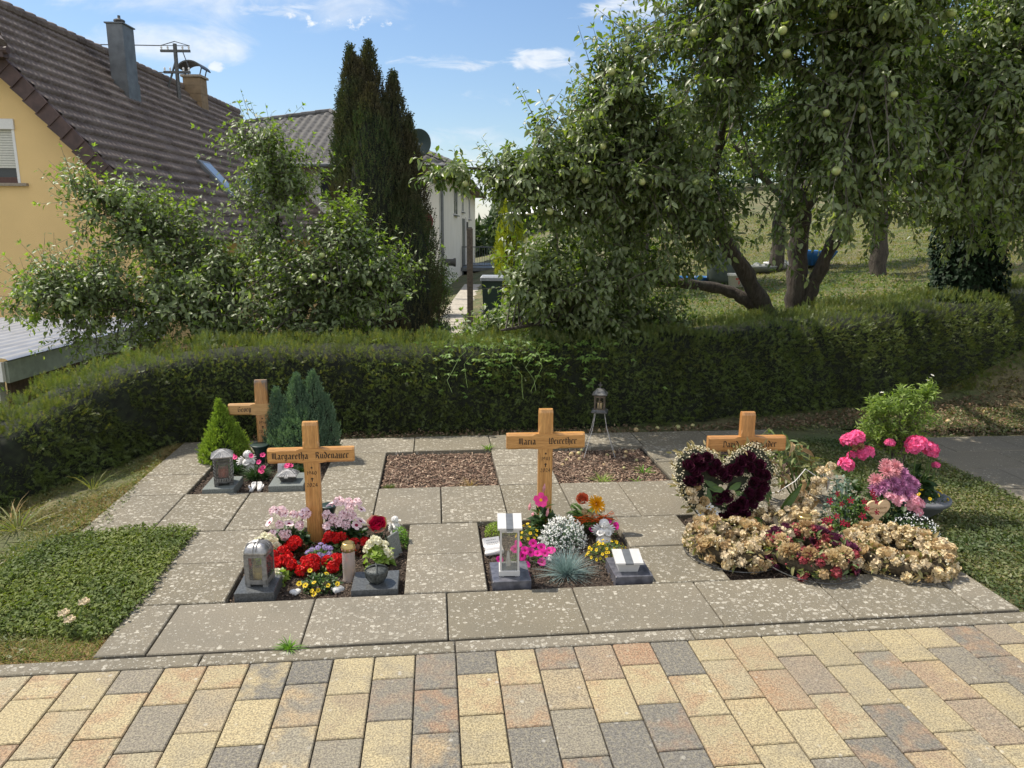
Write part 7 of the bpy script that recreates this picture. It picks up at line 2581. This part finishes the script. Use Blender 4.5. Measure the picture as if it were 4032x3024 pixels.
def dianthus(label, x, y, r, h, fl, seed):
    o = plant('dianthus', label, 'dianthus', x, y, group='pink dianthus in the rear left bed')
    n = 420; g = np.random.default_rng(seed); a = g.uniform(0, 6.28, n); el = g.uniform(.1, 1.4, n)
    P = np.stack([np.cos(a) * r * .5, np.sin(a) * r * .45, np.full(n, .0)], 1) * g.random((n, 1)) ** .5; P[:, 2] = g.uniform(0, h * .35, n)
    U = np.stack([np.cos(a) * np.cos(el), np.sin(a) * np.cos(el), np.sin(el)], 1)
    V, Fc = blade_arrays(P, U, g.uniform(.04, .085, n) * (r / .1), .0055, .25, 2); np_build('foliage', V, Fc, M['gerleaf'] if seed % 2 else M['midleaf'], parent=o)
    put_blossoms(o, [F['dianthus']], fl, .042, face=(0, -.75, .6), tilt=.25)


dianthus('dianthus tuft with five pink blooms in front of the white angel', .310, 2.255, .105, .15, [(.02, -.03, .135), (.035, -.05, .085), (.05, -.04, .10), (-.04, .02, .165), (.035, .03, .165), (.045, -.06, .075)], 81)
dianthus('smaller dianthus behind the relief lantern with one pink bloom', .130, 2.40, .09, .12, [(-.01, -.03, .135), (.0, -.01, .12)], 83)
dianthus('dianthus partly hidden behind the ridged box with a red bloom pair', .560, 2.33, .085, .10, [(-.05, -.05, .095), (-.03, -.05, .085), (-.06, -.04, .08)], 85)


# ================================================================== WREATHS AND DRIED FLOWERS
def tiny(parent, pts, r, m, name):
    mb = MB()
    for p in pts: mb.octa(p, r * rnd.uniform(.7, 1.3))
    return mb.build(name, m if not isinstance(m, str) else M[m], parent)


def wreath(label, x, y, R0, tube, rz, roses, smalls, leafs, seed, z=.012, berries=None, nsm=62, nr=9, leafn=420, tilt=(0, 0)):
    o = thing('dried_wreath', label, 'wreath', (x, y, z), rz, 'withered flower wreaths')
    o.rotation_euler = (tilt[0], tilt[1], rz)
    rl = random.Random(seed); g = np.random.default_rng(seed)
    mb = MB(); mb.tube([(R0 * math.cos(a), R0 * math.sin(a), tube * .42) for a in np.linspace(0, 6.30, 40)], tube * .42, 8, cap=False); mb.build('straw_ring', simple('straw_core', (.10, .075, .04), .9, scale=60, var=.4), o)
    mb = MB(); mb.tube([((R0 + tube * .9) * math.cos(a), (R0 + tube * .9) * math.sin(a), -.004) for a in np.linspace(0, 6.30, 48)], .0028, 5, cap=False); mb.build('wire_ring', M['alud'], o)
    n = leafn
    a = g.uniform(0, 6.28, n); b = g.uniform(-.9, 4.0, n)
    c = np.stack([np.cos(a), np.sin(a), np.zeros(n)], 1); up = np.array([0, 0, 1.0])
    off = c * np.cos(b)[:, None] + up * np.sin(b)[:, None]
    P = c * R0 + off * tube * .65 + up * tube * .5; P[:, 2] = np.maximum(P[:, 2], .002)
    D = off + g.normal(0, .7, P.shape); D[:, 2] = np.where(P[:, 2] < .02, abs(D[:, 2]) * .3, D[:, 2])
    L = g.uniform(.022, .05, n)
    V, Fc = leaf_arrays(P, D, off + g.normal(0, .6, P.shape), L, L * .42, fold=.4, droop=.5); np_build('leaves', V, Fc, M[leafs], parent=o)
    def spot(bmin=.1, bmax=2.9, f=1.0):
        a = rl.uniform(0, 6.283); b = rl.uniform(bmin, bmax)
        cc = Vector((math.cos(a), math.sin(a), 0)); of = cc * math.cos(b) + Vector((0, 0, 1)) * math.sin(b)
        return cc * R0 + of * tube * .80 * f + Vector((0, 0, tube * .5)), of
    used = []
    for k in range(nr):
        for _ in range(12):
            p, of = spot(.5, 2.2, .95)
            if all((p - q).length > .075 for q in used): break
        used.append(p)
        q = child('x', roses[k % len(roses)], o, p, s=rl.uniform(.085, .105)); q.name = roses[k % len(roses)].name.split('.')[0]
        q.rotation_euler = (rot_to(of + Vector((0, -.25, .5))) @ Matrix.Rotation(rl.uniform(0, 6), 4, 'Z')).to_euler()
    for k in range(nsm):
        for _ in range(8):
            p, of = spot(-.75, 3.5)
            if all((p - q).length > .024 for q in used): break
        used.append(p)
        q = child('x', smalls[k % len(smalls)], o, p, s=rl.uniform(.042, .064)); q.name = smalls[k % len(smalls)].name.split('.')[0]
        q.rotation_euler = (rot_to(of + Vector((rl.uniform(-.5, .5), rl.uniform(-.6, .3), .3))) @ Matrix.Rotation(rl.uniform(0, 6), 4, 'Z')).to_euler()
    pts = [spot(-.4, 3.4, 1.12)[0] for _ in range(170)]
    tiny(o, pts, .0055, berries or 'gyps', 'tiny_blossoms')
    return o


wreath('withered cream wreath lying at the left, below the heart', 3.075, .790, .175, .080, 0, [F['dcream']], [F['dsmall'], F['dsmall3'], F['dsmall2'], F['dsmall']], 'dryleaf', 101, nr=8, nsm=100, tilt=(0, R(2)))
wreath('dark wreath of purple roses and cream carnations between the two cream wreaths', 3.420, .625, .165, .080, 1, [F['drose2'], F['dpuff'], F['dpuff2'], F['drose2'], F['dpuff']], [F['dred'], F['dsmall2'], F['dred'], F['drose2'], F['dsmall']], 'greendry', 102, berries='driedred', nr=14, nsm=86, z=.022, tilt=(R(3), 0))
wreath('withered cream rose wreath with an open middle at the far right', 3.900, .610, .195, .078, 2, [F['dcream']], [F['dsmall3'], F['dsmall'], F['dsmall2'], F['dsmall3']], 'dryleaf', 103, nr=9, nsm=110, z=.014)
# loose blooms between
o = thing('dried_spray', 'heap of dried pale blossoms and lilies behind the dark wreath', 'dried flowers', (3.50, 1.02, .0))
clump(240, .28, .16, .12, (.02, .045), .4, 'dryleaf', parent=o, seed=104, simple=False)
put_blossoms(o, [F['dsmall'], F['dsmall3'], F['dpuff2'], F['dcream']], dome_pts(38, .26, .15, .13, 105, .2), .05)
clump(10, .05, .04, .12, (.08, .11), .45, 'driedpale', name='lily_petals', parent=o, seed=106)
o = thing('dried_spray', 'tall spray of dried cream blossoms climbing behind the short glass candle', 'dried flowers', (3.64, 1.12, .0))
rl = random.Random(9)
put_blossoms(o, [F['dsmall3'], F['dsmall']], [(-.08 + t * .22 + rl.uniform(-.035, .035), rl.uniform(-.04, .04), .05 + t * .30 + rl.uniform(-.03, .03)) for t in [k / 40 for k in range(40)]], .042)
clump(22, .07, .05, .30, (.07, .11), .3, 'driedtan', name='hanging_leaves', parent=o, seed=107, droop=.9, updir=-.6)
mb = MB()
rings = []
for k in range(9):
    t = k / 8; w_ = .03 * math.sin(math.pi * min(1, t * .9 + .1)) + .002
    p = Vector((-.15 + t * .12, -.02, .06 + t * .22 - t * t * .03)); rings.append([p + Vector((-w_ * .8, 0, w_ * .3)), p + Vector((0, .012, 0)), p + Vector((w_ * .8, 0, -w_ * .3)), p + Vector((0, .016, .0))])
mb.loft(rings); mb.build('broad_leaf', M['midleaf'], o)


def heart_wreath():
    o = thing('heart_wreath', 'upright heart shaped wreath of dried dark roses edged with cream babys breath', 'heart wreath', (3.155, 1.085, .005))
    o.rotation_euler = (R(-17), 0, R(-3))
    S = .00069
    def L(x, y, dy=0.0): return Vector(((x - 490) * S, dy, (1075 - y) * S))
    outline = [(490, 560), (440, 500), (360, 455), (270, 450), (185, 500), (145, 590), (150, 690), (190, 790), (250, 880), (330, 960), (420, 1020), (500, 1065), (600, 1020), (700, 930), (790, 830), (855, 730), (885, 630), (860, 530), (790, 460), (710, 430), (620, 470), (545, 520)]
    mb = MB()
    rings = []
    for f, y in ((1.0, .035), (1.12, .02), (1.12, -.002), (1.0, -.012)):
        rings.append([L(490 + (a - 490) * f, 740 + (b - 740) * f, y) for a, b in outline])
    mb.loft(rings, cap=False)
    rings = []
    for f, y in ((1.0, -.012), (.5, -.010), (.1, -.008)):
        rings.append([L(490 + (a - 490) * f, 740 + (b - 740) * f, y) for a, b in outline])
    mb.loft(rings, cap=False)
    mb.build('backing', simple('dark_moss_backing', (.04, .045, .022), .9, scale=60, var=.4), o)
    mb = MB()
    for sx in (-1, 1):
        mb.tube([(sx * .10, .04, .20), (sx * .12, .16, -.045)], .004, 5)
    mb.build('wire_stand', M['alud'], o)
    rs = [(265, 505), (355, 490), (195, 560), (310, 560), (425, 545), (245, 605), (385, 610), (465, 615), (200, 690), (262, 670), (508, 655), (560, 600), (600, 595), (640, 530), (715, 495), (710, 575), (795, 555), (785, 625), (838, 640), (740, 700), (815, 735), (695, 790), (770, 800), (630, 870), (715, 880), (575, 910), (645, 955), (525, 965), (570, 1010), (450, 1000), (505, 1035), (505, 810), (435, 830)]
    rl = random.Random(12)
    for k, (a, b) in enumerate(rs):
        q = child('dried_rose', F['drose'], o, L(a, b, -.030), s=.100 * rl.uniform(.9, 1.12))
        q.rotation_euler = (rot_to((rl.uniform(-.3, .3), -1, rl.uniform(.1, .6))) @ Matrix.Rotation(rl.uniform(0, 6), 4, 'Z')).to_euler()
    # babys breath along the edge and in the middle
    pts = []
    n = len(outline)
    for k in range(1150):
        i = rl.randrange(n); a = outline[i]; b = outline[(i + 1) % n]; t = rl.random()
        x = a[0] + (b[0] - a[0]) * t; y = a[1] + (b[1] - a[1]) * t
        f = rl.uniform(.94, 1.24)
        pts.append(L(490 + (x - 490) * f, 740 + (y - 740) * f, rl.uniform(-.04, .015)))
    for k in range(330):
        a, b = rl.choice([((300, 620), (340, 800)), ((560, 640), (720, 630)), ((720, 640), (620, 800)), ((600, 820), (480, 880)), ((400, 900), (500, 940)), ((560, 640), (500, 720)), ((420, 630), (470, 660)), ((600, 1010), (680, 990))])
        t = rl.random(); pts.append(L(a[0] + (b[0] - a[0]) * t + rl.uniform(-14, 14), a[1] + (b[1] - a[1]) * t + rl.uniform(-14, 14), -.028 + rl.uniform(-.012, .01)))
    tiny(o, pts, .0046, 'gyps', 'babys_breath')
    for k, (a, b, key, s) in enumerate([(315, 850, 'dcream', .058), (265, 735, 'dcream', .04), (355, 945, 'dcream', .062), (290, 900, 'dsmall3', .045), (240, 830, 'dsmall', .045), (285, 945, 'whitestar', .045), (410, 930, 'whitestar', .045), (360, 890, 'whitestar', .04), (235, 770, 'dsmall', .04), (200, 760, 'dsmall3', .04), (320, 985, 'dsmall', .04), (210, 830, 'dsmall', .035), (250, 980, 'dsmall3', .035), (350, 1030, 'dsmall', .045), (555, 790, 'dsmall', .04)]):
        q = child('x', F[key], o, L(a, b, -.035), s=s * 1.35); q.name = 'cream_blossom'
        q.rotation_euler = rot_to((rl.uniform(-.3, .3), -1, .3)).to_euler()
    parts = []
    P, D, LL = [], [], []
    for (a, b, dx, dz, l) in ((520, 770, .9, .55, .105), (500, 760, -1, .15, .10), (470, 800, -.9, -.35, .09), (540, 790, 1, .1, .08), (450, 760, -.8, .6, .10), (480, 820, .2, -1, .06), (700, 1000, 1, -.1, .08), (690, 1010, .8, .2, .07), (370, 860, -.2, .9, .10), (840, 720, .4, -1, .09), (800, 770, .6, -.8, .08)):
        P.append(tuple(L(a, b, -.028))); D.append((dx, -.15, dz)); LL.append(l)
    V, Fc = leaf_arrays(np.array(P), np.array(D), np.array([[0, -1, .1]]).repeat(len(P), 0), np.array(LL), np.array(LL) * .42); np_build('broad_leaves', V, Fc, M['midleaf'], parent=o)
    g = np.random.default_rng(3)
    n = 190; i = g.integers(0, len(outline), n); q = np.array([tuple(L(490 + (outline[a][0] - 490) * 1.12, 740 + (outline[a][1] - 740) * 1.12, .0)) for a in i]) + g.normal(0, .016, (n, 3))
    c = np.array(tuple(L(490, 740))); Dd = nrm(q - c) + g.normal(0, .5, (n, 3))
    V, Fc = leaf_arrays(q, Dd, np.array([0, -1.0, .3]) + g.normal(0, .4, (n, 3)), g.uniform(.025, .055, n), .014); np_build('edge_leaves', V, Fc, M['dryleaf'], parent=o)


heart_wreath()

# wilted bouquet leaning right of the third cross
o = thing('wilted_bouquet', 'tall wilted lily bouquet with drooping half dry leaves right of the reddish cross', 'wilted bouquet', (3.76, 1.42, SOIL))
rl = random.Random(31); mb = MB(); LP, LD = [], []
tips = [(-.20, .18, .40), (-.12, .2, .47), (-.02, .22, .44), (.08, .2, .38), (.14, .15, .30), (-.24, .1, .30), (.02, .1, .33), (.18, .1, .22), (-.10, .1, .36), (.10, .05, .26), (-.28, .12, .36), (.0, .15, .40)]
for (a, b, c) in tips:
    p0 = Vector((.03, 0, 0)); p1 = Vector((a * .6 + .03, b * .6, c * .75)); p2 = Vector((a, b, c)); p3 = p2 + Vector((a * .35 + rl.uniform(-.04, .04), .0, -.07))
    pts = [p0, p0.lerp(p1, .6), p1, p2, p3]; mb.tube(pts, [.005, .0045, .004, .003, .0015], 6)
    for j in range(17):
        t = rl.uniform(.3, 1) * 4; i = min(3, int(t)); q = pts[i].lerp(pts[i + 1], t - i)
        LP.append(tuple(q)); LD.append((rl.uniform(-1, 1), rl.uniform(-.8, .5), rl.uniform(-1.0, .35)))
mb.build('stems', M['greendry'], o)
LP = np.array(LP); L_ = rng.uniform(.05, .095, len(LP))
V, Fc = leaf_arrays(LP, np.array(LD), np.array([0, -.4, 1.0]) + rng.normal(0, .5, LP.shape), L_, L_ * .26, droop=.55); np_build('leaves', V, Fc, M['greendry'], parent=o)
LP2 = LP[rng.choice(len(LP), 26, replace=False)]
V, Fc = leaf_arrays(LP2, rng.normal(0, .4, LP2.shape) + np.array([.2, -.3, -.8]), np.array([0, -1.0, .4]) + rng.normal(0, .4, LP2.shape), .10, .035, fold=.8, droop=.5); np_build('shrivelled_blooms', V, Fc, M['driedtan'], parent=o)
mb = MB()
mb.tube([(.10, -.02, .22), (.04, 0, .26), (-.03, -.02, .19), (-.14, -.02, .12), (-.30, 0, .10)], .003, 5)
for k in range(5):
    mb.tube([(.16, -.02, .16), (.12 + .02 * k, -.03, .24 + .01 * k), (.18, -.03, .20 - .02 * k)], .0022, 4)
mb.tube([(-.28, .1, .02), (-.2, .08, .11), (-.10, .05, .03)], .0015, 4)
mb.build('white_ribbon_wires', M['pottery'], o)

# planter bowl and everything in it
o = thing('planter_bowl', 'grey plastic planter bowl on a foot at the right end of the grave', 'planter', (4.375, 1.16, SOIL))
mb = MB(); mb.lathe([(.001, .0), (.075, 0), (.080, .02), (.065, .035), (.085, .06), (.130, .10), (.158, .135), (.168, .14), (.170, .165), (.160, .168), (.150, .15), (.001, .145)], 36)
mb.build('bowl', M['potgrey'], o, smooth=True)
mb = MB(); mb.lathe([(.169, .145), (.176, .150), (.176, .166), (.168, .170)], 36); mb.build('rim', M['potgrey'], o, smooth=True)
o = thing('potted_geranium', 'double pink geranium growing in the grey planter bowl', 'geranium', (4.36, 1.18, .115))
clump(75, .13, .10, .20, (.05, .075), (.95, 1.1), 'gerleaf', parent=o, seed=111, stems=40, updir=.5)
hd = [(-.06, -.05, .345, .125), (.035, -.04, .315, .10), (.12, .0, .20, .05), (-.19, .0, .345, .06), (.06, -.03, .285, .07)]
mb = MB()
for (a, b, c, s) in hd:
    mb.tube([(a * .3, b * .3, 0), (a * .9, b, c * .6), (a, b, c)], .0035, 5)
mb.build('flower_stems', M['midleaf'], o)
for (a, b, c, s) in hd:
    q = child('blossom', F['pinkger'], o, (a, b, c), (R(-20), 0, rnd.uniform(0, 6)), s)
daisies('yellow_sanvitalia', 'yellow sanvitalia spilling over the rim of the grey planter bowl', 'sanvitalia', 4.365, 1.08, .14, .07, .10, 20, 112, size=.026, leaf='gerleaf', key='yellow').location.z = .115
o = thing('climbing_jasmine', 'tall leafy pale green potted bush rising above the pink flowers', 'bush', (4.28, 1.28, .12))
g = np.random.default_rng(120)
n = 520
ctr = np.array([(0, 0, .42), (-.12, 0, .50), (.10, 0, .46), (.15, 0, .58), (-.05, 0, .32), (.02, 0, .55), (-.14, 0, .38), (.06, 0, .34)]); cr_ = np.array([.12, .08, .10, .05, .09, .09, .07, .09])
i = g.integers(0, len(ctr), n); C_ = ctr[i] + nrm(g.normal(size=(n, 3))) * cr_[i][:, None] * g.random((n, 1)) ** .4
U_ = nrm(C_ - np.array([0, 0, .2])) + g.normal(0, .5, C_.shape) + np.array([0, 0, .3])
parts = []
for j in range(7):
    A_ = nrm(np.cross(U_, g.normal(size=U_.shape)))
    parts.append(leaf_arrays(C_ + nrm(U_) * (.008 * j), A_ * .8 + nrm(U_) * .6, np.array([0, -.2, 1.0]) + g.normal(0, .4, C_.shape), g.uniform(.022, .042, n), .0105, simple=True))
sp = np.stack([.17 + g.normal(0, .012, 60), g.normal(0, .012, 60), g.uniform(.55, .69, 60)], 1)
parts.append(leaf_arrays(sp, g.normal(0, .5, sp.shape) + np.array([.1, 0, .8]), g.normal(size=sp.shape), .035, .009, simple=True))
V, Fc = merge(parts); np_build('foliage', V, Fc, M['jasmine'], parent=o)
S0 = ctr[i] * np.array([.35, .35, .7]); V, Fc = rod_arrays(S0[:260], C_[:260], .0016, .001); np_build('twigs', V, Fc, M['bark2'], parent=o)
mb = MB()
for (a, b) in ((-.03, 0), (.0, .02), (.03, -.01), (.06, .0)):
    mb.tube([(a * .6, b, 0), (a, b, .2), (a * 1.6, b, .4)], .005, 6)
mb.build('stems', M['bark2'], o)
put_blossoms(o, [F['whitestar']], [(.165, 0, .705), (.175, 0, .72), (.15, 0, .69), (-.13, 0, .62), (-.16, -.03, .27), (-.06, -.06, .22)], .022)

o = thing('pink_geranium', 'loose pink geranium left of the tall leafy bush', 'geranium', (4.00, 1.24, SOIL))
clump(80, .10, .08, .26, (.035, .055), .9, 'gerleaf', parent=o, seed=121, stems=40)
for (a, b, c, s) in ((-.055, -.02, .50, .105), (-.01, -.02, .52, .09), (.04, -.04, .425, .10), (-.085, -.06, .365, .095), (-.02, .0, .40, .06)):
    child('blossom', F['pinkger'], o, (a, b, c), (R(-25), 0, rnd.uniform(0, 6)), s)
child('dry_blossom', F['dpuff2'], o, (0.0, -.03, .455), (R(-20), 0, 0), .08)
mb = MB()
for (a, b, c) in ((-.055, -.02, .49), (.04, -.04, .41), (-.085, -.06, .35)):
    mb.tube([(0, 0, 0), (a * .6, b, c * .5), (a, b, c)], .003, 5)
mb.build('flower_stems', M['midleaf'], o)
o = thing('chrysanthemum', 'dense mauve and salmon chrysanthemum in the middle of the flower heap', 'chrysanthemum', (4.09, 1.04, SOIL))
clump(200, .13, .09, .27, (.03, .05), .55, 'gerleaf', parent=o, seed=122, stems=30)
rl = random.Random(17)
mv = [(-.10, -.04, .33), (-.05, -.05, .385), (.0, -.04, .37), (.05, -.04, .365), (.09, -.04, .33), (.13, -.03, .30), (-.02, -.07, .33), (.03, -.07, .31), (.07, -.07, .29), (-.07, -.07, .31), (.0, -.08, .285), (.05, -.09, .265), (-.10, -.06, .29), (.10, -.06, .275), (.02, -.02, .40), (-.03, -.01, .41)]
for k, p in enumerate(mv):
    q = child('blossom', F['salmon'] if k in (1, 14, 15, 2, 0) else F['mauve'], o, p, s=.082 * rl.uniform(.9, 1.1)); q.rotation_euler = (rot_to((p[0] * 3, -.8, .7)) @ Matrix.Rotation(rl.uniform(0, 6), 4, 'Z')).to_euler()
o = thing('pale_pink_geranium', 'pale pink geranium heads hanging in front of the mauve chrysanthemum', 'geranium', (4.13, .96, SOIL))
clump(40, .09, .05, .17, (.035, .05), .95, 'gerleaf', parent=o, seed=123)
for p, s in (((-.07, -.02, .245), .065), ((-.03, -.03, .235), .075), ((-.10, -.02, .26), .05), ((.05, -.03, .225), .085), ((.09, -.02, .20), .07), ((.08, -.04, .165), .055), ((.04, -.02, .19), .05)):
    child('blossom', F['palepink'], o, p, (R(-40), 0, rnd.uniform(0, 6)), s)
o = thing('red_phlox', 'sprawling dark red star flowers left of the wooden heart', 'red flowers', (3.83, .98, SOIL))
clump(420, .15, .09, .27, (.018, .035), .5, 'midleaf', parent=o, seed=124, stems=60, simple=True)
st = [(-.16, .12), (-.13, .27), (-.19, .115), (-.05, .09), (.085, .245), (.10, .215), (.03, .22), (.05, .18), (.03, .135), (.11, .155), (-.15, .07), (-.05, .23), (-.10, .21), (-.12, .14), (-.08, .10), (.07, .27), (-.17, .23)]
put_blossoms(o, [F['star']], [(a, -.09, b + .03) for a, b in st], .042, face=(0, -1, .35), tilt=.35)
o = thing('eucalyptus', 'grey green round leaved eucalyptus sprigs above the red star flowers', 'eucalyptus', (3.84, 1.08, SOIL))
clump(260, .11, .06, .35, (.018, .028), .9, 'greyleaf', parent=o, seed=125, stems=50, simple=True, shell=.75)
o = thing('white_alyssum', 'foamy mound of tiny white flowers right of the wooden heart', 'alyssum', (4.16, .87, SOIL))
clump(500, .14, .09, .16, (.012, .022), .3, 'midleaf', parent=o, seed=126, stems=60, simple=True)
g = np.random.default_rng(5); v = nrm(g.normal(size=(330, 3))); v[:, 2] = abs(v[:, 2])
tiny(o, [tuple(a * np.array([.15, .10, .175]) * b) for a, b in zip(v, g.uniform(.92, 1.08, 330))], .0042, 'alyssum', 'tiny_blossoms')
o = thing('grey_tuft', 'low tuft of narrow grey green leaves under the wooden heart', 'ornamental grass', (3.90, .86, SOIL))
n = 260; a = g.uniform(0, 6.28, n); el = g.uniform(.1, 1.4, n)
P_ = np.stack([np.cos(a) * .05, np.sin(a) * .03, np.full(n, .0)], 1) * g.random((n, 1)); U_ = np.stack([np.cos(a) * np.cos(el), np.sin(a) * np.cos(el), np.sin(el)], 1)
V_, F_ = blade_arrays(P_, U_, g.uniform(.06, .11, n), .005, .3, 2); np_build('blades', V_, F_, M['greyleaf'], parent=o)
put_blossoms(o, [F['palepink']], [(-.01, -.02, .10)], .035)

# ================================================================== SMALL THINGS LYING ABOUT
WIND = apple_mesh('windfall', .020)
APPLES = [(2.56, 2.60, 1.0), (2.62, 2.62, .95), (2.50, 2.47, .6), (2.60, 2.49, .7), (2.83, 2.57, .7), (2.90, 2.63, .7), (2.96, 2.52, .75), (2.99, 2.62, .8), (2.75, 2.33, .6), (3.02, 2.42, .7), (2.88, 2.25, .6), (2.45, 2.36, .6), (2.66, 2.70, .7), (3.06, 2.66, .6)]
for k, (x, y, s) in enumerate(APPLES):
    o = child('windfall_apple', WIND, None, (x, y, SOIL + .012), (rnd.uniform(0, 6), rnd.uniform(0, 6), 0), s)
    tag(o, {0: 'largest green windfall apple, at the back edge of the chip bed beside the cross', 1: 'reddish windfall touching the big green one at the back of the chip bed', 4: 'pale windfall just right of the tripod lantern foot'}.get(k, 'small windfall apple lying loose on the bark chips under the tripod lantern'), 'apple', 'windfalls on the bark chips')
for (x, y, s) in [(3.60, 3.20, 1.2), (3.22, 3.16, 1.1), (3.42, 3.2, .9), (5.7, 3.35, 1.2), (6.1, 3.2, 1.2), (5.3, 3.25, 1.1), (6.7, 3.5, 1.2), (2.9, 3.15, .8), (3.75, 3.25, 1.0), (7.1, 3.3, 1.2)]:
    o = child('windfall_apple', WIND, None, (x, y, .008), (rnd.uniform(0, 6), rnd.uniform(0, 6), 0), s)
    tag(o, 'windfall apple lying in the dead leaves at the foot of the hedge', 'apple', 'windfalls under the hedge')
for (x, y, s) in [(3.90, 2.42, 1.2), (3.97, 2.36, 1.2), (4.05, 2.45, 1.1), (3.82, 2.50, 1.0)]:
    o = child('windfall_apple', WIND, None, (x, y, SOIL + .018), (rnd.uniform(0, 6), rnd.uniform(0, 6), 0), s)
    tag(o, 'green windfall apple on the dark chips behind the heart wreath', 'apple', 'windfalls behind the heart')


def weed(label, x, y, n, L, seed, m='tuft2', w=.006, z=0.0, name='weed'):
    g = np.random.default_rng(seed); a = g.uniform(0, 6.28, n); el = g.uniform(.2, 1.4, n)
    P = np.stack([np.cos(a) * .012, np.sin(a) * .012, np.zeros(n)], 1) * g.random((n, 1))
    U = np.stack([np.cos(a) * np.cos(el), np.sin(a) * np.cos(el), np.sin(el)], 1)
    V, Fc = blade_arrays(P, U, g.uniform(.5, 1, n) * L, w, .4, 3)
    o = np_build(name, V, Fc, M[m]); o.location = (x, y, z); tag(o, label, 'weed'); return o


weed('little green weed sprouting from the joint by the kerb', .93, .086, 46, .06, 1)
weed('small weed growing in the joint left of the second cross', 1.93, 2.73, 40, .07, 2, 'fern')
weed('yellow green grass tuft on the chips right of the second cross', 2.66, 1.99, 60, .11, 3, 'limeleaf', .004, SOIL)
weed('small green seedling at the front edge of the lantern bed', 2.90, 1.98, 24, .07, 4, 'tuft2', .007, SOIL)
weed('leafy green sprout on the right part of the chip bed', 3.00, 2.16, 22, .10, 5, 'tuft2', .009, SOIL)
weed('dry grass tuft at the front edge of the empty chip bed', 1.75, 1.97, 70, .10, 6, 'drygrass', .003, SOIL)
weed('mossy green patch at the front left corner of the empty chip bed', 1.22, 1.99, 120, .05, 7, 'weed', .006, SOIL)
weed('tall grassy weed standing in the left bank', -.86, 1.52, 50, .26, 8, 'grass', .008, -.06)
weed('tall thin grass stalks at the foot of the hedge on the left', -.72, 2.15, 40, .24, 9, 'grass', .004, -.04)
weed('wiry dry stalks before the hedge on the far left', -.98, 1.68, 34, .22, 10, 'drygrass', .004, -.07)
# yarrow by the front corner
o = thing('yarrow', 'white yarrow heads in the dry grass at the front corner', 'yarrow', (-.02, .30, 0))
mb = MB()
for (a, b, h) in ((0, 0, .09), (.05, .07, .10), (.03, -.02, .07)):
    mb.tube([(a * .5, b * .5, 0), (a, b, h)], .002, 4)
mb.build('stems', M['midleaf'], o)
for (a, b, h) in ((0, 0, .09), (.05, .07, .10), (.03, -.02, .07)):
    child('blossom', F['dsmall'], o, (a, b, h), (0, 0, 0), (.055, .055, .03))
o = thing('dandelion', 'single yellow dandelion flower at the left edge of the bank', 'dandelion', (-.93, 1.33, -.06))
mb = MB(); mb.tube([(0, 0, 0), (.005, 0, .08)], .002, 5); mb.build('stem', M['midleaf'], o)
child('blossom', F['gerbera'], o, (.005, 0, .08), (R(-30), 0, 0), .05)
# thistle-like stalk in front of the shed
o = thing('flowering_stalk', 'thin wild stalk with purple flower heads in front of the shed', 'wild flower', tuple(W(-3.75, 5.6, -.5)))
pts = [Vector((0, 0, 0)), Vector((-.03, 0, .4)), Vector((-.14, 0, .75)), Vector((-.34, -.02, 1.02))]
mb = MB(); mb.tube(pts, [.006, .005, .004, .002], 5); mb.build('stem', M['bushleaf'], o)
g = np.random.default_rng(8); t = g.random(60) * 2.9; P_ = np.array([tuple(pts[int(a)].lerp(pts[int(a) + 1], a - int(a))) for a in t])
V_, F_ = leaf_arrays(P_, g.normal(size=P_.shape), np.array([0, 0, 1.0]) + g.normal(0, .4, P_.shape), .055, .02); np_build('foliage', V_, F_, M['bushleaf'], parent=o)
for p in ((-.34, -.02, 1.03), (-.31, -.02, 1.06), (-.36, -.01, 1.0)):
    child('blossom', F['mauve'], o, p, (0, 0, 0), .045)
